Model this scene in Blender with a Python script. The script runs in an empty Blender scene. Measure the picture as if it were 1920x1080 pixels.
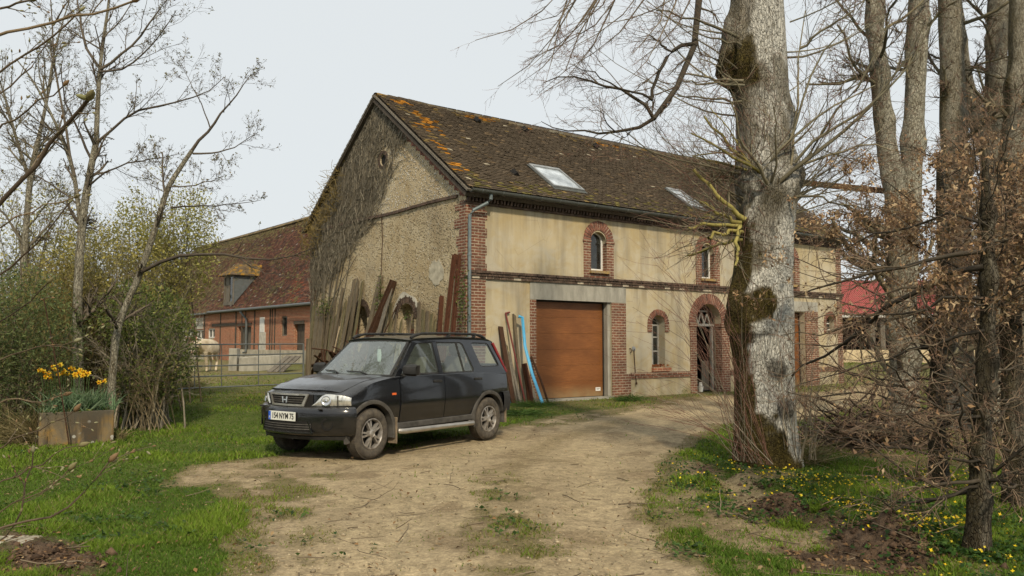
import bpy, bmesh, math, random
import numpy as np
from mathutils import Vector, Matrix

random.seed(7)
RNG = np.random.default_rng(7)
SC = bpy.context.scene
COL = SC.collection
PI = math.pi
V = lambda *a: np.array(a, float)

# ------------------------------------------------------------------ camera model
FPX = 1480.0; PITCH = math.atan(103/1480.0); EYE = 1.55
_c, _s = math.cos(PITCH), math.sin(PITCH)
ORI = V(0, 0, EYE)
def ray(u, v):
    a = (u-960)/FPX; b = (540-v)/FPX
    return V(a, _c-b*_s, _s+b*_c)
def on_plane(u, v, P0, n):
    r = ray(u, v); return ORI + r*(np.dot(P0-ORI, n)/np.dot(r, n))
def at(u, v, Y):
    r = ray(u, v); return ORI + r*(Y/r[1])

def norm(a):
    a = np.asarray(a, float); return a/(np.linalg.norm(a)+1e-12)
def lin(h):
    h = h.lstrip('#'); r = []
    for i in (0, 2, 4):
        x = int(h[i:i+2], 16)/255
        r.append(x/12.92 if x < .04045 else ((x+.055)/1.055)**2.4)
    return tuple(r)
def sstep(x, a=0, b=1):
    t = np.clip((x-a)/(b-a), 0, 1); return t*t*(3-2*t)
def _h(ix, iy, k):
    n = (ix.astype(np.int64)*374761393 + iy.astype(np.int64)*668265263 + k*974711) & 0x7fffffff
    n = ((n ^ (n >> 13))*1274126177) & 0x7fffffff
    return ((n ^ (n >> 16)) & 0xffff)/65535.0
def vnoise(x, y, k=0):
    x = np.asarray(x, float); y = np.asarray(y, float)
    ix = np.floor(x); iy = np.floor(y); fx = x-ix; fy = y-iy
    fx = fx*fx*(3-2*fx); fy = fy*fy*(3-2*fy)
    a = _h(ix, iy, k); b = _h(ix+1, iy, k); c = _h(ix, iy+1, k); d = _h(ix+1, iy+1, k)
    return (a+(b-a)*fx)*(1-fy) + (c+(d-c)*fx)*fy
def fbm(x, y, k=0, o=4):
    s = 0; w = .5
    for i in range(o):
        s = s + w*vnoise(np.asarray(x)*2**i, np.asarray(y)*2**i, k+i*17); w *= .5
    return s/(1-.5**o)

# ------------------------------------------------------------------ object helpers
W = {}
def tag(o, label=None, cat=None, group=None, kind=None):
    if label: o['label'] = label
    if cat: o['category'] = cat
    if group: o['group'] = group
    if kind: o['kind'] = kind
    return o
def thing(name, label, cat, loc=(0, 0, 0), rz=0, group=None):
    o = bpy.data.objects.new(name, None); COL.objects.link(o)
    o.location = tuple(float(x) for x in loc); o.rotation_euler = (0, 0, rz)
    o.empty_display_size = .2
    W[o.name] = Matrix.Translation(Vector(o.location)) @ Matrix.Rotation(rz, 4, 'Z')
    return tag(o, label, cat, group)
def link(name, me, mat, parent=None, local=False, base=None):
    """link mesh (built in world space unless local) as an object; its origin sits at its base"""
    o = bpy.data.objects.new(name, me); COL.objects.link(o)
    if mat is not None:
        for m in (mat if isinstance(mat, (list, tuple)) else [mat]): me.materials.append(m)
    if parent is not None:
        o.parent = parent; W[o.name] = W[parent.name]
        if not local: me.transform(W[parent.name].inverted())
    else:
        if base is None:
            n = len(me.vertices); co = np.empty(n*3); me.vertices.foreach_get('co', co); co = co.reshape(-1, 3)
            lo = co.min(0); hi = co.max(0); base = V((lo[0]+hi[0])/2, (lo[1]+hi[1])/2, lo[2])
        me.transform(Matrix.Translation(Vector([-float(x) for x in base])))
        o.location = [float(x) for x in base]; W[o.name] = Matrix.Translation(Vector(o.location))
    return o
def box_uv(me):
    n = len(me.polygons)
    if n == 0: return
    nl = len(me.loops); nv = len(me.vertices)
    co = np.empty(nv*3); me.vertices.foreach_get('co', co); co = co.reshape(-1, 3)
    li = np.empty(nl, np.int32); me.loops.foreach_get('vertex_index', li)
    nn = np.empty(n*3); me.polygons.foreach_get('normal', nn); nn = nn.reshape(-1, 3)
    lt = np.empty(n, np.int32); me.polygons.foreach_get('loop_total', lt)
    pf = np.repeat(np.arange(n), lt)
    P = co[li]; N = nn[pf]
    flat = np.abs(N[:, 2]) > .8
    T = np.stack([-N[:, 1], N[:, 0], 0*N[:, 0]], 1); T /= np.linalg.norm(T, axis=1)[:, None]+1e-9
    # 3-deg quantised tangent keeps neighbours aligned
    u = np.where(flat, P[:, 0]*.81+P[:, 1]*.586, (P*T).sum(1))
    v = np.where(flat, -P[:, 0]*.586+P[:, 1]*.81, P[:, 2])
    uv = me.uv_layers.new(name='UVMap') if not me.uv_layers else me.uv_layers[0]
    uv.data.foreach_set('uv', np.stack([u, v], 1).astype(np.float32).ravel())

class MB:
    def __init__(s): s.v = []; s.f = []; s.c = []
    def add(s, vs, fs, col=None):
        o = len(s.v); s.v += [tuple(float(a) for a in p) for p in vs]
        s.f += [tuple(i+o for i in f) for f in fs]
        if col is not None: s.c += [col]*len(vs)
        return s
    def obox(s, o, ax, ay, az, col=None):
        o, ax, ay, az = map(lambda q: np.asarray(q, float), (o, ax, ay, az))
        vs = [o, o+ax, o+ax+ay, o+ay, o+az, o+ax+az, o+ax+ay+az, o+ay+az]
        fs = [(0, 3, 2, 1), (4, 5, 6, 7), (0, 1, 5, 4), (1, 2, 6, 5), (2, 3, 7, 6), (3, 0, 4, 7)]
        if np.dot(np.cross(ax, ay), az) < 0: fs = [f[::-1] for f in fs]
        return s.add(vs, fs, col)
    def box(s, c, size, col=None):
        c = np.asarray(c, float); sz = np.asarray(size, float)
        return s.obox(c-sz/2, (sz[0], 0, 0), (0, sz[1], 0), (0, 0, sz[2]), col)
    def bar(s, p, q, w, h, up=(0, 0, 1), col=None):
        p = np.asarray(p, float); q = np.asarray(q, float); d = norm(q-p)
        x = norm(np.cross(d, up)); y = np.cross(x, d)
        return s.obox(p-x*w/2-y*h/2, x*w, y*h, q-p, col)
    def tube(s, pts, r, n=8, cap=True, col=None):
        pts = [np.asarray(p, float) for p in pts]; K = len(pts)
        rr = r if hasattr(r, '__len__') else [r]*K
        vs = []; up = V(.31, .17, .93)
        for i, p in enumerate(pts):
            d = norm(pts[min(i+1, K-1)]-pts[max(i-1, 0)])
            x = norm(np.cross(d, up if abs(np.dot(d, up)) < .95 else V(1, 0, 0))); y = np.cross(d, x)
            for k in range(n):
                a = 2*PI*k/n; vs.append(p+rr[i]*(x*math.cos(a)+y*math.sin(a)))
        fs = [(i*n+k, i*n+(k+1) % n, (i+1)*n+(k+1) % n, (i+1)*n+k) for i in range(K-1) for k in range(n)]
        if cap: fs += [tuple(range(n))[::-1], tuple(range((K-1)*n, K*n))]
        return s.add(vs, fs, col)
    def prism(s, poly, ext, col=None):
        poly = [np.asarray(p, float) for p in poly]; e = np.asarray(ext, float); n = len(poly)
        vs = poly+[p+e for p in poly]
        fs = [tuple(range(n))[::-1], tuple(range(n, 2*n))]+[(i, (i+1) % n, n+(i+1) % n, n+i) for i in range(n)]
        nn = sum(np.cross(poly[i]-poly[0], poly[(i+1) % n]-poly[0]) for i in range(n))
        if np.dot(nn, e) < 0: fs = [f[::-1] for f in fs]
        return s.add(vs, fs, col)
    def lathe(s, prof, o, ax, n=24, col=None, e1=None, span=2*PI):
        o = np.asarray(o, float); ax = norm(ax)
        x = norm(np.cross(ax, V(.3, .2, .93) if e1 is None else e1)) if e1 is None else norm(e1)
        y = np.cross(ax, x); m = len(prof); full = span > 6.2; cnt = n if full else n+1
        vs = [o+ax*h+r*(x*math.cos(span*k/n)+y*math.sin(span*k/n)) for k in range(cnt) for r, h in prof]
        fs = [(k*m+j, ((k+1) % cnt)*m+j, ((k+1) % cnt)*m+j+1, k*m+j+1) for k in range(n) for j in range(m-1)]
        return s.add(vs, fs, col)
    def grid(s, G, col=None, close=False):
        G = np.asarray(G, float); a, b = G.shape[:2]
        fs = [(i*b+j, i*b+(j+1) % b, (i+1)*b+(j+1) % b, (i+1)*b+j) for i in range(a-1) for j in range(b if close else b-1)]
        return s.add(G.reshape(-1, 3), fs, col)
    def mesh(s, name='m', recalc=True):
        me = bpy.data.meshes.new(name); me.from_pydata(s.v, [], s.f)
        if recalc:
            bm = bmesh.new(); bm.from_mesh(me); bmesh.ops.recalc_face_normals(bm, faces=bm.faces); bm.to_mesh(me); bm.free()
        if s.c and len(s.c) == len(s.v):
            at_ = me.color_attributes.new('col', 'FLOAT_COLOR', 'POINT')
            at_.data.foreach_set('color', np.array([tuple(c)[:3]+(1,) for c in s.c], np.float32).ravel())
        return me
    def build(s, name, mat, parent=None, smooth=False, bevel=0, local=False, uv=True, subsurf=0, recalc=True, solid=0):
        me = s.mesh(name, recalc)
        if bevel or subsurf or solid:
            o = bpy.data.objects.new('tmp', me); COL.objects.link(o)
            if solid:
                m = o.modifiers.new('s', 'SOLIDIFY'); m.thickness = solid; m.offset = 0
            if subsurf:
                m = o.modifiers.new('u', 'SUBSURF'); m.levels = subsurf; m.render_levels = subsurf
            if bevel:
                m = o.modifiers.new('b', 'BEVEL'); m.width = bevel; m.segments = 2; m.limit_method = 'ANGLE'; m.angle_limit = .6
            me = bake(o); me.name = name
        if uv: box_uv(me)
        if smooth: shade(me, smooth)
        return link(name, me, mat, parent, local)
def shade(me, smooth):
    me.polygons.foreach_set('use_smooth', [True]*len(me.polygons))
    if smooth is not True:
        try: me.set_sharp_from_angle(angle=smooth)
        except Exception: pass
def bake(o):
    dg = bpy.context.evaluated_depsgraph_get(); dg.update()
    me = bpy.data.meshes.new_from_object(o.evaluated_get(dg))
    bpy.data.objects.remove(o, do_unlink=True); return me
def boolean(mb, cutters):
    """mb minus each MB in cutters; returns a mesh"""
    o = bpy.data.objects.new('tmpA', mb.mesh() if isinstance(mb, MB) else mb); COL.objects.link(o); cs = []
    for k in cutters:
        c = bpy.data.objects.new('tmpC', k.mesh()); COL.objects.link(c); cs.append(c)
        m = o.modifiers.new('b', 'BOOLEAN'); m.operation = 'DIFFERENCE'; m.solver = 'EXACT'; m.object = c
    me = bake(o)
    for c in cs: bpy.data.objects.remove(c, do_unlink=True)
    return me
def np_mesh(name, VV, FF, col=None, smooth=False):
    """VV (N,3), FF (M,k) -> mesh ; col (N,3)"""
    me = bpy.data.meshes.new(name); VV = np.asarray(VV, np.float32); FF = np.asarray(FF, np.int32)
    M_, k = FF.shape
    me.vertices.add(len(VV)); me.vertices.foreach_set('co', VV.ravel())
    me.loops.add(M_*k); me.loops.foreach_set('vertex_index', FF.ravel())
    me.polygons.add(M_); me.polygons.foreach_set('loop_start', np.arange(0, M_*k, k, dtype=np.int32))
    try: me.polygons.foreach_set('loop_total', np.full(M_, k, np.int32))
    except Exception: pass
    if smooth: me.polygons.foreach_set('use_smooth', np.ones(M_, bool))
    me.update(calc_edges=True)
    if col is not None:
        a = me.color_attributes.new('col', 'FLOAT_COLOR', 'POINT')
        a.data.foreach_set('color', np.concatenate([col, np.ones((len(VV), 1))], 1).astype(np.float32).ravel())
    return me
def merge_np(parts):
    vs = []; fs = []; o = 0
    for v, f in parts: vs.append(v); fs.append(f+o); o += len(v)
    return np.concatenate(vs), np.concatenate(fs)

# ------------------------------------------------------------------ materials
class NT:
    def __init__(s, name):
        s.m = bpy.data.materials.new(name); s.m.use_nodes = True; s.t = s.m.node_tree
        s.b = s.t.nodes['Principled BSDF']; s.out = s.t.nodes['Material Output']
        s.uvn = None; s.ob = None
    def n(s, typ, **kw):
        x = s.t.nodes.new(typ)
        for k, v in kw.items(): setattr(x, k, v)
        return x
    def l(s, a, b): s.t.links.new(a, b); return s
    def put(s, inp, val):
        if hasattr(val, 'is_output'): s.t.links.new(val, inp)
        elif isinstance(val, (tuple, list)) and len(val) == 3 and inp.type == 'RGBA': inp.default_value = (*val, 1)
        else: inp.default_value = val
    def uv(s, sx=1, sy=1, sz=1, kind='UV'):
        if s.uvn is None: s.uvn = s.n('ShaderNodeTexCoord')
        o = s.uvn.outputs[kind]
        if (sx, sy, sz) == (1, 1, 1): return o
        mp = s.n('ShaderNodeMapping'); s.l(o, mp.inputs['Vector']); mp.inputs['Scale'].default_value = (sx, sy, sz)
        return mp.outputs[0]
    def noise(s, scale, detail=4, rough=.55, vec=None, dist=0):
        x = s.n('ShaderNodeTexNoise'); s.put(x.inputs['Scale'], scale); s.put(x.inputs['Detail'], detail)
        s.put(x.inputs['Roughness'], rough); s.put(x.inputs['Distortion'], dist)
        s.l(vec if vec is not None else s.uv(kind='Object'), x.inputs['Vector']); return x.outputs['Fac']
    def vor(s, scale, vec=None, feature='F1', out='Distance', rnd=1):
        x = s.n('ShaderNodeTexVoronoi', feature=feature); s.put(x.inputs['Scale'], scale); s.put(x.inputs['Randomness'], rnd)
        s.l(vec if vec is not None else s.uv(kind='Object'), x.inputs['Vector']); return x.outputs[out]
    def ramp(s, fac, stops, interp='LINEAR'):
        x = s.n('ShaderNodeValToRGB'); x.color_ramp.interpolation = interp; e = x.color_ramp.elements
        while len(e) > 1: e.remove(e[-1])
        for i, (p, c) in enumerate(stops):
            q = e[0] if i == 0 else e.new(p)
            q.position = p; q.color = (*c, 1) if isinstance(c, (tuple, list)) else (c, c, c, 1)
        s.put(x.inputs[0], fac); return x.outputs[0]
    def mix(s, fac, a, b, mode='MIX'):
        x = s.n('ShaderNodeMixRGB', blend_type=mode); s.put(x.inputs[0], fac); s.put(x.inputs[1], a); s.put(x.inputs[2], b)
        return x.outputs[0]
    def math(s, op, a, b=0.5):
        x = s.n('ShaderNodeMath', operation=op); s.put(x.inputs[0], a); s.put(x.inputs[1], b); return x.outputs[0]
    def attr(s, name='col'):
        x = s.n('ShaderNodeVertexColor'); x.layer_name = name; return x.outputs[0]
    def sep(s, c, i):
        x = s.n('ShaderNodeSeparateXYZ'); s.l(c, x.inputs[0]); return x.outputs[i]
    def bump(s, h, strength=.5, dist=.02):
        x = s.n('ShaderNodeBump'); s.put(x.inputs['Strength'], strength); s.put(x.inputs['Distance'], dist)
        s.put(x.inputs['Height'], h); s.l(x.outputs[0], s.b.inputs['Normal']); return s
    def fin(s, color, rough=.8, metal=0, spec=None):
        s.put(s.b.inputs['Base Color'], color); s.put(s.b.inputs['Roughness'], rough); s.put(s.b.inputs['Metallic'], metal)
        if spec is not None: s.put(s.b.inputs['Specular IOR Level'], spec)
        return s.m
def simple(name, c, rough=.7, var=.25, scale=6, metal=0, bump=0, bscale=40, c2=None, kind='Object', stretch=(1, 1, 1), spec=.3):
    t = NT(name); vec = t.uv(*stretch, kind=kind)
    nz = t.noise(scale, 5, .6, vec)
    lo = tuple(x*(1-var) for x in c) if c2 is None else c2
    hi = tuple(min(1, x*(1+var)) for x in c)
    col = t.ramp(nz, [(.3, lo), (.7, hi)])
    if bump: t.bump(t.noise(bscale, 4, .6, vec), bump, .01)
    return t.fin(col, rough, metal, spec)
MAT = {}
# ------------------------------------------------------------------ material library
def m_brick(name, c1, c2, mortar, w=.225, h=.075, ms=.011, soot=.5, worn=None):
    t = NT(name); uv = t.uv(); 
    wob = t.n('ShaderNodeVectorMath', operation='ADD'); nz = t.n('ShaderNodeTexNoise'); t.put(nz.inputs['Scale'], 9); t.l(uv, nz.inputs['Vector'])
    sc = t.n('ShaderNodeVectorMath', operation='SCALE'); t.l(nz.outputs['Color'], sc.inputs[0]); sc.inputs['Scale'].default_value = .02
    t.l(uv, wob.inputs[0]); t.l(sc.outputs[0], wob.inputs[1])
    br = t.n('ShaderNodeTexBrick'); t.l(wob.outputs[0], br.inputs['Vector'])
    for k, v in (('Scale', 1), ('Brick Width', w), ('Row Height', h), ('Mortar Size', ms), ('Mortar Smooth', .3), ('Bias', -.1)): t.put(br.inputs[k], v)
    t.put(br.inputs['Color1'], c1); t.put(br.inputs['Color2'], c2); t.put(br.inputs['Mortar'], mortar)
    col = t.mix(t.ramp(t.noise(14, 3, .6, uv), [(.35, 0), (.7, .55)]), br.outputs['Color'], tuple(x*.55 for x in c1))
    col = t.mix(t.ramp(t.noise(1.3, 5, .65, uv), [(.45, 0), (.75, soot)]), col, (.05, .042, .036))
    col = t.mix(t.ramp(t.noise(2.3, 5, .7, uv, 1.5), [(.54, 0), (.74, .25)]), col, mortar)
    hgt = t.math('SUBTRACT', t.math('MULTIPLY', t.noise(40, 3, .6, uv), .35), br.outputs['Fac'])
    t.bump(hgt, .9, .012)
    return t.fin(col, .9, 0, .15)
MAT['brick_old'] = m_brick('brick_old', (.25, .10, .06), (.135, .062, .043), (.42, .345, .25), ms=.014, soot=.6)
MAT['brick_red'] = m_brick('brick_red', (.43, .145, .075), (.26, .085, .05), (.47, .35, .23), ms=.014, soot=.3)
MAT['brick_arch'] = simple('brick_arch', (.20, .088, .058), .9, .5, 9, bump=.5, c2=(.07, .038, .032), spec=.15)
MAT['brick_dark'] = simple('brick_dark', (.10, .068, .05), .9, .5, 8, bump=.5, c2=(.035, .027, .022), spec=.15)
MAT['mortar'] = simple('mortar', (.42, .36, .27), .95, .3, 12, bump=.4)

def m_plaster():
    t = NT('plaster'); uv = t.uv()
    big = t.noise(.55, 6, .6, uv, .6); mid = t.noise(2.2, 6, .65, uv, .8)
    col = t.ramp(big, [(.3, (.36, .285, .16)), (.5, (.42, .345, .21)), (.7, (.47, .40, .27))])
    col = t.mix(t.ramp(mid, [(.40, 0), (.66, .7)]), col, (.47, .43, .34))
    st = t.noise(1.0, 5, .6, t.uv(2.6, .28, 1))       # vertical run-off streaks
    col = t.mix(t.ramp(st, [(.47, 0), (.70, .7)]), col, (.22, .195, .15))
    z = t.sep(uv, 1)
    col = t.mix(t.math('MULTIPLY', t.ramp(z, [(0, 0), (1, 0)]), 1), col, col)
    # damp, mossy foot and a yellower band under the eaves
    mr = t.n('ShaderNodeMapRange'); t.l(z, mr.inputs[0]); mr.inputs[1].default_value = .7; mr.inputs[2].default_value = .0
    foot = t.math('MULTIPLY', mr.outputs[0], t.ramp(t.noise(3, 4, .6, uv), [(.35, 0), (.65, 1)]))
    col = t.mix(t.math('MULTIPLY', foot, .6), col, (.20, .17, .06))
    mr2 = t.n('ShaderNodeMapRange'); t.l(z, mr2.inputs[0]); mr2.inputs[1].default_value = 4.1; mr2.inputs[2].default_value = 5.1
    col = t.mix(t.math('MULTIPLY', mr2.outputs[0], t.ramp(t.noise(.8, 4, .6, uv), [(.4, .1), (.6, .6)])), col, (.40, .29, .11))
    # dark run-off hanging below the string course and the eaves
    run = t.noise(1.0, 4, .6, t.uv(5.5, .12, 1))
    for a_, b_ in ((2.35, 3.2), (4.3, 5.1)):
        m3 = t.n('ShaderNodeMapRange'); t.l(z, m3.inputs[0]); m3.inputs[1].default_value = a_; m3.inputs[2].default_value = b_
        cut = t.math('LESS_THAN', z, b_+.05)
        col = t.mix(t.math('MULTIPLY', t.math('MULTIPLY', m3.outputs[0], cut), t.ramp(run, [(.46, 0), (.66, .6)])), col, (.15, .125, .085))
    # hairline cracks and grey cement patches
    cr = t.vor(1.3, t.uv(1, .8, 1), 'DISTANCE_TO_EDGE')
    col = t.mix(t.math('MULTIPLY', t.ramp(cr, [(0, .45), (.008, 0)]), t.ramp(t.noise(.9, 3, .5, uv), [(.5, 0), (.6, 1)])), col, (.13, .11, .08))
    col = t.mix(t.ramp(t.noise(.75, 3, .5, t.uv(1, 1.3, 1), .4), [(.60, 0), (.66, .55)]), col, (.40, .37, .30))
    spk = t.vor(38, uv); col = t.mix(t.ramp(spk, [(.0, .35), (.22, 0)]), col, (.16, .13, .09))
    t.bump(t.noise(45, 5, .7, uv), .35, .01)
    return t.fin(col, .93, 0, .15)
MAT['plaster'] = m_plaster()

def m_flint():
    t = NT('flint_render'); uv = t.uv()
    d = t.vor(17, uv); cell = t.vor(17, uv, out='Color')
    tone = t.sep(cell, 0)
    col = t.ramp(tone, [(0, (.15, .115, .07)), (.4, (.36, .285, .165)), (.75, (.50, .425, .28)), (1, (.70, .65, .54))])
    z = t.sep(uv, 1); mr = t.n('ShaderNodeMapRange'); t.l(z, mr.inputs[0]); mr.inputs[1].default_value = 5.2; mr.inputs[2].default_value = 5.35
    up = t.ramp(tone, [(0, (.14, .125, .10)), (.45, (.46, .42, .34)), (1, (.88, .85, .77))])
    col = t.mix(mr.outputs[0], col, up)
    big = t.noise(.8, 6, .65, uv, 1)
    matrix = t.ramp(big, [(.35, (.38, .29, .165)), (.65, (.52, .435, .29))])
    ed = t.ramp(d, [(.22, 0), (.48, 1)])
    col = t.mix(ed, col, matrix)
    col = t.mix(t.ramp(t.noise(1.6, 5, .7, uv, 1), [(.5, 0), (.7, .75)]), col, matrix)
    col = t.mix(t.ramp(t.noise(.5, 4, .6, t.uv(1.2, .7, 1)), [(.5, 0), (.75, .5)]), col, (.15, .12, .085))
    col = t.mix(t.ramp(t.noise(60, 3, .7, uv), [(.55, 0), (.8, .5)]), col, (.07, .055, .04))
    # a leftover patch of pale lime render
    sx = t.sep(uv, 0)
    h = t.math('ADD', t.math('MULTIPLY', ed, -1.0), t.math('MULTIPLY', t.noise(50, 4, .7, uv), .6))
    t.bump(h, 1.0, .03)
    return t.fin(col, .92, 0, .15)
MAT['flint'] = m_flint()
MAT['lime_patch'] = simple('lime_patch', (.42, .38, .29), .95, .3, 7, bump=.5, bscale=30)
MAT['pale_render'] = simple('pale_render', (.45, .42, .35), .95, .25, 5, bump=.4, bscale=30)
MAT['concrete'] = simple('concrete', (.30, .285, .24), .93, .3, 3, bump=.4, bscale=30, kind='UV', stretch=(1.6, .5, 1))
MAT['stone'] = simple('stone', (.36, .32, .24), .93, .35, 3, bump=.5, bscale=20)

def m_vcol(name, rough=.85, var=.35, scale=12, bump=.0, bscale=60, spec=.2, trans=0, kind='Object'):
    t = NT(name); a = t.attr()
    nz = t.noise(scale, 4, .6)
    col = t.mix(1, a, t.ramp(nz, [(.25, 1-var), (.75, 1+var*.6)]), 'MULTIPLY')
    if bump: t.bump(t.noise(bscale, 4, .6), bump, .01)
    m = t.fin(col, rough, 0, spec)
    if trans:
        tr = t.n('ShaderNodeBsdfTranslucent'); t.l(col, tr.inputs[0]); mx = t.n('ShaderNodeMixShader'); mx.inputs[0].default_value = trans
        t.l(t.b.outputs[0], mx.inputs[1]); t.l(tr.outputs[0], mx.inputs[2]); t.l(mx.outputs[0], t.out.inputs['Surface'])
    return m
MAT['tile'] = m_vcol('clay_tile', .9, .4, 9, .4, 50, .15)
MAT['leaf'] = m_vcol('leaf', .65, .15, 3, 0, 60, .3, .4)
MAT['dry_leaf'] = m_vcol('dry_leaf', .8, .2, 5, 0, 60, .15, .2)
MAT['blade'] = m_vcol('grass_blade', .7, .1, 2, 0, 60, .25, .3)
MAT['twig'] = m_vcol('twig', .85, .3, 8, 0, 60, .15)
MAT['petal'] = m_vcol('petal', .6, .05, 3, 0, 60, .2, .3)
MAT['soil_bits'] = m_vcol('soil_bits', .95, .3, 20, .3, 60, .1)

def m_bark(name, dark, mid, lichen, amt=.5, moss=None):
    """vertex colour r = lichen weight, g = moss weight, b = darkening"""
    t = NT(name); a = t.attr(); r = t.sep(a, 0); g = t.sep(a, 1); b = t.sep(a, 2)
    warp = t.n('ShaderNodeTexNoise'); t.put(warp.inputs['Scale'], 5); t.put(warp.inputs['Detail'], 5); t.l(t.uv(1, 1, .6, 'Object'), warp.inputs['Vector'])
    wv = t.n('ShaderNodeVectorMath', operation='SCALE'); t.l(warp.outputs['Color'], wv.inputs[0]); wv.inputs['Scale'].default_value = .16
    ad = t.n('ShaderNodeVectorMath', operation='ADD'); t.l(t.uv(1, 1, .30, 'Object'), ad.inputs[0]); t.l(wv.outputs[0], ad.inputs[1])
    fis = t.vor(36, ad.outputs[0], 'DISTANCE_TO_EDGE'); n1 = t.noise(9, 6, .7, ad.outputs[0])
    rid = t.noise(26, 5, .75, ad.outputs[0])
    col = t.ramp(n1, [(.3, dark), (.7, mid)])
    ln = t.noise(8.5, 7, .75, t.uv(1, 1, .7, 'Object'), .8); fine = t.noise(60, 4, .75, t.uv(1, 1, .5, 'Object'))
    lw = t.math('ADD', t.math('ADD', t.math('MULTIPLY', ln, .55), t.math('MULTIPLY', fine, .35)), t.math('MULTIPLY', rid, .35))
    lm = t.math('MULTIPLY', t.ramp(lw, [(.66-amt*.19, 0), (.74-amt*.15, 1)]), r)
    lc = t.ramp(t.noise(26, 5, .7), [(.3, tuple(x*.5 for x in lichen)), (.62, lichen)])
    col = t.mix(lm, col, lc)
    col = t.mix(t.ramp(fis, [(.0, .55), (.05, 0)]), col, tuple(x*.55 for x in dark))
    col = t.mix(t.ramp(rid, [(.34, .75), (.46, 0)]), col, tuple(x*.6 for x in dark))
    mm = t.math('MULTIPLY', t.ramp(t.noise(7, 5, .65), [(.3, .8), (.5, 1)]), g)
    mc = t.ramp(t.noise(40, 4, .7), [(.3, (.022, .017, .006)), (.5, (.075, .058, .018)), (.75, (.17, .135, .04))])
    col = t.mix(mm, col, mc)
    col = t.mix(b, col, (.016, .013, .010))
    t.bump(t.math('ADD', t.math('MULTIPLY', t.ramp(fis, [(0, 0), (.12, 1)]), .6), t.math('ADD', t.math('MULTIPLY', rid, 1.0), t.math('MULTIPLY', fine, .5))), 1.0, .03)
    return t.fin(col, .95, 0, .1)
MAT['bark_white'] = m_bark('bark_white', (.105, .085, .058), (.25, .21, .15), (.80, .78, .70), .95)
MAT['bark_grey'] = m_bark('bark_grey', (.12, .10, .068), (.27, .23, .16), (.52, .49, .39), .65)
MAT['bark_dark'] = m_bark('bark_dark', (.075, .06, .045), (.17, .138, .10), (.34, .32, .25), .5)

def m_wood(name, c1, c2, dark=.5, along=(14, 14, .6), rough=.9):
    t = NT(name); vec = t.uv(*along, kind='Object')
    col = t.ramp(t.noise(2, 6, .7, vec, .5), [(.3, c1), (.7, c2)])
    col = t.mix(t.ramp(t.noise(1.4, 4, .6), [(.5, 0), (.75, dark)]), col, tuple(x*.35 for x in c1))
    t.bump(t.noise(6, 5, .7, vec), .7, .01)
    return t.fin(col, rough, 0, .15)
MAT['wood_old'] = m_wood('wood_old', (.075, .058, .038), (.185, .15, .10))
MAT['wood_grey'] = m_wood('wood_grey', (.085, .073, .058), (.22, .195, .155))
MAT['wood_moss'] = m_wood('wood_moss', (.07, .06, .03), (.18, .155, .085))
MAT['timber'] = m_wood('timber', (.045, .036, .028), (.13, .105, .08))
MAT['bare_wood'] = m_wood('bare_wood', (.26, .20, .125), (.40, .33, .23), .3)
MAT['beam_brown'] = m_wood('beam_brown', (.065, .036, .018), (.12, .068, .034), .5, (.6, .6, 14))

def m_rust(name, c1, c2):
    t = NT(name); col = t.ramp(t.noise(9, 6, .7), [(.3, c1), (.52, c2), (.75, tuple(x*.5 for x in c1))])
    t.bump(t.noise(40, 5, .7), .5, .008); return t.fin(col, .85, .2, .2)
MAT['rust'] = m_rust('rust', (.05, .022, .014), (.10, .040, .022))
MAT['faded_white'] = simple('faded_white', (.30, .29, .26), .8, .3, 8)
MAT['rust_dark'] = m_rust('rust_dark', (.035, .022, .016), (.075, .038, .022))
MAT['zinc'] = simple('zinc', (.18, .215, .22), .55, .18, 5, .35, spec=.4, c2=(.11, .135, .14))
MAT['gutter_dark'] = simple('gutter_dark', (.085, .09, .082), .6, .25, 4, .2, spec=.35)
MAT['slate'] = simple('slate', (.095, .105, .105), .7, .2, 6)
MAT['galv'] = simple('galvanised', (.15, .16, .155), .5, .2, 8, .5)
MAT['lead'] = simple('lead', (.26, .27, .27), .6, .2, 6, .3)
MAT['white_paint'] = simple('white_paint', (.62, .61, .56), .6, .12, 6)
MAT['white_frame'] = simple('white_frame', (.72, .71, .67), .5, .08, 6)
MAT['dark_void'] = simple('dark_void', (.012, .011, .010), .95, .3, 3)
MAT['dark_inside'] = simple('dark_inside', (.03, .027, .023), .95, .3, 3)
MAT['blue_plastic'] = simple('blue_plastic', (.06, .33, .56), .5, .12, 6, spec=.5)
MAT['red_metal'] = simple('red_metal', (.15, .036, .03), .65, .3, 9)
MAT['terracotta'] = simple('terracotta', (.30, .115, .055), .9, .3, 9, bump=.3)

def m_garage():
    t = NT('garage_wood'); uv = t.uv()
    g = t.noise(3, 7, .7, t.uv(1.2, 26, 1), .8)
    col = t.ramp(g, [(.3, (.135, .048, .013)), (.5, (.21, .078, .021)), (.75, (.30, .12, .036))])
    col = t.mix(t.ramp(t.noise(1.1, 4, .6, t.uv(.8, 1.6, 1), .6), [(.38, .5), (.62, 0)]), col, (.11, .038, .010))
    z = t.sep(uv, 1); mr = t.n('ShaderNodeMapRange'); t.l(z, mr.inputs[0]); mr.inputs[1].default_value = .42; mr.inputs[2].default_value = .02
    col = t.mix(t.math('MULTIPLY', mr.outputs[0], t.ramp(t.noise(2.5, 4, .6, uv), [(.3, .3), (.7, .9)])), col, (.26, .20, .10))
    t.bump(g, .15, .004)
    return t.fin(col, .55, 0, .35)
MAT['garage'] = m_garage()

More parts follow.
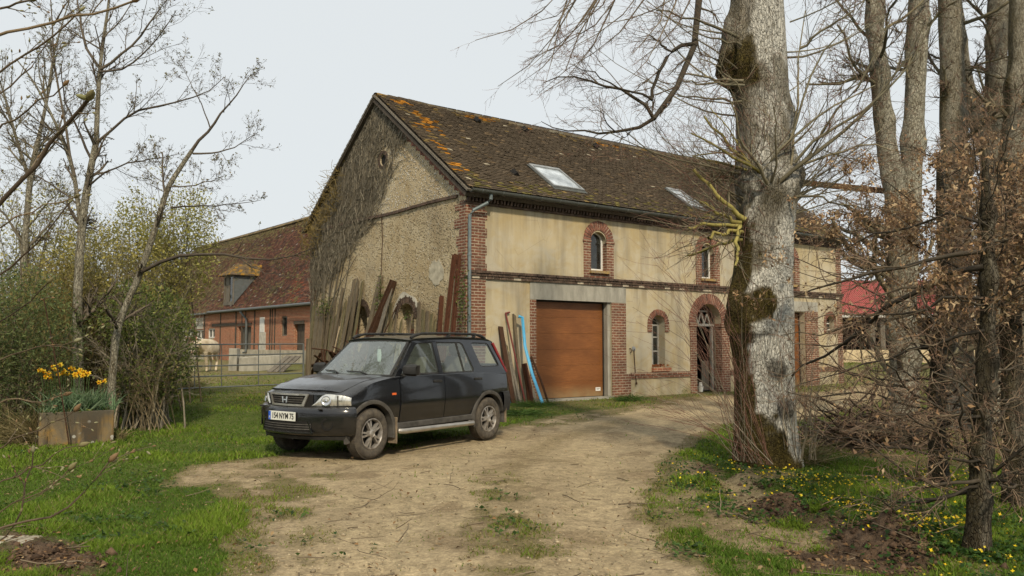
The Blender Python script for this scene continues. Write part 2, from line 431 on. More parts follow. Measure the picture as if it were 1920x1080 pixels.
def m_glass(name, tint=(.75, .82, .80), base=.06, edge=.6, alpha=.75, dirt=(.03, .2), dcol=(.34, .35, .32)):
    t = NT(name)
    tr = t.n('ShaderNodeBsdfTransparent'); tr.inputs[0].default_value = (*[x*alpha for x in tint], 1)
    gl = t.n('ShaderNodeBsdfGlossy'); gl.inputs['Roughness'].default_value = .03
    df = t.n('ShaderNodeBsdfDiffuse'); df.inputs[0].default_value = (*dcol, 1)
    lw = t.n('ShaderNodeLayerWeight'); lw.inputs['Blend'].default_value = .5
    f3 = t.math('POWER', lw.outputs['Facing'], 2.6); fac = t.math('ADD', t.math('MULTIPLY', f3, edge), base)
    mx = t.n('ShaderNodeMixShader'); t.l(fac, mx.inputs[0])
    dm = t.n('ShaderNodeMixShader'); t.put(dm.inputs[0], t.ramp(t.noise(5, 5, .65), [(.3, dirt[0]), (.75, dirt[1])]))  # besides dirt, this diffuse share paints a pale greenish sheen over the car glass
    t.l(tr.outputs[0], dm.inputs[1]); t.l(df.outputs[0], dm.inputs[2])
    t.l(dm.outputs[0], mx.inputs[1]); t.l(gl.outputs[0], mx.inputs[2]); t.l(mx.outputs[0], t.out.inputs['Surface'])
    return t.m
MAT['car_glass'] = m_glass('car_glass', (.86, .93, .88), .08, .6, .95, (.08, .16), (.36, .42, .37))
MAT['screen_glass'] = m_glass('screen_glass', (.84, .93, .88), .10, .75, .95, (.17, .25), (.40, .46, .42))
MAT['window_glass'] = m_glass('window_glass', (.3, .36, .34), .06, .4, .6, (.02, .12))
MAT['sky_glass'] = simple('skylight_glass', (.42, .46, .49), .15, .3, 2.5, spec=.9, c2=(.16, .18, .19))
# ------------------------------------------------------------------ terrain
def pip(x, y, poly):
    inside = np.zeros(np.shape(x), bool); n = len(poly)
    for i in range(n):
        x1, y1 = poly[i]; x2, y2 = poly[(i+1) % n]
        c = ((y1 > y) != (y2 > y)) & (x < (x2-x1)*(y-y1)/(y2-y1+1e-12)+x1)
        inside ^= c
    return inside
def gpx(u, v):
    r = ray(u, v); p = ORI - r*(EYE/r[2]); return (p[0], p[1])
DRIVE = [gpx(*p) for p in [(470, 1080), (452, 1010), (478, 960), (440, 925), (430, 905), (318, 912), (345, 885), (385, 870), (500, 862), (560, 848), (700, 846), (830, 826), (905, 812), (955, 800), (1000, 790), (1090, 776), (1180, 762), (1300, 745), (1420, 738), (1550, 735), (1640, 722), (1700, 715), (1720, 730), (1560, 775), (1500, 790), (1350, 795), (1262, 850), (1238, 900), (1215, 950), (1225, 985), (1270, 1030), (1330, 1079)]]
DRIVE += [(1.2, 3.0), (1.3, -12), (-2.2, -12), (-1.9, 3.2)]
STRIP = [gpx(*p) for p in [(905, 1080), (890, 1020), (885, 960), (900, 910), (935, 880), (960, 905), (985, 950), (1030, 1010), (1065, 1080)]]
PATCH = [gpx(*p) for p in [(465, 940), (425, 880), (470, 868), (560, 876), (610, 880), (600, 930), (545, 985), (500, 975)]]
STRIP2 = [gpx(*p) for p in [(560, 1010), (585, 985), (620, 990), (610, 1050), (560, 1050)]]
SOIL = [gpx(*p) for p in [(1290, 880), (1330, 868), (1420, 925), (1490, 950), (1540, 985), (1640, 1000), (1740, 1050), (1790, 1080), (1480, 1080), (1465, 1020), (1440, 985), (1380, 960), (1340, 920)]]
SOIL2 = [gpx(*p) for p in [(0, 985), (60, 1000), (150, 1035), (190, 1080), (0, 1080)]]
BEDR = [gpx(*p) for p in [(1262, 860), (1500, 845), (1800, 880), (1920, 880), (1920, 1080), (1480, 1080), (1290, 1010), (1220, 950)]]
FOOT = [gpx(*p) for p in [(950, 790), (1005, 752), (1090, 768), (1180, 754), (1260, 744), (1300, 738), (1320, 748), (1100, 788), (1010, 800)]]
UNDER = [gpx(*p) for p in [(1500, 850), (1560, 790), (1700, 770), (1920, 750), (1920, 870), (1700, 872)]]
def soft(x, y, poly, w=.12, k=3, amp=.5, fr=2.2):
    """noisy membership 0..1 built by jittering the query point"""
    s = 0
    for j in range(5):
        dx = (fbm(x*fr, y*fr, k+j*31, 3)-.5)*amp + (w*math.cos(j*1.256)); dy = (fbm(x*fr+9, y*fr+4, k+j*31+7, 3)-.5)*amp*1.4 + w*1.6*math.sin(j*1.256)
        s = s + pip(x+dx, y+dy, poly)
    return s/5.0
def gz(x, y):
    x = np.asarray(x, float); y = np.asarray(y, float)
    r = .30*sstep(y, 13.5, 19.5)*sstep(-x, 2.2, 5.2) + .12*sstep(y, 24, 40)*sstep(-x, 3, 8)
    far = .5*sstep(y, 24, 42)*sstep(x, 6, 16)
    return r + far + .35*sstep(np.hypot(x, y), 60, 200)
def masks(x, y):
    dr = soft(x, y, DRIVE); st = soft(x, y, STRIP, .12, 11, .35, 3); pt = soft(x, y, PATCH, .1, 23, .4, 3); s2 = soft(x, y, STRIP2, .1, 29, .3, 4)
    so = np.maximum(soft(x, y, SOIL, .05, 41, .35, 4)*sstep(fbm(x*1.8, y*1.8, 43, 4), .40, .52), soft(x, y, SOIL2, .05, 47, .3, 4))
    ft = soft(x, y, FOOT, .08, 53, .35, 3); un = soft(x, y, UNDER, .3, 59, .8, 1.5)
    sparse = np.maximum.reduce([st*.55, pt*.62, s2*.3, ft*.6])
    n = fbm(x*3.5, y*3.5, 77, 3)
    bare = dr*(1-sparse*sstep(n, .38, .56))
    bare = np.clip(bare-.12*(n-.5), 0, 1)
    bk = soft(x, y, BEDR, .3, 97, .8, 1.5); wn = fbm(x*1.5, y*1.1, 99, 4); bare = np.maximum(bare, bk*sstep(wn, .50, .60)*.85*(1-sstep(x, 2.6, 4.5)))
    grass = np.clip(1-np.maximum(np.maximum(bare, so), un*.72*sstep(fbm(x*1.2, y*1.2, 5), .3, .55)), 0, 1)
    return dr, bare, so, grass, un
MOUND = [gpx(*p)+(h, w) for p, h, w in [((1330, 918), .15, .22), ((1400, 912), .17, .25), ((1455, 932), .14, .3), ((1475, 965), .15, .28), ((1560, 985), .13, .25), ((1630, 1022), .18, .26), ((1690, 1030), .15, .22), ((1740, 1048), .10, .25), ((1420, 950), .05, .2), ((60, 1050), .09, .3), ((150, 1065), .06, .25)]]
def micro(x, y, so=None):
    h = (fbm(x*1.1, y*1.1, 61, 4)-.5)*.05
    for mx, my, hh, w in MOUND:
        d = ((x-mx)**2+((y-my)*.8)**2)/(w*w); h = h + hh*np.exp(-d*1.6)*(0.7+.6*fbm(x*9, y*9, 5, 3))
    return h
def ground_h(x, y):
    x = np.asarray(x, float); y = np.asarray(y, float)
    return gz(x, y)+micro(x, y)*sstep(y, 1.5, 3)*(1-sstep(y, 25, 40))
def gh(x, y): return float(ground_h(np.array([x]), np.array([y]))[0])

def build_ground():
    ys = [-60., -30, -15, -8, -4, -2, -.5, .6, 1.3, 1.9]; y = 2.3
    while y < 900:
        ys.append(y); y *= 1.0095 if y < 26 else 1.05
    ys = np.array(ys); nt = 520
    t = np.linspace(-1, 1, nt); t = np.sign(t)*np.abs(t)**1.25
    Wd = np.maximum(9, .78*np.abs(ys)+5.5); Wd = np.where(ys > 60, ys*1.4, Wd); Wd[:4] = 80
    X = t[None, :]*Wd[:, None]; Y = np.repeat(ys[:, None], nt, 1)
    x = X.ravel(); y = Y.ravel()
    dr, bare, so, grass, un = masks(x, y)
    near = sstep(y, 1.5, 3)*(1-sstep(y, 22, 36))
    z = ground_h(x, y)
    clod = fbm(x*14, y*14, 91, 3)-.5
    z += near*(so*clod*.09 + bare*(fbm(x*18, y*18, 95, 2)-.5)*.014 + un*clod*.05)
    # two shallow wheel ruts down the drive
    def track(px, w):
        q = [gpx(*p) for p in px]; d = np.full(len(x), 9.)
        for (ax, ay), (bx, by) in zip(q[:-1], q[1:]):
            t = np.clip(((x-ax)*(bx-ax)+(y-ay)*(by-ay))/((bx-ax)**2+(by-ay)**2), 0, 1); d = np.minimum(d, np.hypot(x-ax-t*(bx-ax), y-ay-t*(by-ay)))
        return np.exp(-(d/w)**2)
    wob = .12*(fbm(x*1.3, y*.9, 35, 3)-.5)
    t1 = track([(700, 1400), (735, 1080), (757, 1000), (792, 930), (850, 870), (960, 822), (1100, 786), (1300, 756)], .27); t2 = track([(1260, 1400), (1185, 1080), (1150, 1000), (1120, 930), (1112, 880), (1150, 835), (1260, 785), (1400, 755)], .27)
    mid = track([(960, 1400), (965, 1080), (960, 1000), (955, 930), (970, 870), (1040, 825), (1180, 785)], .24); rut = np.clip(t1+t2, 0, 1)*(.75+.5*fbm(x*5, y*1.2, 37, 3))
    z -= .03*rut*dr*near
    # colours
    n1 = fbm(x*.9, y*.9, 13, 5); n2 = fbm(x*7, y*7, 17, 3); n3 = fbm(x*2.3, y*2.3, 19, 4)
    dirt = np.array([.36, .283, .172])[None]*(.72+.55*n1[:, None]) ; dirt *= (.80+.4*n2[:, None])
    pale = np.array([.42, .335, .20]); k = (sstep(n3, .5, .68)*.6)[:, None]; dirt = dirt*(1-k)+pale*k
    wet = np.array([.20, .145, .085]); k = (sstep(fbm(x*1.7+3, y*1.7, 29, 4), .54, .7)*.6)[:, None]; dirt = dirt*(1-k)+wet*k
    k = (.7*np.clip(rut, 0, 1)*dr*sstep(fbm(x*2.5, y*.8, 33, 3), .25, .5))[:, None]; dirt = dirt*(1-k)+np.array([.42, .335, .205])*k
    soil = np.array([.10, .068, .045])[None]*(.6+.9*n2[:, None])
    gcol = np.array([.075, .10, .022])[None]*(.6+.9*n1[:, None])
    field = np.array([.14, .145, .05])[None]*(.75+.5*n3[:, None]); fm = sstep(y, 17, 22)[:, None]
    brown = np.array([.21, .165, .085]); k = (sstep(fbm(x*.5, y*.35, 71, 4), .42, .6)*.75)[:, None]; field = field*(1-k)+brown*k
    gcol = gcol*(1-fm)+field*fm
    k = (.55*mid*dr)[:, None]; dirt = dirt*(1-k)+np.array([.21, .16, .085])*k
    edge = (bare*(1-bare)*4)[:, None]
    mud = np.array([.20, .145, .08])
    col = gcol*(1-bare[:, None])+dirt*bare[:, None]
    col = col*(1-.5*edge)+mud*.5*edge
    col = col*(1-so[:, None])+soil*so[:, None]
    litter = np.array([.17, .115, .065])*(.6+.8*n2[:, None]); k = (un*(1-dr))[:, None]*.85; col = col*(1-k)+litter*k
    V3 = np.stack([x, y, z], 1); R, Cn = Y.shape
    i = np.arange(R-1)[:, None]*Cn+np.arange(Cn-1)[None]; i = i.ravel()
    F = np.stack([i, i+1, i+Cn+1, i+Cn], 1)
    on_drive = (dr[F].mean(1) > .5) & (y[F].min(1) > -11)
    t = NT('earth'); a = t.attr()
    fine = t.noise(38, 6, .7); peb = t.vor(46); med = t.noise(9, 6, .7)
    c = t.mix(1, a, t.ramp(fine, [(.3, .62), (.7, 1.3)]), 'MULTIPLY')
    c = t.mix(1, c, t.ramp(med, [(.35, .72), (.65, 1.2)]), 'MULTIPLY')
    c = t.mix(t.math('MULTIPLY', t.ramp(peb, [(.1, 1), (.2, 0)]), t.ramp(t.noise(6, 3, .6), [(.5, 0), (.65, .7)])), c, (.42, .37, .28))
    t.bump(t.math('ADD', t.math('MULTIPLY', fine, .8), t.math('ADD', t.math('MULTIPLY', med, 1.2), t.math('MULTIPLY', t.ramp(peb, [(.0, 1), (.3, 0)]), .5))), .75, .03)
    m = t.fin(c, .97, 0, .08)
    for nm, sel in (('ground', ~on_drive), ('dirt_drive', on_drive)):      # one continuous sheet, shared along the drive's edge
        Fs = F[sel]; ids, inv = np.unique(Fs, return_inverse=True)
        me = np_mesh(nm, V3[ids], inv.reshape(Fs.shape), np.clip(col[ids], 0, 1), True)
        o = link(nm, me, m, base=V(0, 0, 0)); o['kind'] = 'structure'
build_ground()
# ------------------------------------------------------------------ the barn
C0 = V(-1.15, 19.58, 0); AF = math.radians(54.1); AG = math.radians(39.5)
dF = V(math.sin(AF), math.cos(AF), 0); dG = V(-math.sin(AG), math.cos(AG), 0)
nF = V(dF[1], -dF[0], 0); nG = V(-dG[1], dG[0], 0); UP = V(0, 0, 1)
def FP(s, z, o=0): return C0+dF*s+nF*o+UP*z
def GP(t, z, o=0): return C0+dG*t+nG*o+UP*z
def fac(u, v, o=0):
    P = on_plane(u, v, C0+nF*o, nF); return float(np.dot(P-C0, dF)), float(P[2])
def gab(u, v, o=0):
    P = on_plane(u, v, C0+nG*o, nG); return float(np.dot(P-C0, dG)), float(P[2])
def fbox(mb, s0, s1, z0, z1, o0, o1): return mb.obox(FP(s0, z0, o0), dF*(s1-s0), nF*(o1-o0), UP*(z1-z0))
def gbox(mb, t0, t1, z0, z1, o0, o1): return mb.obox(GP(t0, z0, o0), dG*(t1-t0), nG*(o1-o0), UP*(z1-z0))
def arch_poly(P, c, r, zs, z0, n=16):
    return [P(c-r, z0), P(c+r, z0)]+[P(c+r*math.cos(PI*k/n), zs+r*math.sin(PI*k/n)) for k in range(n+1)]
def voussoirs(P, N, c, zs, r0, r1, o0, o1, n, mort, brick, a0=0, a1=PI, gap=.24):
    for k in range(n):
        b0 = a0+(a1-a0)*(k+gap/2)/n; b1 = a0+(a1-a0)*(k+1-gap/2)/n; j = random.uniform(-.006, .008)
        q = [P(c+r*math.cos(b), zs+r*math.sin(b), o0) for r, b in ((r0, b0), (r1+j, b0), (r1+j, b1), (r0, b1))]
        brick.prism(q, N*(o1-o0+random.uniform(-.006, .008)))
    m = 20; a = [a0+(a1-a0)*k/m for k in range(m+1)]
    for k in range(m):
        q = [P(c+r*math.cos(b), zs+r*math.sin(b), o0) for r, b in ((r0+.004, a[k]), (r1-.012, a[k]), (r1-.012, a[k+1]), (r0+.004, a[k+1]))]
        mort.prism(q, N*(o1-o0-.012))
H_E, H_R, T_R = 5.40, 8.92, 4.36; T_E0, T_E1 = -.33, 9.12; S0, S1 = -.17, 16.72
barn = thing('barn', 'long rendered barn with brown tiled roof, orange garage door and brick arched openings', 'barn', C0)

def build_barn():
    # ---- front wall with its openings
    w = MB(); fbox(w, 0, 16.5, -.15, 5.25, -.5, 0)
    cut = []
    def cprism(poly): m = MB(); m.prism(poly, -nF*1.0); cut.append(m)
    Pf = lambda s, z: FP(s, z, .3)
    wins = [(4.435, 'u'), (9.065, 'u'), (13.35, 'u')]
    for c, _k in wins: cprism(arch_poly(Pf, c, .305, 4.38, 3.57))
    cprism(arch_poly(Pf, 6.80, .28, 2.10, .84)); cprism(arch_poly(Pf, 9.07, .60, 2.18, -.02)); cprism(arch_poly(Pf, 15.74, .24, 2.30, 2.02))
    for a, b, h in ((2.21, 4.91, 2.70), (11.5, 14.18, 2.63)):
        cprism([Pf(a, .02), Pf(b, .02), Pf(b, h), Pf(a, h)])
    me = boolean(w, cut); box_uv(me); link('front_wall', me, MAT['plaster'], barn)
    # ---- gable wall
    g = MB(); out = [GP(0.02, -.15), GP(8.72, -.15), GP(8.72, 5.55), GP(T_R, 8.76), GP(.02, 5.50)]
    g.prism(out, -nG*.5); cut = []
    Pg = lambda t, z: GP(t, z, .2)
    for c, r, zs in ((5.30, .36, 2.30), (2.78, .42, 2.22)):
        m = MB(); m.prism(arch_poly(Pg, c, r, zs, .9), -nG*.55); cut.append(m)
    m = MB(); m.prism([GP(4.12+.17*math.cos(2*PI*k/18), 6.89+.17*math.sin(2*PI*k/18), .2) for k in range(18)], -nG*.9); cut.append(m)
    me = boolean(g, cut); box_uv(me); link('gable_wall', me, MAT['flint'], barn)
    for c, r in ((5.30, .34), (2.78, .40)): b = MB(); gbox(b, c-r, c+r, .85, 1.95, -.45, -.32); b.build('niche_infill', MAT['brick_red'], barn)
    m = MB(); m.prism([GP(4.12+.172*math.cos(2*PI*k/18), 6.89+.172*math.sin(2*PI*k/18), -.05) for k in range(18)], -nG*.02); m.build('oculus_shade_disc', MAT['dark_void'], barn)  # black disc set in the opening, painting the shade of the hole
    # niche arches on the gable
    for a_ in ((5.30, 2.30, .37, .56, -.05, .012, 17), (2.78, 2.22, .43, .64, -.05, .012, 19), (4.12, 6.89, .175, .28, -.05, .012, 14)):
        ar = MB(); mo = MB(); voussoirs(GP, nG, *a_, mo, ar, 0, PI if a_[1] < 5 else 2*PI)
        a = ar.build('niche_arch' if a_[1] < 5 else 'oculus_ring', MAT['brick_dark'], barn); mo.build('mortar_bed', MAT['mortar'], a)
    pr = MB(); ring = [GP(2.78+(.66+.05*math.sin(3*x))*math.cos(x), 2.22+(.72+.05*math.cos(5*x))*math.sin(x), .004) for x in np.linspace(.0, PI, 18)]
    ring += [GP(2.78+.6*math.cos(x), 2.22+.6*math.sin(x), .004) for x in np.linspace(PI, 0, 18)]
    for k in range(17): pr.prism([ring[k], ring[k+1], ring[34-k], ring[35-k]], nG*.01)
    def blob(t, z, rt, rz, seed, m=60):
        q = []; 
        for k in range(m):
            x = 2*PI*k/m; rr = .35+1.25*float(fbm(np.array([math.cos(x)*1.5+seed]), np.array([math.sin(x)*1.5+seed*3]), 3, 4)[0])
            q.append(GP(t+rt*rr*math.cos(x), z+rz*rr*math.sin(x), .003))
        pr.prism(q, nG*.012)
    pr.build('render_patch', MAT['pale_render'], barn); pr = MB()
    blob(1.28, 3.38, .34, .32, 2)
    pr.build('render_patch', MAT['lime_patch'], barn)
    led = MB(); prev = None
    for t0 in np.arange(.35, 8.4, .235):
        zz = 5.27+.02*math.sin(t0*1.3); gbox(led, t0, t0+.225, zz-.045+random.uniform(-.004, .004), zz+.03, -.02, .055+random.uniform(-.01, .01))
    led.build('gable_ledge', MAT['brick_dark'], barn)
    # ---- brick quoins: toothed on both faces of the near corner, the far gable edge
    q = MB(); rows = np.arange(-.05, 5.30, .225)
    for i, z in enumerate(rows):
        wg = (.30 if i % 2 else .44)+random.uniform(-.05, .05); wf = (.60 if z < 3.2 else .58)+(.05 if i % 2 else 0)*(z > 3.3)+random.uniform(-.01, .02)
        h = .2245
        if z+h > 5.05: h = 5.05-z
        q.obox(FP(0, z, .022)+nG*.022, dF*wf, -nF*.05, UP*h); q.obox(FP(0, z, .020)+nG*.024, dG*wg, -nG*.05, UP*h)
    q.build('corner_quoin', MAT['brick_old'], barn); q = MB()
    for i, z in enumerate(np.arange(-.05, 5.3, .225)):
        gbox(q, 8.73-(.26 if i % 2 else .46), 8.735, z, z+.2245, -.05, .018)
    q.build('corner_quoin', MAT['brick_old'], barn); q = MB()
    for i, t in enumerate(np.arange(.05, T_R-.05, .115)):     # bricks laid along the right rake
        z = 5.50+(8.76-5.5)*(t/T_R); gbox(q, t, t+.105, z-.30-(.05 if i % 2 else .0), z-.02, -.04, .016)
    q.build('rake_bricks', MAT['brick_arch'], barn)
    # ---- piers, arches, string courses on the front
    def brickset(name, boxes, arcs=(), par=barn):
        p = MB()
        for b in boxes: fbox(p, *b)
        h = p.build(name, MAT['brick_old'], par)
        for a in arcs:
            ar = MB(); mo = MB(); voussoirs(FP, nF, *a[:5], a[5], a[6], mo, ar); q = ar.build('arch', MAT['brick_arch'], h); mo.build('mortar_bed', MAT['mortar'], h)
        return h
    for c, k in wins:
        bx = []
        for a, b in ((c-.555, c-.300), (c+.300, c+.565)): bx += [(a, b, 3.36, 4.37, -.22, .022), (a-.03, b+.03*(a > c), 4.37, 4.43, -.02, .045)] if a > c else [(a, b, 3.36, 4.37, -.22, .022), (a-.03, b, 4.37, 4.43, -.02, .045)]
        bx.append((c-.299, c+.299, 3.30, 3.50, -.2, .018))
        brickset('window_surround', bx, [(c, 4.43, .302, .56, -.22, .024, 17)])
    brickset('window_surround', [(6.35, 6.517, 1.88, 2.10, -.03, .034), (7.083, 7.25, 1.88, 2.10, -.03, .034)], [(6.80, 2.10, .285, .45, -.03, .03, 15)])
    bx = []
    for a, b in ((8.19, 8.474), (9.666, 10.05)): bx += [(a, b, -.1, 2.06, -.24, .024), (a-.05, b+.04*(a < 9), 2.06, 2.18, -.22, .06)]
    brickset('door_surround', bx, [(9.07, 2.18, .605, .92, -.22, .03, 29)])
    brickset('window_surround', [(15.34, 15.49, 1.97, 2.3, -.05, .02), (15.99, 16.14, 1.97, 2.3, -.05, .02), (15.34, 16.14, 1.90, 1.97, -.05, .04)], [(15.74, 2.30, .245, .40, -.2, .02, 11)])
    for bx in ([(2.0, 2.205, -.1, 2.69, -.05, .012)], [(4.915, 5.47, .66, 2.695, -.05, .014), (4.915, 5.63, -.1, .66, -.05, .03)], [(14.185, 14.92, -.1, 2.66, -.05, .05)], [(16.2, 16.51, -.1, 5.04, -.05, .02)], [(11.0, 11.49, -.1, 2.66, -.05, .02)]): brickset('brick_pier', bx)
    for a, b in ((5.64, 8.18), (10.06, 10.98), (14.93, 16.19)): brickset('plinth_course', [(a, b, .52, .60, -.02, .035), (a, b, .60, .69, -.02, .055)])
    sc = MB()
    for z0, z1, o, ph in ((3.165, 3.232, .055, 0), (3.238, 3.300, .085, .11), (3.304, 3.365, .115, .05)):
        s = -.04+ph
        while s < 16.5:
            wd = .215+random.uniform(-.006, .006); fbox(sc, s, min(s+wd-.012, 16.53), z0, z1, -.02, o+random.uniform(-.008, .006)); s += wd
    o_ = sc.build('string_course', MAT['brick_dark'], barn)
    mo = MB(); fbox(mo, 0, 16.5, 3.168, 3.360, -.01, .05); mo.build('mortar_bed', MAT['mortar'], o_)
    co = MB(); fbox(co, -.05, 16.55, 5.04, 5.095, -.02, .05)
    s = 0.0
    while s < 16.5:
        co.obox(FP(s, 5.10, 0), dF*.062, nF*(.11+random.uniform(-.01, .01)), UP*.125+dF*.02); s += .108
    fbox(co, -.05, 16.55, 5.228, 5.29, -.02, .13); fbox(co, -.08, 16.58, 5.293, 5.36, -.02, .18)
    co.build('cornice', MAT['brick_dark'], barn)
    for b_ in ((2.0, 5.475, 2.70, 3.165, -.26, .016), (11.0, 14.95, 2.66, 3.0, -.26, .03)): l = MB(); fbox(l, *b_); l.build('lintel', MAT['concrete'], barn)
    # reveals of the garage, threshold
    r = MB(); fbox(r, 2.2, 4.92, -.1, .045, -.3, .10); r.build('threshold', MAT['concrete'], barn)
    r = MB(); fbox(r, 4.80, 4.909, .05, 2.695, -.28, -.05); r.build('door_jamb', MAT['concrete'], barn)
    def garage(a, b, h):
        d = MB(); n = 6
        for k in range(n):
            z0 = .06+(h-.06)*k/n; z1 = .06+(h-.06)*(k+1)/n-.003
            for j in range(1): fbox(d, a+.01, b-.01, z0, z1, -.30, -.235)
        o = d.build('garage_door', MAT['garage'], barn, bevel=.002)
        f = MB(); fbox(f, a, a+.03, .05, h, -.26, -.2); fbox(f, b-.03, b, .05, h, -.26, -.2); fbox(f, a, b, h-.03, h, -.26, -.2)
        f.build('door_seal', MAT['dark_inside'], o)
        return o
    o = garage(2.212, 4.80, 2.69); garage(11.502, 14.178, 2.62)
    st = MB(); fbox(st, 4.50, 4.68, .20, .30, -.235, -.228); p2 = st.build('label_plate', MAT['white_frame'], o)
    tx = MB(); fbox(tx, 4.53, 4.65, .262, .272, -.228, -.225); fbox(tx, 4.53, 4.61, .235, .243, -.228, -.225); tx.build('print_lines', MAT['dark_inside'], p2)
    # ---- windows
    for c, _k in wins:
        f = MB(); y0, y1 = -.22, -.16
        fbox(f, c-.30, c-.25, 3.58, 4.42, y0, y1); fbox(f, c+.25, c+.30, 3.58, 4.42, y0, y1); fbox(f, c-.25, c+.25, 3.58, 3.645, y0, y1)
        for k in range(10):
            b0, b1 = PI*k/10, PI*(k+1)/10
            f.prism([FP(c+rr*math.cos(b), 4.40+rr*math.sin(b), y0) for rr, b in ((.25, b0), (.302, b0), (.302, b1), (.25, b1))], nF*.06)
        wn = f.build('window', MAT['white_frame'], barn)
        gl = MB(); gl.prism([q for q in arch_poly(lambda s, z: FP(s, z, -.20), c, .25, 4.40, 3.64)], nF*.01); gl.build('pane', MAT['window_glass'], wn)
        bk = MB(); fbox(bk, c-.6, c+.6, 3.4, 4.9, -.9, -.88); bk.build('dark_backing', MAT['dark_inside'], wn)  # dark sheet added behind the pane, standing for the unlit room
        si = MB(); fbox(si, c-.36, c+.36, 3.50, 3.575, -.2, .10); si.build('sill', MAT['mossy'], wn)
    c = 6.80; f = MB(); y0, y1 = -.30, -.24
    for a in (c-.28, c-.035, c+.22): fbox(f, a, a+.06, .86, 2.12, y0, y1)
    for z in (.86, 1.28, 1.70, 2.06): fbox(f, c-.28, c+.28, z, z+.045, y0-.005, y1-.005)
    for k in range(10):
        b0, b1 = PI*k/10, PI*(k+1)/10
        f.prism([FP(c+rr*math.cos(b), 2.1+rr*math.sin(b), y0) for rr, b in ((.22, b0), (.278, b0), (.278, b1), (.22, b1))], nF*.06)
    wn = f.build('window', MAT['faded_white'], barn)
    gl = MB(); gl.prism(arch_poly(lambda s, z: FP(s, z, -.28), c, .27, 2.10, .86), nF*.01); gl.build('pane', MAT['window_glass'], wn)
    si = MB(); fbox(si, c-.30, c+.46, .71, .83, -.25, .09); si.build('sill', MAT['brick_red'], wn)
    c = 15.74; f = MB(); fbox(f, c-.02, c+.02, 2.02, 2.5, -.2, -.16); fbox(f, c-.24, c+.24, 2.24, 2.28, -.2, -.16); fbox(f, c-.24, c+.24, 2.02, 2.05, -.2, -.16)
    wn = f.build('window', MAT['white_paint'], barn); gl = MB(); gl.prism(arch_poly(lambda s, z: FP(s, z, -.19), c, .24, 2.3, 2.02), nF*.01); gl.build('pane', MAT['window_glass'], wn)
    # ---- arched doorway: frame, fanlight, half-open leaf, hatch
    c = 9.07; f = MB()
    for a in (c-.595, c+.535): fbox(f, a, a+.06, .02, 2.1, -.36, -.26)
    for k in range(14):
        b0, b1 = PI*k/14, PI*(k+1)/14
        f.prism([FP(c+rr*math.cos(b), 2.18+rr*math.sin(b), -.36) for rr, b in ((.53, b0), (.598, b0), (.598, b1), (.53, b1))], nF*.1)
    d = f.build('door', MAT['timber'], barn)
    f = MB(); fbox(f, c-.60, c+.60, 2.08, 2.16, -.38, -.25)
    for a in (c-.28, c, c+.28): f.bar(FP(a-.13, 2.16, -.31), FP(a, 2.56-.3*abs(a-c), -.31), .03, .03, nF); f.bar(FP(a+.13, 2.16, -.31), FP(a, 2.56-.3*abs(a-c), -.31), .05, .04, nF)
    f.bar(FP(c-.30, 2.56, -.31), FP(c+.30, 2.56, -.31), .05, .04, nF)
    f.build('fanlight', MAT['faded_white'], d)
    f = MB(); fbox(f, c+.47, c+.535, .05, 2.08, -.35, -.28); f.build('door_post', MAT['faded_white'], d)
    f = MB(); f.obox(FP(c-.53, .03, -.36), nF*-.62+dF*.10, dF*.045, UP*2.03); f.build('door_leaf', MAT['timber'], d)
    f = MB(); fbox(f, c+.12, c+.46, .04, .98, -.45, -.41); f.build('lower_panel', MAT['wood_grey'], d)
    # ---- rest of the shell and dark floor
    bk = MB(); bw = GP(8.7, 0)
    bk.obox(GP(8.72, -.15), dF*16.5, -dG*.4, UP*5.6); bk.prism([C0+dF*16.0+dG*t+UP*z for t, z in ((.3, -.15), (8.5, -.15), (8.5, 5.5), (T_R, 8.7), (.3, 5.4))], dF*.48)
    bk.build('rear_wall', MAT['flint'], barn)
    fl = MB(); fl.obox(FP(.5, 3.1, -.55), dF*15.3, dG*7.6, UP*.08); fl.obox(FP(.5, 0.0, -.55), dF*15.3, dG*7.6, UP*.012); fl.build('floor', MAT['dark_inside'], barn)
    pt = MB(); pt.obox(C0+dF*5.3+dG*.6+UP*.02, dF*.1, dG*7.5, UP*3); pt.obox(C0+dF*10.8+dG*.6+UP*.02, dF*.1, dG*7.5, UP*3); pt.build('partition', MAT['dark_inside'], barn)

MAT['mossy'] = simple('mossy_sill', (.30, .19, .05), .95, .3, 9, bump=.5, c2=(.18, .15, .12))
build_barn()

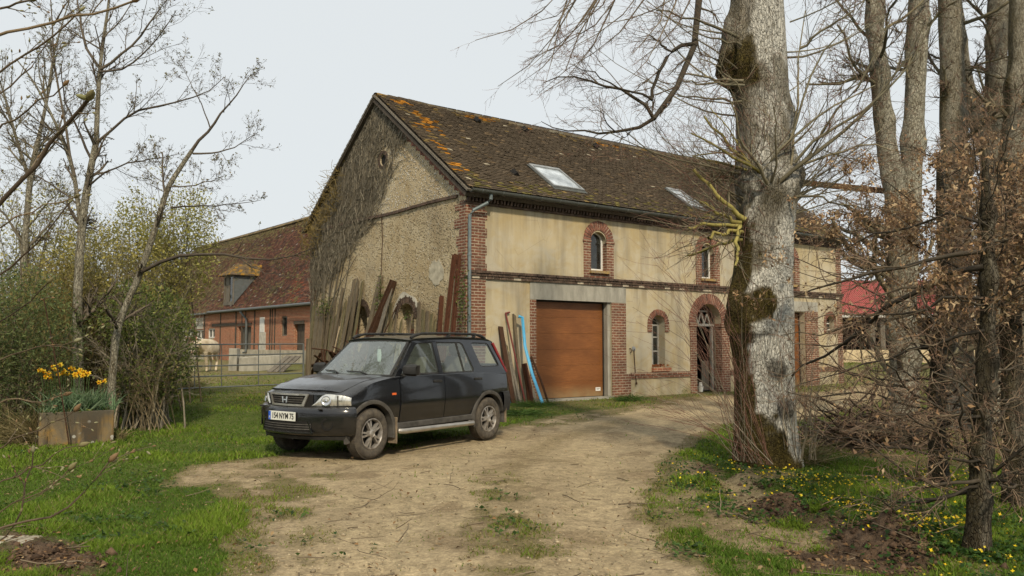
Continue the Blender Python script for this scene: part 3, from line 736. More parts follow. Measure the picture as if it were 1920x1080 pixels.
# ---- tiled roofs
def tiles(name, origin, a, b, Wd, Sl, parent, colfn, tw=.165, gauge=.105, lift=.030, sag=None, skip=None, seed=1):
    rg = np.random.default_rng(seed); a = norm(a); b = norm(b); n = norm(np.cross(a, b)); n = n if n[2] > 0 else -n
    nr = int(Sl/gauge)+1; nc = int(Wd/tw)+2
    I, J = np.meshgrid(np.arange(nr), np.arange(nc), indexing='ij'); I = I.ravel(); J = J.ravel()
    x0 = (J-.5*(I % 2))*tw+rg.normal(0, .004, len(I)); x1 = x0+tw*.965; y0 = I*gauge+rg.normal(0, .005, len(I)); y1 = np.minimum(y0+gauge*1.45, Sl)
    x0 = np.clip(x0, 0, Wd); x1 = np.clip(x1, 0, Wd); ok = (x1-x0 > .02) & (y0 < Sl-.01)
    if skip is not None: ok &= ~skip((x0+x1)/2, y0)
    x0, x1, y0, y1 = x0[ok], x1[ok], y0[ok], y1[ok]; m = len(x0)
    lf = lift+np.abs(rg.normal(0, .006, m)); tw_ = rg.normal(0, .004, m)
    sg = (lambda x, y: 0*x) if sag is None else sag
    def P(x, y, h): return origin[None]+a[None]*x[:, None]+b[None]*y[:, None]+n[None]*(h+sg(x, y))[:, None]
    v = np.stack([P(x0, y0, lf+tw_), P(x1, y0, lf-tw_), P(x1, y1, 0*lf), P(x0, y1, 0*lf), P(x0, y0, lf+tw_-.022), P(x1, y0, lf-tw_-.022)], 1)
    k = (np.arange(m)*6)[:, None]
    F = np.concatenate([k+np.array([[0, 1, 2, 3]]), k+np.array([[4, 5, 1, 0]])], 0)
    col = colfn((x0+x1)/2, y0, rg); col = (np.repeat(col[:, None], 6, 1)*np.array([1.25, 1.25, .75, .75, .25, .25])[None, :, None]).reshape(-1, 3)  # row shadow painted into each tile: front edge darkened, top above it lighter
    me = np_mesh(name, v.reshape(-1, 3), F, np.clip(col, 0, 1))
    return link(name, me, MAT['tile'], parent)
def barn_cols(x, y, rg):
    m = len(x); n1 = fbm(x*.7, y*.7, 5, 4); n2 = fbm(x*2.2, y*2.2, 9, 3)
    c = np.array([.084, .065, .045])[None]*(.86+.26*rg.random(m))[:, None]*(.75+.5*n1)[:, None]
    k = (rg.random(m) < .05)[:, None]; c = np.where(k, np.array([.14, .10, .06])[None]*(.7+.6*rg.random(m))[:, None], c)
    k = (rg.random(m) < .003)[:, None]; c = np.where(k, np.array([.42, .37, .27])[None], c)
    # pale/ochre lichen thickest by the verge, the ridge and eaves
    ol = sstep(n2, .40, .58)*np.maximum.reduce([sstep(2.4-x+y*.12, .4, 2.2)*.85, sstep(y, 4.6, 5.8)*.9, sstep(.9-y, 0, .7)*.55])
    q = (rg.random(m) < ol*.22)[:, None]; c = np.where(q, np.array([.19, .135, .055])[None]*(.6+.7*rg.random(m))[:, None], c)
    s = 0
    for cx, cy, rx, ry in ((1.05, 4.6, .75, .9), (.8, 5.35, .8, .3), (.75, 3.7, .7, .8), (.40, 2.4, .42, .7), (3.5, 5.45, .9, .22), (5.6, 5.5, .8, .18), (.3, 1.0, .35, .8), (9, 5.4, 1.2, .25)):
        s = np.maximum(s, np.exp(-((x-cx)/rx)**2-((y-cy)/ry)**2))
    q = (rg.random(m) < sstep(s*(.45+n2), .54, .84)*.55)[:, None]; c = np.where(q, np.array([.40, .175, .025])[None]*(.45+.75*rg.random(m))[:, None], c)
    # mossy greenish lower courses
    q = (rg.random(m) < sstep(1.2-y, 0, 1.2)*.22)[:, None]; c = np.where(q, np.array([.135, .115, .04])[None]*(.6+.7*rg.random(m))[:, None], c)
    return c
def roof_pt(s, t):
    z = H_E+(H_R-H_E)*((t-T_E0)/(T_R-T_E0)) if t <= T_R else H_R+(5.36-H_R)*((t-T_R)/(T_E1-T_R))
    return C0+dF*s+dG*t+UP*z
o = roof_pt(S0, T_E0); bvec = roof_pt(S0, T_R)-o; SL = np.linalg.norm(bvec)
sag = lambda x, y: -.07*np.sin(np.clip(x/(S1-S0), 0, 1)*PI)*sstep(y, .5, 4)+.025*(fbm(x*.45, y*.45, 3, 3)-.5)
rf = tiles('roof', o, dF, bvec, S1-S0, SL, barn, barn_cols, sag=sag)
deck = MB(); nn = norm(np.cross(dF, bvec)); nn = nn if nn[2] > 0 else -nn
deck.obox(o-nn*.26, dF*(S1-S0), bvec, nn*.10); deck.build('roof_deck', MAT['timber'], rf)
o2 = roof_pt(S1, T_E1); b2 = roof_pt(S1, T_R)-o2
r2 = tiles('roof', o2, -dF, b2, S1-S0, np.linalg.norm(b2), barn, barn_cols, tw=.33, gauge=.2, seed=4)
deck = MB(); n2 = norm(np.cross(dF, b2)); n2 = n2 if n2[2] > 0 else -n2
deck.obox(o2-n2*.14, -dF*(S1-S0), b2, n2*.10); deck.build('roof_deck', MAT['timber'], r2)
rd = MB(); s = S0
while s < S1-.1:
    L = .36; zz = -.09*math.sin((s-S0)/(S1-S0)*PI)+.02*math.sin(s*2.1)
    g0 = random.uniform(.55, 1.1); cc = random.choice([(.20, .165, .11), (.25, .20, .125), (.15, .12, .085), (.28, .18, .06), (.28, .255, .19)]); cc = tuple(x*g0 for x in cc)
    rd.lathe([(.155, 0), (.175, .03), (.135, L), (.06, L), (.06, 0)], roof_pt(s, T_R)+UP*(zz-.035), dF, 8, col=cc, e1=-dG, span=PI); s += L-.02
rd.build('ridge_tiles', MAT['tile'], barn, smooth=.7)
vg = MB(); vg.bar(roof_pt(S0+.03, T_E0)-UP*.09, roof_pt(S0+.03, T_R)-UP*.09, .05, .13, nG); vg.bar(roof_pt(S0+.03, T_E1)-UP*.09, roof_pt(S0+.03, T_R)-UP*.09, .05, .13, nG)
vg.build('verge', MAT['wood_grey'], barn)
# gutter with brackets, downpipe
gu = MB(); prof = [(.085*math.cos(a), .085*math.sin(a)) for a in np.linspace(PI, 2*PI, 9)]; prof += [(.078*math.cos(a), .078*math.sin(a)) for a in np.linspace(2*PI, PI, 9)]
o0 = C0+dF*(S0+.05)+dG*(T_E0-.045)+UP*(H_E-.045)
gu.prism([o0+nF*x+UP*y for x, y in prof], dF*(S1-S0-.1))
go = gu.build('gutter', MAT['gutter_dark'], barn, smooth=.6)
gb = MB()
for s in np.arange(.3, 16.4, .62): gb.prism([o0+dF*s+nF*x*1.07+UP*y*1.07 for x, y in prof], dF*.03)
gb.build('gutter_brackets', MAT['galv'], go)
dp = MB(); q0 = FP(.52, 5.30, .34); 
dp.tube([q0+UP*.02, q0-UP*.16, FP(.46, 5.06, .30), FP(.13, 4.86, .12), FP(.05, 4.74, .10), FP(.05, 4.55, .09), FP(.05, 2.2, .09), FP(.05, .0, .09)], [.06, .047, .045, .045, .045, .045, .045, .045], 10)
for z in (.9, 2.1, 3.75): dp.lathe([(.045, -.02), (.055, -.02), (.055, .02), (.045, .02)], FP(.05, z, .09), UP, 12)
dp.build('downpipe', MAT['zinc'], barn, smooth=.7)
# skylights
for k, (pa, pb) in enumerate(((((990.7, 307.4), (1096, 357.4)), None), (((1248, 351.9), (1322, 390.7)), None), (None, (13.0, 1.25)))):
    if pa:
        nrm = nn; P1 = on_plane(*pa[0], o+nn*.06, nn); P2 = on_plane(*pa[1], o+nn*.06, nn); bu = norm(bvec)
        s0 = np.dot(P1-o, nF*0+dF); 
        # solve in (dF,bu) basis
        A = np.array([[np.dot(dF, dF), np.dot(dF, bu)], [np.dot(dF, bu), 1]])
        c1 = np.linalg.solve(A, [np.dot(P1-o, dF), np.dot(P1-o, bu)]); c2 = np.linalg.solve(A, [np.dot(P2-o, dF), np.dot(P2-o, bu)])
        x0, x1, y0, y1 = c1[0], c2[0], c2[1], c1[1]
    else: x0, x1, y0, y1 = 13., 14., 1.3, 2.5
    R = lambda x, y, h: o+dF*x+norm(bvec)*y+nn*h
    bb = norm(bvec); fr = MB(); t_ = .06
    for (xa, xb, ya, yb) in ((x0, x0+t_, y0, y1), (x1-t_, x1, y0, y1), (x0+t_, x1-t_, y0, y0+t_), (x0+t_, x1-t_, y1-.12, y1)):
        fr.obox(R(xa, ya, -.02), dF*(xb-xa), bb*(yb-ya), nn*.11)
    sk = fr.build('skylight', MAT['gutter_dark'] if k == 2 else MAT['lead'], barn, bevel=.008)
    p_ = MB(); p_.obox(R(x0+t_, y0+t_, .045), dF*(x1-x0-2*t_), bb*(y1-y0-t_-.12), nn*.012); p_.build('pane', MAT['sky_glass'], sk)
    fl_ = MB(); fl_.obox(R(x0-.05, y0-.12, .028), dF*(x1-x0+.1), bb*.115, nn*.012); fl_.obox(R(x0-.05, y0, .025), dF*.045, bb*(y1-y0), nn*.02); fl_.obox(R(x1+.005, y0, .025), dF*.045, bb*(y1-y0), nn*.02); fl_.build('flashing', MAT['gutter_dark'], sk)
# roof vents (dark slots)
for s, y in ((2.1, 1.15), (3.1, 5.0), (7.9, 4.8), (5.0, 5.05)):
    q = R(s, y, .02); vt = MB(); vt.prism([q, q+dF*.2, q+dF*.1+nn*.09], norm(bvec)*.22); vt.build('roof_vent', MAT['dark_void'], barn)
# wall tie ring + hanging rod beside the garage
tr = thing('wall_hook', 'small round boss with hook and hanging rod on plaster right of the garage', 'hook', FP(*fac(1180, 655), .02))
m = MB(); s_, z_ = fac(1188, 654); m.lathe([(0, .03), (.07, .02), (.075, 0)], FP(s_, z_, 0), nF, 14); m.build('boss', MAT['lead'], tr, smooth=.6)
m = MB(); m.tube([FP(s_, z_, .03), FP(s_-.02, z_-.1, .04), FP(s_+.03, z_-.7, .03), FP(s_+.04, z_-.98, .06)], .012, 6); s2, z2 = fac(1180, 657); m.tube([FP(s2, z2+.05, .0), FP(s2, z2+.05, .06), FP(s2+.03, z2-.05, .07), FP(s2, z2-.06, .03)], .014, 6)
m.box(FP(s_+.04, z_-1.0, .06), (.05, .05, .06)); m.build('rod', MAT['rust_dark'], tr)
# ------------------------------------------------------------------ red brick barn at the back left
R0 = V(-10.6, 42.0, 0); nR = nG; dR = dG
def RP(t, z, o=0): return R0+dR*t+nR*o+UP*z
def rfac(u, v, o=0):
    P = on_plane(u, v, R0+nR*o, nR); return float(np.dot(P-R0, dR)), float(P[2])
def rbox(mb, t0, t1, z0, z1, o0, o1): return mb.obox(RP(t0, z0, o0), dR*(t1-t0), nR*(o1-o0), UP*(z1-z0))
def rrect(mb, u0, u1, v0, v1, o0, o1):
    t1, z1 = rfac(u0, v0); t0, z0 = rfac(u1, v1); _, zb = rfac((u0+u1)/2, v1); _, zt = rfac((u0+u1)/2, v0); rbox(mb, t0, t1, zb, zt, o0, o1); return t0, t1, zb, zt
rb = thing('brick_barn', 'long low red brick and timber barn with steep red tiled roof behind the gate', 'barn', R0+UP*.3)
w = MB(); rbox(w, -6, 34, .2, 3.75, -.4, 0)
holes = [(447, 470, 613, 668), (552, 570.5, 607, 672), (528, 538, 593, 630), (348, 362, 617, 632), (368, 381, 618.5, 636), (390, 402.5, 616, 633.5)]
cut = []; HR = []
for u0, u1, v0, v1 in holes:
    m = MB(); HR.append(rrect(m, u0, u1, v0, v1, -.3, .3)); cut.append(m)
me = boolean(w, cut); box_uv(me); link('wall', me, MAT['brick_red'], rb)
m = MB(); rbox(m, -6, 11.0, .2, 1.15, -.1, .06); rbox(m, 16.5, 34, .2, 1.25, -.1, .07); rbox(m, 15.2, 15.9, .2, 1.9, -.1, .1)
m.build('stone_plinth', MAT['stone'], rb)
m = MB()
for u, wd in ((443, 5), (478, 3.5), (507, 3), (516, 2.5), (511, 2), (461, 2.2), (454, 2.2), (414, 3), (384, 4.5), (365, 4), (343, 4)):
    t, _ = rfac(u, 600); ww = wd/1480*50*.62; m = MB(); rbox(m, t-ww, t+ww, .5, 3.70, -.05, .035); m.build('timber_post', MAT['timber'], rb)
for a, b, v in ((446, 472, 610), (398, 443, 611), (552, 571, 606)):
    t1, z = rfac(a, v); t0, _ = rfac(b, v); m = MB(); rbox(m, t0, t1, z-.06, z+.12, -.05, .05); m.build('timber_rail', MAT['timber'], rb)
m = MB(); rrect(m, 487, 497.5, 623, 676, -.05, .03); m.build('plaster_panel', MAT['pale_render'], rb)
for q_ in ((368, 381, 596, 617), (335, 347, 598, 660)): m = MB(); rrect(m, *q_, -.05, .03); m.build('plaster_panel', MAT['pale_render'], rb)
m = MB(); rrect(m, 488.5, 496, 595, 623, -.02, .045); m.build('slit_shutter', MAT['white_paint'], rb)
for i, (t0, t1, z0, z1) in enumerate(HR):
    if i < 2:
        m = MB(); n = 5 if i == 0 else 4
        for k in range(n):
            a = t0+(t1-t0)*k/n; rbox(m, a+.01, a+(t1-t0)/n-.01, z0, z1, -.22, -.18)
        d = m.build('door', MAT['wood_grey'] if i == 0 else MAT['timber'], rb)
        if i == 0:
            m = MB(); rbox(m, t0+.02, t0+(t1-t0)*.62, z0, z0+(z1-z0)*.62, -.18, -.13); m.build('door_leaf', MAT['wood_grey'], d)
    else:
        m = MB(); f = .07
        rbox(m, t0, t0+f, z0, z1, -.14, -.06); rbox(m, t1-f, t1, z0, z1, -.14, -.06); rbox(m, t0, t1, z0, z0+f, -.14, -.06); rbox(m, t0, t1, z1-f, z1, -.14, -.06)
        if i > 2: rbox(m, (t0+t1)/2-.03, (t0+t1)/2+.03, z0, z1, -.14, -.06)
        wn = m.build('window', MAT['white_paint'] if i > 2 else MAT['wood_grey'], rb)
        m = MB(); rbox(m, t0, t1, z0, z1, -.17, -.15); m.build('pane', MAT['window_glass'], wn)
m = MB(); rbox(m, -6, 34, .2, 3.6, -9, -8.8); m.build('rear_wall', MAT['brick_red'], rb)
for t in (-6, 34): m = MB(); m.prism([R0+dR*t-nR*a+UP*z for a, z in ((.2, .2), (8.8, .2), (8.8, 3.7), (4.5, 9.8), (.2, 3.7))], dR*(.3 if t < 0 else -.3)); m.build('end_wall', MAT['brick_red'], rb)
def red_cols(x, y, rg):
    m = len(x); n1 = fbm(x*.35, y*.5, 15, 4); n2 = fbm(x*.9, y*.9, 19, 3)
    c = np.array([.135, .064, .043])[None]*(.55+.9*rg.random(m))[:, None]*(.6+.8*n1)[:, None]
    c = np.where((rg.random(m) < .22)[:, None], np.array([.085, .055, .045])[None]*(.7+.6*rg.random(m))[:, None], c)
    rr = sstep(2.8-np.abs(y-1.6), 0, 1.5)*sstep(12-x, 0, 8)*sstep(n2, .35, .6); c = np.where((rg.random(m) < rr*.7)[:, None], np.array([.235, .075, .042])[None]*(.6+.7*rg.random(m))[:, None], c)
    q = (rg.random(m) < sstep(n2, .5, .7)*.4+sstep(y, 6.6, 7.6)*.45+sstep(x, 17, 24)*.35)[:, None]; c = np.where(q, np.array([.17, .135, .06])[None]*(.6+.7*rg.random(m))[:, None], c)
    q = (rg.random(m) < sstep(5-x, 0, 4)*.22)[:, None]; c = np.where(q, np.array([.22, .14, .045])[None]*(.6+.7*rg.random(m))[:, None], c)
    q = (rg.random(m) < .008)[:, None]; c = np.where(q, np.array([.40, .36, .3])[None], c)
    return c
ro = RP(-6, 3.66, .38); rbv = (RP(-6, 10.0, -4.5)-ro); 
rr_ = tiles('roof', ro, dR, rbv, 40, np.linalg.norm(rbv), rb, red_cols, tw=.19, gauge=.125, seed=9, sag=lambda x, y: .12*(fbm(x*.25, y*.3, 6, 3)-.5)-.10*np.sin(np.clip((x-4)/26, 0, 1)*PI))
nrr = norm(np.cross(dR, rbv)); nrr = nrr if nrr[2] > 0 else -nrr
m = MB(); m.obox(ro-nrr*.25, dR*40, rbv, nrr*.1); bo = RP(-6, 3.6, -9.4); m.obox(bo, dR*40, RP(-6, 10, -4.5)-bo, UP*.1); m.build('roof_deck', MAT['timber'], rr_)
m = MB(); t = -6
while t < 34: 
    m.lathe([(.15, 0), (.17, .03), (.14, .42), (.08, .42), (.08, 0)], RP(t, 9.98-.1*math.sin(max(0, min(1, (t-4)/26))*PI), -4.5), dR, 8, col=random.choice([(.19, .14, .08), (.15, .12, .07), (.24, .18, .1)]), e1=nR, span=PI); t += .4
m.build('ridge_tiles', MAT['tile'], rb)
m = MB(); m.tube([RP(-6, 3.62, .46), RP(15.2, 3.60, .46)], .08, 8); m.tube([RP(15.6, 3.55, .44), RP(34, 3.5, .44)], .06, 8)
t_, z_ = rfac(466, 600); m.tube([RP(t_+.3, 3.5, .44), RP(t_, 3.0, .12), RP(t_, 1.0, .12), RP(t_+.25, .95, .2)], .07, 8); m.build('gutter', MAT['galv'], rb)
# dormer
tA, _ = rfac(440, 550); tB, _ = rfac(422.5, 550)
m = MB(); zb, zt = 4.05, 6.0
fz = MB(); rbox(fz, tA, tB, zb-.05, zb+.18, .02, .12); rbox(fz, tA, tA+.14, zb+.15, zt, .02, .10); rbox(fz, tB-.14, tB, zb+.15, zt, .02, .10); rbox(fz, tA, tB, zt-.14, zt, .02, .12); rbox(fz, (tA+tB)/2-.05, (tA+tB)/2+.05, zb+.15, zt, .02, .07)
dm = fz.build('dormer', MAT['wood_grey'], rb)
pn = MB(); rbox(pn, tA+.1, (tA+tB)/2, zb+.15, zt-.1, 0, .03); pn.build('pane', MAT['window_glass'], dm)
pn = MB(); rbox(pn, (tA+tB)/2, tB-.1, zb+.15, zt-.1, 0, .03); pn.build('shutter', MAT['wood_grey'], dm)
ck = MB()
for t in (tA, tB-.06): ck.prism([RP(t, zb, .05), RP(t, zt, .05), RP(t, zt, -1.5)], dR*.06)
ck.build('dormer_cheek', MAT['slate'], dm)
# dormer roof: small hipped tiled cap
apx0 = RP((tA+tB)/2, zt+.78, -.5); apx1 = RP((tA+tB)/2, zt+.78, -2.1); e = .24
dr_ = MB(); pL = RP(tB+e, zt-.04, .42); pR = RP(tA-e, zt-.04, .42); pLb = RP(tB+e, zt-.04, -1.9); pRb = RP(tA-e, zt-.04, -1.9)
def patch(a, b, c, d, nu, nv):
    for i in range(nu):
        for j in range(nv):
            f = lambda x, y: (np.asarray(a)*(1-x)+np.asarray(b)*x)*(1-y)+(np.asarray(d)*(1-x)+np.asarray(c)*x)*y
            col = random.choice([(.22, .13, .035), (.16, .11, .05), (.11, .08, .05), (.30, .165, .03), (.13, .095, .06)])
            q = [f(i/nu, j/nv), f((i+1)/nu, j/nv), f((i+1)/nu, min(1, (j+1.3)/nv)), f(i/nu, min(1, (j+1.3)/nv))]; u_ = UP*.03
            dr_.add([q[0]+u_, q[1]+u_, q[2], q[3], q[0]-u_, q[1]-u_], [(0, 1, 2, 3), (4, 5, 1, 0)], col)
patch(pL, pR, apx0, apx0, 10, 9); patch(pR, pRb, apx1, apx0, 10, 9); patch(pLb, pL, apx0, apx1, 10, 9)
dr_.build('dormer_roof', MAT['tile'], dm, uv=False, recalc=False)

# ------------------------------------------------------------------ trough and ramp board before it
p0 = at(448, 695, 33.0); p1 = at(528, 690, 33.6); gx = norm(p1-p0); gy = V(-gx[1], gx[0], 0); zb = float(gz(-11, 33))-.05
L_ = np.linalg.norm((p1-p0)[:2]); m = MB(); b0 = V(p0[0], p0[1], zb); hgt = .62
m.obox(b0, gx*L_, gy*.12, UP*hgt); m.obox(b0+gy*.75, gx*L_, gy*.12, UP*hgt); m.obox(b0+gy*.12, gx*.12, gy*.63, UP*hgt); m.obox(b0+gx*(L_-.12)+gy*.12, gx*.12, gy*.63, UP*hgt); m.obox(b0+gx*.12+gy*.12, gx*(L_-.24), gy*.63, UP*.15)
o = m.build('trough', MAT['concrete'], bevel=.02); tag(o, 'long grey concrete water trough in the yard before the brick barn', 'trough')
m = MB(); q0 = at(439, 688, 33.5); m.box(V(q0[0], q0[1], zb+.5), (.35, .4, 1.0)); o = m.build('stone_post', MAT['concrete'], bevel=.02); tag(o, 'squat concrete post at the left end of the water trough', 'post')
a = at(505, 698, 32.0); a[2] = zb+.05; b = at(540, 668.5, 33.6); m = MB()
for k in range(3): off = V(gx[0], gx[1], 0)*(.24*k); m.bar(a+off*.9, b+off*.9, .22, .05, (0, 0, 1))
o = m.build('ramp_board', MAT['wood_grey']); tag(o, 'pale grey board ramp leaning up beside the water trough', 'board')

# ------------------------------------------------------------------ field gate
ga = at(340, 646, 18.4); gb_ = at(568.5, 645, 20.3)
gt = thing('field_gate', 'galvanised five bar tubular field gate across the yard entrance', 'gate', V(gb_[0], gb_[1], float(gz(gb_[0], gb_[1]))))
bars = [((350, 646), (568, 645)), ((350, 668.5), (568, 662.7)), ((350, 687.2), (568, 681.7)), ((350, 706.9), (556, 700)), ((350, 728.2), (540, 720.3))]
def gY(u): return 18.45+(20.3-18.45)*(u-350)/(568-350)
ends = []
m = MB()
for (u0, v0), (u1, v1) in bars:
    f = (v1-v0)/(u1-u0); vL = v0+f*(300-u0); vR = v0+f*(569-u0)
    A, B = at(300, vL, gY(300)), at(569, vR, gY(569)); m.tube([A, B], .017, 8); ends.append((A, B))
m.build('gate_bars', MAT['galv'], gt, smooth=.7)
for e_ in (0, 1): m = MB(); m.tube([ends[0][e_], ends[4][e_]], .025, 8); m.build('gate_end', MAT['galv'], gt)
for f, a_, b_ in ((.4, 0, 4), (.66, 0, 4), (.22, 2, 4), (.82, 0, 3)): m = MB(); m.bar(ends[a_][0]*(1-f)+ends[a_][1]*f, ends[b_][0]*(1-f)+ends[b_][1]*f, .03, .012, nG); m.build('gate_upright', MAT['galv'], gt)
pp = ends[0][1]+V(.12, .05, 0); z0 = gh(pp[0], pp[1]); m = MB(); m.tube([V(pp[0], pp[1], z0-.2), V(pp[0], pp[1], z0+.8), V(pp[0]+.01, pp[1], z0+1.35)], [.08, .075, .07], 10)
o = m.build('gate_post', MAT['wood_old']); tag(o, 'round weathered timber post carrying the right end of the field gate', 'post')

# ------------------------------------------------------------------ far-right open shed with red roof
def shed():
    Y0 = 44.0; a = at(1560, 690, Y0); gl = .45
    xl = at(1560, 600, Y0)[0]; xr = at(1812, 600, Y0)[0]
    e = at(1600, 590, Y0)[2]; rtop = at(1600, 527, Y0+4)[2]
    t = thing('open_shed', 'open fronted shed with red sheet roof on posts at far right', 'shed', V((xl+xr)/2, Y0, gl))
    m = MB(); nx = 60
    for k in range(nx):
        x = xl+(xr-xl)*k/nx; dx = (xr-xl)/nx; 
        x2 = x+dx*.96
        cutx = 1
        m.obox(V(x, Y0-.3, e), V(dx*.5, 0, 0), V(0, 4.3, rtop-e), V(0, 0, .03)); m.obox(V(x+dx*.5, Y0-.3, e+.025), V(dx*.5, 0, 0), V(0, 4.3, rtop-e), V(0, 0, .03))
    m.build('roof', MAT['red_sheet'], t)
    m = MB(); m.obox(V(xl, Y0-.32, e-.16), V(xr-xl, 0, 0), V(0, .03, 0), V(0, 0, .14)); m.build('fascia', MAT['white_paint'], t)
    m = MB()
    for u in (1572, 1636, 1655, 1715, 1765, 1806): x = at(u, 600, Y0)[0]; m = MB(); m.obox(V(x-.13, Y0, gl), V(.26, 0, 0), V(0, .26, 0), V(0, 0, e-gl-.1)); m.build('post', MAT['wood_grey'], t)
    m = MB(); m.obox(V(xl, Y0+4.2, gl), V(xr-xl, 0, 0), V(0, .2, 0), V(0, 0, rtop-gl-.1)); m.obox(V(xl, Y0, gl), V(.15, 0, 0), V(0, 4.2, 0), V(0, 0, e-gl)); m.obox(V(xr, Y0, gl), V(.15, 0, 0), V(0, 4.2, 0), V(0, 0, e-gl))
    m.obox(V(xl, Y0+4.5, e), V(xr-xl, 0, 0), V(0, 3, -(rtop-e)*0), V(0, 0, .05)); m.build('back_wall', MAT['dark_inside'], t)
    z1 = at(1600, 656, Y0-2)[2]; m = MB(); m.obox(V(xl-.5, Y0-2, gl-.3), V(xr-xl+1, 0, 0), V(0, .3, 0), V(0, 0, z1-gl+.3))
    o = m.build('low_wall', MAT['sandstone']); tag(o, 'low sandy wall in front of the red roofed shed', 'wall')
MAT['red_sheet'] = simple('red_sheet', (.30, .062, .05), .55, .15, 3, spec=.4)
MAT['sandstone'] = simple('sandstone', (.50, .40, .25), .95, .25, 3, bump=.4, bscale=12)
shed()
# ------------------------------------------------------------------ the parked car (own axes: x forward, y to its left, z up)
def m_paint():
    t = NT('car_paint'); g = t.n('ShaderNodeNewGeometry'); nz = t.sep(g.outputs['Normal'], 2); pz = t.sep(t.uv(kind='Object'), 2)
    n = t.noise(5, 6, .65); up = t.math('MULTIPLY', t.ramp(nz, [(.35, 0), (.95, 1)]), t.ramp(n, [(.3, .22), (.7, .62)]))
    mr = t.n('ShaderNodeMapRange'); t.l(pz, mr.inputs[0]); mr.inputs[1].default_value = .95; mr.inputs[2].default_value = .3
    low = t.math('MULTIPLY', mr.outputs[0], t.ramp(t.noise(7, 6, .7), [(.35, .03), (.8, .42)]))
    col = t.mix(up, (.007, .008, .010), (.075, .073, .068)); col = t.mix(low, col, (.062, .054, .042))
    spk = t.ramp(t.noise(90, 3, .7), [(.64, 0), (.8, .15)]); col = t.mix(spk, col, (.14, .13, .11))
    r = t.math('ADD', .16, t.math('MULTIPLY', t.math('MAXIMUM', up, low), .38))
    t.fin(col, r, 0, .4); t.put(t.b.inputs['Coat Weight'], .6); t.put(t.b.inputs['Coat Roughness'], .05); return t.m
MAT['paint'] = m_paint()
MAT['trim'] = simple('black_trim', (.028, .027, .025), .65, .4, 12, spec=.3)
MAT['cladding'] = simple('grey_cladding', (.075, .070, .062), .8, .4, 9, spec=.2)
MAT['tyre'] = simple('tyre', (.085, .072, .055), .92, .4, 14, bump=.4, bscale=60, c2=(.04, .036, .032))
MAT['alloy'] = simple('alloy', (.42, .40, .37), .4, .3, 12, .6, c2=(.20, .17, .14))
MAT['chrome'] = simple('chrome', (.62, .62, .62), .18, .08, 9, .9)
MAT['step'] = simple('step_tube', (.46, .43, .38), .35, .2, 6, .8)
MAT['mud'] = simple('mudflap', (.20, .155, .105), .9, .4, 12)
MAT['seat'] = simple('seat_cloth', (.13, .125, .11), .95, .2, 8)
MAT['dash'] = simple('dash', (.42, .41, .36), .8, .15, 6)
MAT['amber'] = simple('amber', (.75, .14, .03), .25, .1, 9, spec=.6)
MAT['tail_red'] = simple('tail_red', (.25, .015, .015), .3, .15, 9, spec=.6)
MAT['plate_white'] = simple('plate_white', (.66, .66, .60), .5, .12, 9)
MAT['plate_blue'] = simple('plate_blue', (.02, .10, .50), .5, .05, 9)
MAT['ink'] = simple('ink', (.012, .012, .012), .6, .1, 9)
MAT['mask_cloth'] = simple('mask_cloth', (.62, .72, .70), .9, .1, 20)
def m_lamp():
    t = NT('headlamp'); w = t.vor(14, t.uv(1, 2.2, .5, 'Object')); col = t.ramp(w, [(.1, (.38, .38, .35)), (.6, (.66, .66, .61))])
    t.bump(w, .25, .01); t.fin(col, .12, .55, .8); t.put(t.b.inputs['Coat Weight'], 1.0); t.put(t.b.inputs['Coat Roughness'], .03); return t.m
MAT['lamp'] = m_lamp()

car = thing('parked_car', 'dusty black estate four by four parked on the dirt drive', 'car', (-1.8133, 12.238, 0.0), 4.1029)
def interp(x, pts):
    xs = [p[0] for p in pts]; ys = [p[1] for p in pts]; return float(np.interp(x, xs, ys))
def bow(x, y):
    a = abs(y)/.84
    return x-.34*float(sstep(x, 1.15, 2.0))*a**2.3+.10*float(sstep(-x, 1.3, 1.95))*a**3
def zs(x): return interp(x, [(-1.95, 1.05), (-1.0, 1.085), (.8, 1.085), (1.0, 1.068), (1.45, 1.0), (1.85, .91), (2.04, .868)])
def zc(x): return interp(x, [(-1.95, .98), (.74, .98), (.80, 1.075), (.98, 1.088), (1.15, 1.082), (1.5, 1.038), (1.85, .975), (1.99, .915), (2.04, .880)])
def zb(x): return interp(x, [(-1.95, .46), (-1.7, .36), (1.8, .34), (2.04, .38)])
def half(x):
    s, c, b = zs(x), zc(x), zb(x); k = interp(x, [(-1.95, .965), (-1.5, 1), (1.7, 1), (2.04, .985)])
    cab = x < .76
    return [(0, b), (.45, b), (.72*k, b), (.80*k, b+.03), (.822*k, .50), (.842*k, .66), (.848*k, min(.78, s-.075)), (.838*k, min(.93, s-.045)), (.815*k, s-.012), (.775*k, s+.004), (.70*k, s+.004 if cab else (s*.6+c*.4)), (.52, c if cab else c-.008), (.26, c), (0, c)]
def body_grid():
    xs = [-1.95, -1.93, -1.85, -1.7, -1.55, -1.31, -1.0, -.5, 0, .5, .68, .74, .80, .9, 1.0, 1.15, 1.31, 1.5, 1.65, 1.8, 1.9, 1.97, 2.02, 2.04]
    G = []
    for x in xs:
        h = half(x); ring = [(-y, z) for y, z in h[::-1]][:-1]+h[:-1]
        ring = [(y, z) for y, z in h]+[(-y, z) for y, z in h[::-1][1:-1]]
        G.append([V(bow(x, y), y, z) for y, z in ring])
    return xs, G
xs, G = body_grid(); nb = len(G[0]); m = MB(); m.grid(np.array(G), close=True)
for x, g in ((xs[0], G[0]), (xs[-1], G[-1])):      # end caps, bent with the plan curve
    h = half(x); n = len(h); fr = np.linspace(-1, 1, 15)
    m.grid([[V(bow(x, y*f), y*f, z) for f in fr] for y, z in [(max(a, .001), b) for a, b in h]])
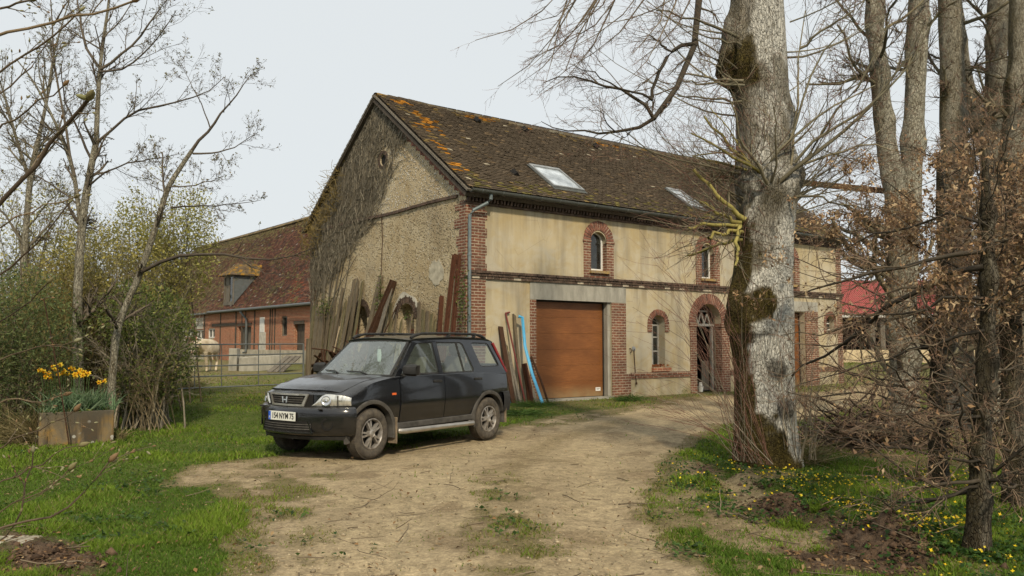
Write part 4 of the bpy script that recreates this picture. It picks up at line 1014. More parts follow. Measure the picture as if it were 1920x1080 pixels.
me = m.mesh(); bm = bmesh.new(); bm.from_mesh(me); bmesh.ops.remove_doubles(bm, verts=bm.verts, dist=.0015); bmesh.ops.holes_fill(bm, edges=bm.edges); bmesh.ops.recalc_face_normals(bm, faces=bm.faces); bm.to_mesh(me); bm.free()
cut = []
for wx in (1.31, -1.31):
    for sy in (1, -1):
        c = MB(); c.lathe([(0, 0), (.392, 0), (.392, .5), (0, .5)], V(wx, sy*.48, .345), V(0, sy, 0), 36); cut.append(c)
me = boolean(me, cut); box_uv(me); shade(me, .55); body = link('body', me, MAT['paint'], car, local=True)
for wx in (1.31, -1.31):
    for sy in (1, -1):
        uw = MB(); an = np.linspace(math.radians(-2), math.radians(182), 24)
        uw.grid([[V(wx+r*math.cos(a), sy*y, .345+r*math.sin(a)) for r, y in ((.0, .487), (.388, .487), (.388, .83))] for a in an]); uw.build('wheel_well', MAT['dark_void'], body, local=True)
# bonnet and door skins, a few mm proud so that shut lines read
def side_y(x, z):
    h = half(x); return float(np.interp(z, [p[1] for p in h[3:10]], [p[0] for p in h[3:10]]))
m = MB(); Gh = []
for x in np.linspace(.84, 1.975, 18):
    c = zc(x); s = zs(x); row = []
    for y in np.linspace(-.695, .695, 19):
        a = abs(y); zz = interp(a, [(0, c), (.26, c), (.52, c-.008), (.70, s*.6+c*.4)])
        row.append(V(bow(x, y), y, zz+.010-.012*(a > .64)+.006*math.exp(-((a-.50)/.05)**2)))
    Gh.append(row)
m.grid(Gh); m.build('bonnet', MAT['paint'], car, smooth=.5, local=True, solid=.012)
def door(name, x0f, x1, z0, z1, sy):
    m = MB(); Gd = []
    for z in np.linspace(z0, z1, 14):
        x0 = x0f(z); Gd.append([V(x, sy*(side_y(x, z)+.007+.010*math.exp(-((z-.70)/.035)**2)*(1)), z) for x in np.linspace(x0, x1, 12)])
    m.grid(Gd); d = m.build(name, MAT['paint'], car, smooth=.6, local=True, solid=.012)
    return d
def rear_edge(z):
    dz = z-.345; r = .45
    a = -1.31+math.sqrt(max(0, r*r-dz*dz)) if dz < r else -9
    return max(a, interp(z, [(.4, -.86), (.8, -1.12), (1.08, -1.19)]))
for sy in (1, -1):
    d1 = door('door', lambda z: -.185, .765, .43, 1.075, sy); d2 = door('door', rear_edge, -.198, .43, 1.075, sy)
    for d, x in ((d1, -.03), (d2, -1.02)):
        h = MB(); y = side_y(x, .98)*sy; h.box(V(x, y+sy*.022, .985), (.17, .03, .035)); h.box(V(x+.03, y+sy*.008, .972), (.12, .012, .07)); h.build('handle', MAT['trim'], d, bevel=.008, local=True)
    # sill cladding, arch flares, step tube
    m = MB(); m.obox(V(-.90, sy*.805, .355), V(1.76, 0, 0), V(0, sy*.045, 0), V(0, 0, .085)); m.build('sill_cladding', MAT['cladding'], car, bevel=.012, local=True)
    for wx in (1.31, -1.31):
        Gf = []
        for a in np.linspace(math.radians(-14), math.radians(194), 30):
            Gf.append([V(wx+r*math.cos(a), sy*(side_y(max(min(wx+r*math.cos(a), 1.68), -1.75), .7)*0+.842+o-(.05*float(sstep(wx+r*math.cos(a), 1.45, 1.76)) if wx > 0 else .03*float(sstep(-(wx+r*math.cos(a)), 1.5, 1.8)))), .345+r*math.sin(a)) for r, o in ((.385, -.08), (.388, .018), (.41, .026), (.44, .022), (.452, -.02))])
        m = MB(); m.grid(Gf); m.build('arch_flare', MAT['cladding'], car, smooth=.6, local=True)
    m = MB(); m.tube([V(.80, sy*.86, .335), V(.84, sy*.91, .335), V(.79, sy*.945, .332), V(.0, sy*.945, .325), V(-.75, sy*.945, .318), V(-.80, sy*.91, .318), V(-.78, sy*.85, .32)], .037, 12); m.build('step_tube', MAT['step'], car, smooth=.7, local=True)
    for x in (.5, -.5): m = MB(); m.tube([V(x, sy*.93, .325), V(x, sy*.6, .37)], .018, 6); m.build('step_bracket', MAT['trim'], car, local=True)
    m = MB(); m.box(V(.882, sy*.81, .345), (.014, .17, .36)); m.build('mud_flap', MAT['mud'], car, bevel=.006, local=True)
    m = MB(); m.box(V(-1.75, sy*.79, .36), (.014, .17, .24)); m.build('mud_flap', MAT['mud'], car, bevel=.006, local=True)
    m = MB(); m.box(V(.90, sy*(side_y(.9, .85)+.008), .845), (.075, .016, .03)); m.build('side_indicator', MAT['amber'], car, bevel=.004, local=True)
    # mirror
    mi = MB(); p = V(.60, sy*.935, 1.165); nx = 9
    Gm = [[p+V(.07*math.cos(b)*math.cos(a)*(1.15 if math.cos(b) > 0 else .45), sy*.118*math.copysign(abs(math.sin(a))**.6, math.sin(a))*abs(math.cos(b))**.4, .078*math.copysign(abs(math.sin(b))**.7, math.sin(b))) for a in np.linspace(-PI/2, PI/2, 9)] for b in np.linspace(-PI/2, PI/2, 9)]
    Gm = [[p+V(.095*math.cos(b), .125*math.copysign(abs(math.sin(a))**.55, math.sin(a))*abs(math.cos(b))**.25, .085*math.copysign(abs(math.sin(b))**.6, math.sin(b)))*V(1 if abs(a) < PI/2+.01 else .3, 1, 1) for a in np.linspace(-PI/2, PI/2, 11)] for b in np.linspace(-PI/2, PI/2, 9)]
    mi.grid(Gm); mi.box(p+V(-.005, 0, 0), (.02, .215, .14)); mi.bar(V(.66, sy*.79, 1.10), V(.61, sy*.90, 1.125), .06, .05); mi.build('mirror', MAT['trim'], car, smooth=.6, local=True, bevel=0)
# ---- cabin side frames with window apertures
def ymap(z): return .802-.165*((z-1.06)/.54)-.015*math.sin(PI*np.clip((z-1.06)/.54, 0, 1))*-1
OUT = [(.862, 1.05), (.325, 1.572), (.26, 1.598), (-.3, 1.625), (-1.0, 1.628), (-1.45, 1.612), (-1.62, 1.575), (-1.79, 1.22), (-1.86, 1.05)]
WIN = [[(.715, 1.095), (.265, 1.53), (.195, 1.553), (-.125, 1.563), (-.125, 1.095)], [(-.215, 1.095), (-.215, 1.563), (-.79, 1.563), (-.85, 1.535), (-.995, 1.14), (-.965, 1.095)], [(-1.08, 1.535), (-1.12, 1.558), (-1.48, 1.55), (-1.53, 1.52), (-1.675, 1.20), (-1.655, 1.165), (-1.23, 1.165), (-1.185, 1.19)]]
for sy in (1, -1):
    mp = lambda x, z, d: V(x-(0.0), sy*(ymap(z)-d), z)
    def sheet(poly, d0, d1):   # prism whose faces follow the tumblehome
        k = MB(); n = len(poly); vs = [mp(x, z, d0) for x, z in poly]+[mp(x, z, d1) for x, z in poly]
        k.add(vs, [tuple(range(n)), tuple(range(n, 2*n))[::-1]]+[(i, n+i, n+(i+1) % n, (i+1) % n) for i in range(n)]); return k
    me = boolean(sheet(OUT, 0, .05), [sheet(w, -.05, .12) for w in WIN]); box_uv(me)
    link('window_frame', me, MAT['paint'], car, local=True)
    for w in WIN:
        g = MB(); g.add([mp(x, z, .018) for x, z in w], [tuple(range(len(w)))]); pn = g.build('side_window', MAT['car_glass'], car, local=True)
        sl = MB(); n = len(w); c = (sum(x for x, _ in w)/n, sum(z for _, z in w)/n)
        for i in range(n):
            a, b = w[i], w[(i+1) % n]; f = .955; ia = (c[0]+(a[0]-c[0])*f, c[1]+(a[1]-c[1])*.93); ib = (c[0]+(b[0]-c[0])*f, c[1]+(b[1]-c[1])*.93)
            sl.add([mp(*a, .010), mp(*b, .010), mp(*ib, .014), mp(*ia, .014)], [(0, 1, 2, 3)])
        sl.build('seal', MAT['trim'], pn, local=True)
    dv = MB(); dv.bar(mp(-.74, 1.09, .012), mp(-.70, 1.565, .012), .03, .012, (0, sy, 0)); dv.build('window_divider', MAT['trim'], car, local=True)
    tl = MB(); tl.bar(V(-1.645, sy*.655, 1.55), V(-1.865, sy*.785, 1.06), .045, .05, (0, 1, 0)); tl.build('tail_light', MAT['tail_red'], car, bevel=.01, local=True)
    # roof rail
    rl = MB(); pts = [V(.30, sy*.60, 1.625), V(.22, sy*.60, 1.66), V(.05, sy*.595, 1.690), V(-.6, sy*.59, 1.700), V(-1.25, sy*.595, 1.690), V(-1.42, sy*.60, 1.66), V(-1.52, sy*.60, 1.62)]
    rl.tube(pts, [.022, .026, .020, .020, .020, .026, .022], 8); rl.bar(V(-.55, sy*.59, 1.64), V(-.62, sy*.59, 1.70), .03, .05, (0, 1, 0)); rl.bar(V(-1.20, sy*.595, 1.63), V(-1.26, sy*.595, 1.69), .03, .05, (0, 1, 0))
    rl.build('roof_rail', MAT['trim'], car, smooth=.7, local=True)
# roof skin
Gr = []
for x in np.linspace(.355, -1.66, 16):
    e = interp(x, [(-1.66, 1.555), (-1.58, 1.59), (-1.4, 1.613), (-.6, 1.628), (.17, 1.607), (.29, 1.592), (.355, 1.574)])
    Gr.append([V(x-.05*(1-(1-abs(f))**.0)*0+(.05*(1-f*f) if x > .25 else 0), f*.645, e+.038*(1-abs(f)**2.2)) for f in np.linspace(-1, 1, 15)])
m = MB(); m.grid(Gr); m.build('roof', MAT['paint'], car, smooth=.8, local=True, solid=.03)
# windscreen and dark band round it
def wsp(f, h, off=0):   # f across -1..1, h 0 bottom..1 top
    y = f*(.745+(.598-.745)*h); x = (.872+(.345-.872)*h)+(.075+(.055-.075)*h)*(1-f*f)
    return V(x+off*.64, y, 1.085+(1.578-1.085)*h+.012*(1-f*f)*h+off*.77)
m = MB(); m.grid([[wsp(f, h) for f in np.linspace(-1, 1, 13)] for h in np.linspace(0, 1, 7)]); ws = m.build('windscreen', MAT['screen_glass'], car, smooth=True, local=True)
m = MB()
for h0, h1 in ((-.01, .035), (.97, 1.02)): m.grid([[wsp(f, h, .004) for f in np.linspace(-1, 1, 13)] for h in (h0, h1)])
for f0, f1 in ((-1.03, -.965), (.965, 1.03)): m.grid([[wsp(f, h, .004) for f in (f0, f1)] for h in np.linspace(0, 1, 7)])
m.build('screen_seal', MAT['trim'], ws, local=True)
for y0, y1, hh in ((.45, -.10, .10), (-.12, -.62, .11)):
    m = MB(); m.tube([wsp(y0/.74, -.05, .03), wsp((y0*.6+y1*.4)/.74, hh*.6, .025), wsp(y1/.74, hh, .012)], [.014, .010, .006], 6); m.build('wiper', MAT['trim'], ws, local=True)
m = MB(); m.grid([[V(interp(f, [(0, .985), (1, .82)])-.10*abs(g)**3, g*.76, 1.086+.008*f) for g in np.linspace(-1, 1, 9)] for f in (0, 1)]); m.build('cowl', MAT['trim'], car, local=True, solid=.02)
# tailgate
m = MB(); m.grid([[V(interp(z, [(1.05, -1.88), (1.2, -1.82), (1.575, -1.65)])-.03*(1-f*f), f*(ymap(z)-.03), z) for f in np.linspace(-1, 1, 9)] for z in (1.02, 1.12, 1.2)]); m.grid([[V(-1.66-.03*(1-f*f), f*.63, z) for f in np.linspace(-1, 1, 9)] for z in (1.50, 1.575)])
m.build('tailgate', MAT['paint'], car, smooth=True, local=True, solid=.02)
m = MB(); m.grid([[V(interp(z, [(1.05, -1.88), (1.2, -1.82), (1.575, -1.65)])-.03*(1-f*f), f*(ymap(z)-.05), z) for f in np.linspace(-1, 1, 9)] for z in (1.19, 1.51)]); m.build('rear_window', MAT['car_glass'], car, local=True)
m = MB(); m.lathe([(0, .20), (.25, .20), (.325, .16), (.335, .02), (.3, 0)], V(-1.93, -.12, .86), V(-1, 0, 0), 28); m.build('spare_wheel', MAT['trim'], car, smooth=.6, local=True)
# ---- bumpers
def sweep(path, prof):
    P = [np.array(p, float) for p in path]; n = len(P); g = []
    for i in range(n):
        d = norm(P[min(i+1, n-1)]-P[max(i-1, 0)]); nn_ = V(d[1], -d[0]); g.append([V(P[i][0]+nn_[0]*o, P[i][1]+nn_[1]*o, z) for o, z in prof])
    return g
def front_path(e=0, y0=.835): 
    return [(1.66, -.845-e)]+[(bow(2.04, y)+e, y*(1+e)) for y in np.linspace(-y0, y0, 25)]+[(1.66, .845+e)]
prof = [(-.08, .335), (.02, .34), (.055, .375), (.075, .46), (.082, .56), (.085, .63), (.072, .685), (.045, .71), (-.02, .722)]
m = MB(); m.grid(np.array(sweep(front_path(), prof))); fb = m.build('front_bumper', MAT['paint'], car, smooth=.9, local=True, recalc=True)
m = MB(); m.grid(np.array(sweep(front_path()[1:-1], [(-.1, .285), (.0, .29), (.02, .335), (-.05, .345)]))); m.build('valance', MAT['trim'], fb, local=True)
m = MB(); yy = np.linspace(-.47, .47, 13)
m.grid([[V(bow(2.04, y)+.0865, y, z0+(.02 if abs(y) > .40 else 0)*s_) for y in yy] for z0, s_ in ((.395, 1), (.535, -1))]); m.build('lower_intake', MAT['dark_void'], fb, local=True)
m = MB()
for z in (.435, .465, .495): m.grid([[V(bow(2.04, y)+.094, y, z+d) for y in yy] for d in (-.006, .006)])
m.build('intake_slat', MAT['cladding'], fb, local=True)
m = MB(); m.grid([[V(bow(2.04, y)+.080+o, y, z) for y in np.linspace(-.50, .50, 13)] for o, z in ((.004, .372), (.020, .376), (.020, .393), (.004, .397))]); m.build('intake_lip', MAT['paint'], fb, smooth=.6, local=True)
for sy in (1, -1): m = MB(); m.bar(V(bow(2.04, .47)+.088, sy*.475, .39), V(bow(2.04, .44)+.09, sy*.43, .545), .018, .02, (1, 0, 0)); m.build('intake_lip', MAT['paint'], fb, local=True)
for sy in (1, -1):
    m = MB(); y = sy*.64; nrm = norm(V(1, sy*.72, .0)); c = V(bow(2.04, y)+.078, y*1.03, .50); m.lathe([(.075, -.004), (.082, .004), (.06, .006), (.056, -.006), (0, -.008)], c, nrm, 20); m.build('fog_recess', MAT['dark_void'], fb, smooth=.6, local=True)
    m = MB(); m.box(V(bow(2.04, sy*.55)+.085, sy*.585, .695), (.04, .05, .02)); m.build('washer_cap', MAT['trim'], fb, bevel=.005, local=True)
m = MB(); m.grid(np.array(sweep([(-1.66, .845), (-1.85, .83), (-1.93, .77), (-1.97, .6), (-1.98, 0), (-1.97, -.6), (-1.93, -.77), (-1.85, -.83), (-1.66, -.845)], [(-.05, .42), (.03, .44), (.05, .55), (.05, .66), (.03, .745), (-.06, .76)]))); m.build('rear_bumper', MAT['trim'], car, smooth=.8, local=True)
# ---- grille, lamps, plate
X0 = lambda y: bow(2.04, y)
fc = MB(); fc.grid([[V(X0(y)+.012, y, z) for y in np.linspace(-.43, .43, 13)] for z in (.715, .80, .875)]); gr_ = fc.build('grille', MAT['dark_void'], car, local=True)
m = MB(); O_ = [(-.385, .885), (.385, .885), (.315, .722), (-.315, .722)]; I_ = [(-.345, .862), (.345, .862), (.285, .748), (-.285, .748)]
def gp(y, z, o): return V(X0(y)+o, y, z)
for i in range(4):
    for s_ in range(6):
        L = lambda a, b, f: (a[0]+(b[0]-a[0])*f, a[1]+(b[1]-a[1])*f)
        j = (i+1) % 4; f0, f1 = s_/6, (s_+1)/6
        q = [L(O_[i], O_[j], f0), L(O_[i], O_[j], f1), L(I_[i], I_[j], f1), L(I_[i], I_[j], f0)]
        top = (i == 0)
        m.add([gp(y, z, .018) for y, z in q]+[gp(y, z, .036) for y, z in q], [(4, 5, 6, 7), (0, 1, 5, 4), (2, 3, 7, 6)])
m.build('grille_surround', MAT['step'], gr_, local=True)
m = MB()
for z in (.775, .804, .834): m.grid([[gp(y, z+d, .026) for y in np.linspace(-.30, .30, 11)] for d in (-.0065, .0065)])
m.build('grille_slat', MAT['cladding'], gr_, local=True)
m = MB(); o = .052      # emblem: wide-topped H
for sy in (1, -1): m.prism([gp(sy*.022, .765, .035), gp(sy*.040, .765, .035), gp(sy*.056, .845, .035), gp(sy*.032, .845, .035)], V(.016, 0, 0))
m.prism([gp(-.034, .795, .035), gp(.034, .795, .035), gp(.034, .812, .035), gp(-.034, .812, .035)], V(.012, 0, 0)); m.build('emblem', MAT['chrome'], gr_, local=True)
for sy in (1, -1):
    m = MB(); rows = []
    for f in np.linspace(0, 1, 12):
        y = .425+(.842-.425)*f; zlo = .724+.012*f; zhi = interp(f, [(0, .738), (.30, .875), (.42, .886), (.8, .868), (1, .835)])
        rows.append([V(bow(2.04, y)+.006+.022*math.sin(PI*h)*(1 if f < .95 else .3), sy*(y+.012*f), zlo+(zhi-zlo)*h) for h in np.linspace(0, 1, 7)])
    m.grid(rows); hl = m.build('headlight', MAT['lamp'], car, smooth=True, local=True)
    m = MB(); y = .60; m.lathe([(.066, .0), (.070, .010), (.060, .012), (.045, .002), (.02, .0), (.018, .014), (0, .018)], V(bow(2.04, y)+.024, sy*y, .798), norm(V(1, sy*.5, .15)), 20); m.build('reflector', MAT['chrome'], hl, smooth=.6, local=True)
    m = MB()
    for f in (.70, .72): y = .425+.417*f; m.bar(V(bow(2.04, y)+.03, sy*(y+.009), .735), V(bow(2.04, y)+.03, sy*(y+.009), .868), .006, .006, (1, 0, 0))
    y = .425+.417*.85; m.bar(V(bow(2.04, y-.05)+.03, sy*(y-.04), .80), V(bow(2.04, y+.05)+.02, sy*(y+.055), .795), .006, .006, (0, 0, 1)); m.build('lens_divider', MAT['cladding'], hl, local=True)
    m = MB(); rows = [[V(bow(2.04, y)+.0, sy*y, z) for z in (.712, .724)] for y in np.linspace(.40, .845, 8)]; m.grid(rows); m.build('lamp_seal', MAT['trim'], hl, local=True)
pm = MB(); pm.box(V(2.128, 0, .592), (.012, .53, .118)); pl = pm.build('number_plate', MAT['plate_white'], car, bevel=.003, local=True)
m = MB(); m.box(V(2.1345, -.243, .592), (.003, .044, .112)); m.build('country_band', MAT['plate_blue'], pl, local=True)
def text_mesh(s, size, xs=1):
    cu = bpy.data.curves.new('t', 'FONT'); cu.body = s; cu.size = size; cu.align_x = 'CENTER'; cu.align_y = 'CENTER'; cu.extrude = .0012; cu.offset = .0016
    o = bpy.data.objects.new('t', cu); COL.objects.link(o); me = bake(o); return me
def put_text(name, s, size, c, wx, parent, mat):
    me = text_mesh(s, size); 
    M3 = Matrix(((0, 0, 1, c[0]), (wx, 0, 0, c[1]), (0, 1, 0, c[2]), (0, 0, 0, 1))); me.transform(M3); return link(name, me, mat, parent, local=True)
put_text('plate_number', '154 NYM 75', .105, (2.1355, .022, .590), .80, pl, MAT['ink'])
put_text('country_letter', 'F', .045, (2.137, -.243, .565), .8, pl, MAT['plate_white'])
# ---- wheels
def wheel(x, sy, yaw=0):
    c = V(x, sy*.748, .334); ax = V(math.sin(-yaw)*sy if yaw else 0, sy*math.cos(yaw), 0); ax = norm(V(-math.sin(yaw)*sy, math.cos(yaw)*sy, 0))
    e1 = V(0, 0, 1); e2 = np.cross(ax, e1)
    m = MB(); m.lathe([(.20, -.10), (.27, -.108), (.318, -.095), (.334, -.06), (.335, 0), (.334, .06), (.320, .092), (.285, .106), (.24, .102), (.208, .088), (.200, .07)], c, ax, 44, e1=e1); ty = m.build('wheel', MAT['tyre'], car, smooth=.8, local=True)
    gv = MB()
    for k in range(64):
        a = 2*PI*k/64; d = e1*math.cos(a)+e2*math.sin(a); td = -e1*math.sin(a)+e2*math.cos(a)
        for h, sk in ((-.062, .02), (-.022, -.02), (.022, .02), (.062, -.02)): gv.bar(c+d*.333+ax*(h-.014)-td*sk*.3, c+d*.333+ax*(h+.014)+td*sk*.3, .016, .010, d)
    gv.build('tread', MAT['tyre'], ty, local=True)
    m = MB(); m.lathe([(.205, .075), (.207, .094), (.196, .096), (.188, .082), (.182, .02), (.10, .01), (0, .01)], c, ax, 36, e1=e1); rim = m.build('rim', MAT['alloy'], ty, smooth=.5, local=True)
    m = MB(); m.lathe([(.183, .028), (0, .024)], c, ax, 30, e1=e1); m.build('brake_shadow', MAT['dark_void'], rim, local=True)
    m = MB()
    for k in range(5):
        a = 2*PI*k/5+.3
        for da in (-.16, .16):
            d = lambda b: e1*math.cos(b)+e2*math.sin(b)
            i0 = c+d(a+da*.35)*.045; o0 = c+d(a+da*1.15)*.192; t0 = norm(np.cross(ax, o0-i0))
            w0, w1 = .017, .0135
            for_ = [i0+t0*w0+ax*.035, i0-t0*w0+ax*.035, o0-t0*w1+ax*.04, o0+t0*w1+ax*.04]; tp = [i0+t0*w0*.8+ax*.092, i0-t0*w0*.8+ax*.092, o0-t0*w1*.8+ax*.082, o0+t0*w1*.8+ax*.082]
            m.add(for_+tp, [(0, 1, 2, 3), (4, 5, 6, 7), (0, 1, 5, 4), (1, 2, 6, 5), (2, 3, 7, 6), (3, 0, 4, 7)])
    m.lathe([(.055, .03), (.055, .09), (.04, .10), (.034, .094), (0, .096)], c, ax, 18, e1=e1); m.build('spokes', MAT['alloy'], rim, local=True)
for x in (1.31, -1.31):
    for sy in (1, -1): wheel(x, sy, math.radians(3) if x > 0 else 0)
m = MB(); m.box(V(0, 0, .33), (3.2, 1.1, .10)); m.tube([V(1.31, -.7, .33), V(1.31, .7, .33)], .04, 8); m.tube([V(-1.31, -.7, .33), V(-1.31, .7, .33)], .05, 8); m.build('underbody', MAT['dark_void'], car, local=True)
# ---- interior
m = MB(); m.grid([[V(x-.08*abs(f)**2, f*.74, z) for f in np.linspace(-1, 1, 9)] for x, z in ((.90, 1.08), (.72, 1.095), (.60, 1.065), (.56, .985))]); m.build('dashboard', MAT['dash'], car, smooth=True, local=True)
def seat(x, y, w):
    m = MB(); g = []
    for h in np.linspace(0, 1, 7):
        z = .98+.36*h; ww = w*(1-.25*h*h); xx = x-.13*h; g.append([V(xx+.05*math.cos(a), y+ww/2*math.copysign(abs(math.sin(a))**.5, math.sin(a)), z) for a in np.linspace(0, 2*PI, 17)])
    m.grid(g); m.add(g[-1], [tuple(range(17))]); m.lathe([(0, -.12), (.10, -.10), (.125, 0), (.10, .10), (0, .12)], V(x-.17, y, 1.44), V(0, 1, 0), 12); m.tube([V(x-.14, y-.05, 1.32), V(x-.16, y-.05, 1.42)], .008, 5); m.tube([V(x-.14, y+.05, 1.32), V(x-.16, y+.05, 1.42)], .008, 5)
    m.build('seat', MAT['seat'], car, smooth=.8, local=True)
seat(.02, .36, .50); seat(.02, -.36, .50); seat(-.90, .38, .48); seat(-.90, -.38, .48)
m = MB(); c = V(.43, .36, 1.11); ax = norm(V(-.85, 0, .5)); e1 = V(0, 1, 0); e2 = np.cross(ax, e1)
ring = [c+.185*(e1*math.cos(a)+e2*math.sin(a)) for a in np.linspace(0, 2*PI, 28)]; m.tube(ring, .016, 7, cap=False); m.lathe([(0, .02), (.075, .02), (.08, -.02)], c, ax, 14); m.bar(c-e1*.17, c+e1*.17, .04, .025, ax); m.bar(c, c-e2*.17, .04, .025, ax); m.tube([c, c+V(.2, 0, -.12)], .03, 8); m.build('steering_wheel', MAT['trim'], car, smooth=.7, local=True)
m = MB(); m.box(V(.345, .0, 1.515), (.03, .22, .06)); m.tube([V(.345, 0, 1.53), V(.36, 0, 1.60)], .01, 6); m.build('rear_view_mirror', MAT['trim'], car, bevel=.008, local=True)
m = MB(); m.grid([[V(x, f*.70, .99) for f in (-1, 1)] for x in (.62, -1.85)]); m.build('cabin_floor', MAT['trim'], car, local=True)
# face mask hanging from the inside mirror
Wc = W[car.name]
def cw(x, y, z): return np.array(Wc @ Vector((x, y, z)))
m = MB(); g = []
for i, z in enumerate(np.linspace(1.455, 1.27, 9)):
    w = .034+.012*math.sin(PI*i/8); g.append([cw(.385+.012*math.cos(f*1.6)+.004*(i % 2), .05+f*w, z) for f in np.linspace(-1, 1, 7)])
m.grid(g); m.tube([cw(.375, .04, 1.27), cw(.375, .05, 1.22), cw(.375, .07, 1.25), cw(.375, .075, 1.30)], .002, 4); m.tube([cw(.355, .02, 1.51), cw(.38, .03, 1.48), cw(.385, .04, 1.455)], .002, 4)
o = m.build('face_mask', MAT['mask_cloth'], smooth=True); tag(o, 'pale face mask hanging from the inside mirror of the black car', 'face mask')
# ------------------------------------------------------------------ timber, iron and gutters leaning on the walls
def lean_pts(pt, pb, frame, o_top=.05, o_mid=.45, gY=None):
    """top touches the wall, lower end runs out to the ground"""
    P0, n = (C0, nG) if frame == 'g' else (C0, nF)
    A = on_plane(pt[0], pt[1], P0+n*o_top, n); B = on_plane(pb[0], pb[1], P0+n*o_mid, n)
    d = B-A; d = d/max(1e-6, -d[2]); 
    z = 0.0
    for _ in range(4):
        Q = A+d*(A[2]-z); z = gh(Q[0], Q[1])-.03
    return A, Q
def plank(pt, pb, w, th, mat, label, frame='g', cat='plank', group=None, name='plank', o_top=.06, o_mid=.45, kind='board'):
    A, Q = lean_pts(pt, pb, frame, o_top, o_mid); n = nG if frame == 'g' else nF; a = dG if frame == 'g' else dF
    d = norm(A-Q); x = norm(np.cross(d, n)); L = np.linalg.norm(A-Q); m = MB()
    y = np.cross(d, x); rg = random.Random(int(pt[0]*7+pt[1]))
    if kind == 'board':
        g = []; K = 9
        for i in range(K):
            f = i/(K-1); c = Q+(A-Q)*f+x*.012*math.sin(f*4+rg.random())+y*.02*math.sin(f*3)
            if i == K-1: c = c+d*0
            ww = w*(1+.06*rg.uniform(-1, 1)); sl = (rg.uniform(-.06, .06) if i == K-1 else 0)
            g.append([c+x*ww/2+d*sl, c+x*ww/2+y*th+d*sl, c-x*ww/2+y*th-d*sl, c-x*ww/2-d*sl])
        m.grid(np.array(g), close=True); m.add(g[-1], [(0, 1, 2, 3)]); m.add(g[0], [(3, 2, 1, 0)])
    elif kind == 'ibeam':
        for s_ in (-1, 1): m.bar(Q+x*s_*w/2, A+x*s_*w/2, .012, w*.9, n)
        m.bar(Q, A, w, .012, n)
    elif kind == 'pole': m.tube([Q, (A+Q)/2+x*.03, A], [w/2, w/2*.95, w/2*.85], 8)
    elif kind == 'angle': m.bar(Q, A, w, .012, n); m.bar(Q+x*w/2, A+x*w/2, .012, w, n)
    o = m.build(name, mat, smooth=(.7 if kind == 'pole' else False)); tag(o, label, cat, group); return o
GW = 'weathered planks leaning in the row against the gable wall'
WL = 'weathered grey plank leaning among others against the gable wall behind the car'
rows = [((588, 570), (574, 700), .17), ((597, 577), (582, 690), .16), ((603, 583), (587, 700), .19), ((609, 592), (592, 705), .13), ((616, 586), (600, 700), .15),
        ((642, 539), (622, 640), .12), ((647, 565), (634, 640), .10), ((664, 523), (644, 620), .14), ((671, 524), (652, 630), .16), ((679, 527), (664, 620), .10),
        ((593, 580), (579, 702), .12), ((606, 576), (594, 700), .10), ((622, 592), (608, 700), .15), ((636, 575), (624, 660), .15), ((652, 590), (640, 660), .16), ((660, 575), (650, 650), .12), ((628, 560), (611, 690), .08),
        ((655, 556), (640, 650), .13), ((630, 590), (612, 690), .14)]
for k, (a, b, w) in enumerate(rows):
    plank(a, b, w*1.05, .035, MAT['wood_old'] if k % 3 else MAT['wood_moss'], WL, group=GW, o_top=.05+.05*(k % 3), o_mid=.42+.04*(k % 4))
plank((713, 517), (686, 625), .20, .05, MAT['wood_old'], 'broad brown plank with ivy beside it, leaning left of the arched niche')
plank((736, 526), (715, 598), .17, .03, MAT['wood_grey'], 'pale grey board leaning just behind the diagonal rusty beam')
GP2 = 'short weathered pickets by the arched niche'; PL = 'short weathered picket leaning low on the gable right of the arched niche'
for k, (a, b, w) in enumerate([((722, 572), (716, 625), .12), ((733, 568), (728, 625), .13), ((742, 590), (738, 625), .10), ((752, 600), (748, 628), .10), ((785, 566), (783, 625), .15), ((793, 580), (791, 625), .12), ((801, 583), (799, 625), .16), ((809, 588), (806, 625), .13), ((771, 590), (765, 625), .11), ((815, 600), (812, 625), .10)]):
    plank(a, b, w, .03, MAT['wood_moss'] if k % 2 else MAT['wood_old'], PL, group=GP2, o_top=.08+.03*(k % 2), o_mid=.3)
plank((757, 598), (752, 626), .10, .02, MAT['bare_wood'], 'pale split board standing upright inside the arched niche', o_top=.08, o_mid=.2)
plank((738, 526), (696, 625), .16, .1, MAT['rust_dark'], 'rusty iron channel beam slanting across the gable left of the arched niche', cat='beam', name='iron_beam', kind='ibeam', o_mid=.55)
plank((675, 556), (666, 640), .055, .05, MAT['rust'], 'thin rust brown pole leaning in front of the left niche', cat='pole', name='iron_pole', kind='pole', o_mid=.5)
plank((744, 574), (722, 620), .04, .04, MAT['rust_dark'], 'thin dark rod slanting down to the left of the arched niche', cat='rod', name='iron_rod', kind='pole', o_mid=.3)
plank((826, 556), (822, 626), .12, .03, MAT['rust'], 'broad rust red steel plate standing left of the tall rusty beams', cat='plate', name='steel_plate', kind='angle', o_mid=.3)
plank((852, 477), (836, 625), .09, .1, MAT['rust'], 'left one of the two tall rusty steel beams leaning near the downpipe', cat='beam', name='steel_beam', kind='ibeam', o_mid=.5)
plank((861, 478), (849, 625), .085, .1, MAT['rust'], 'right one of the two tall rusty steel beams leaning near the downpipe', cat='beam', name='steel_beam', kind='ibeam', o_mid=.42)
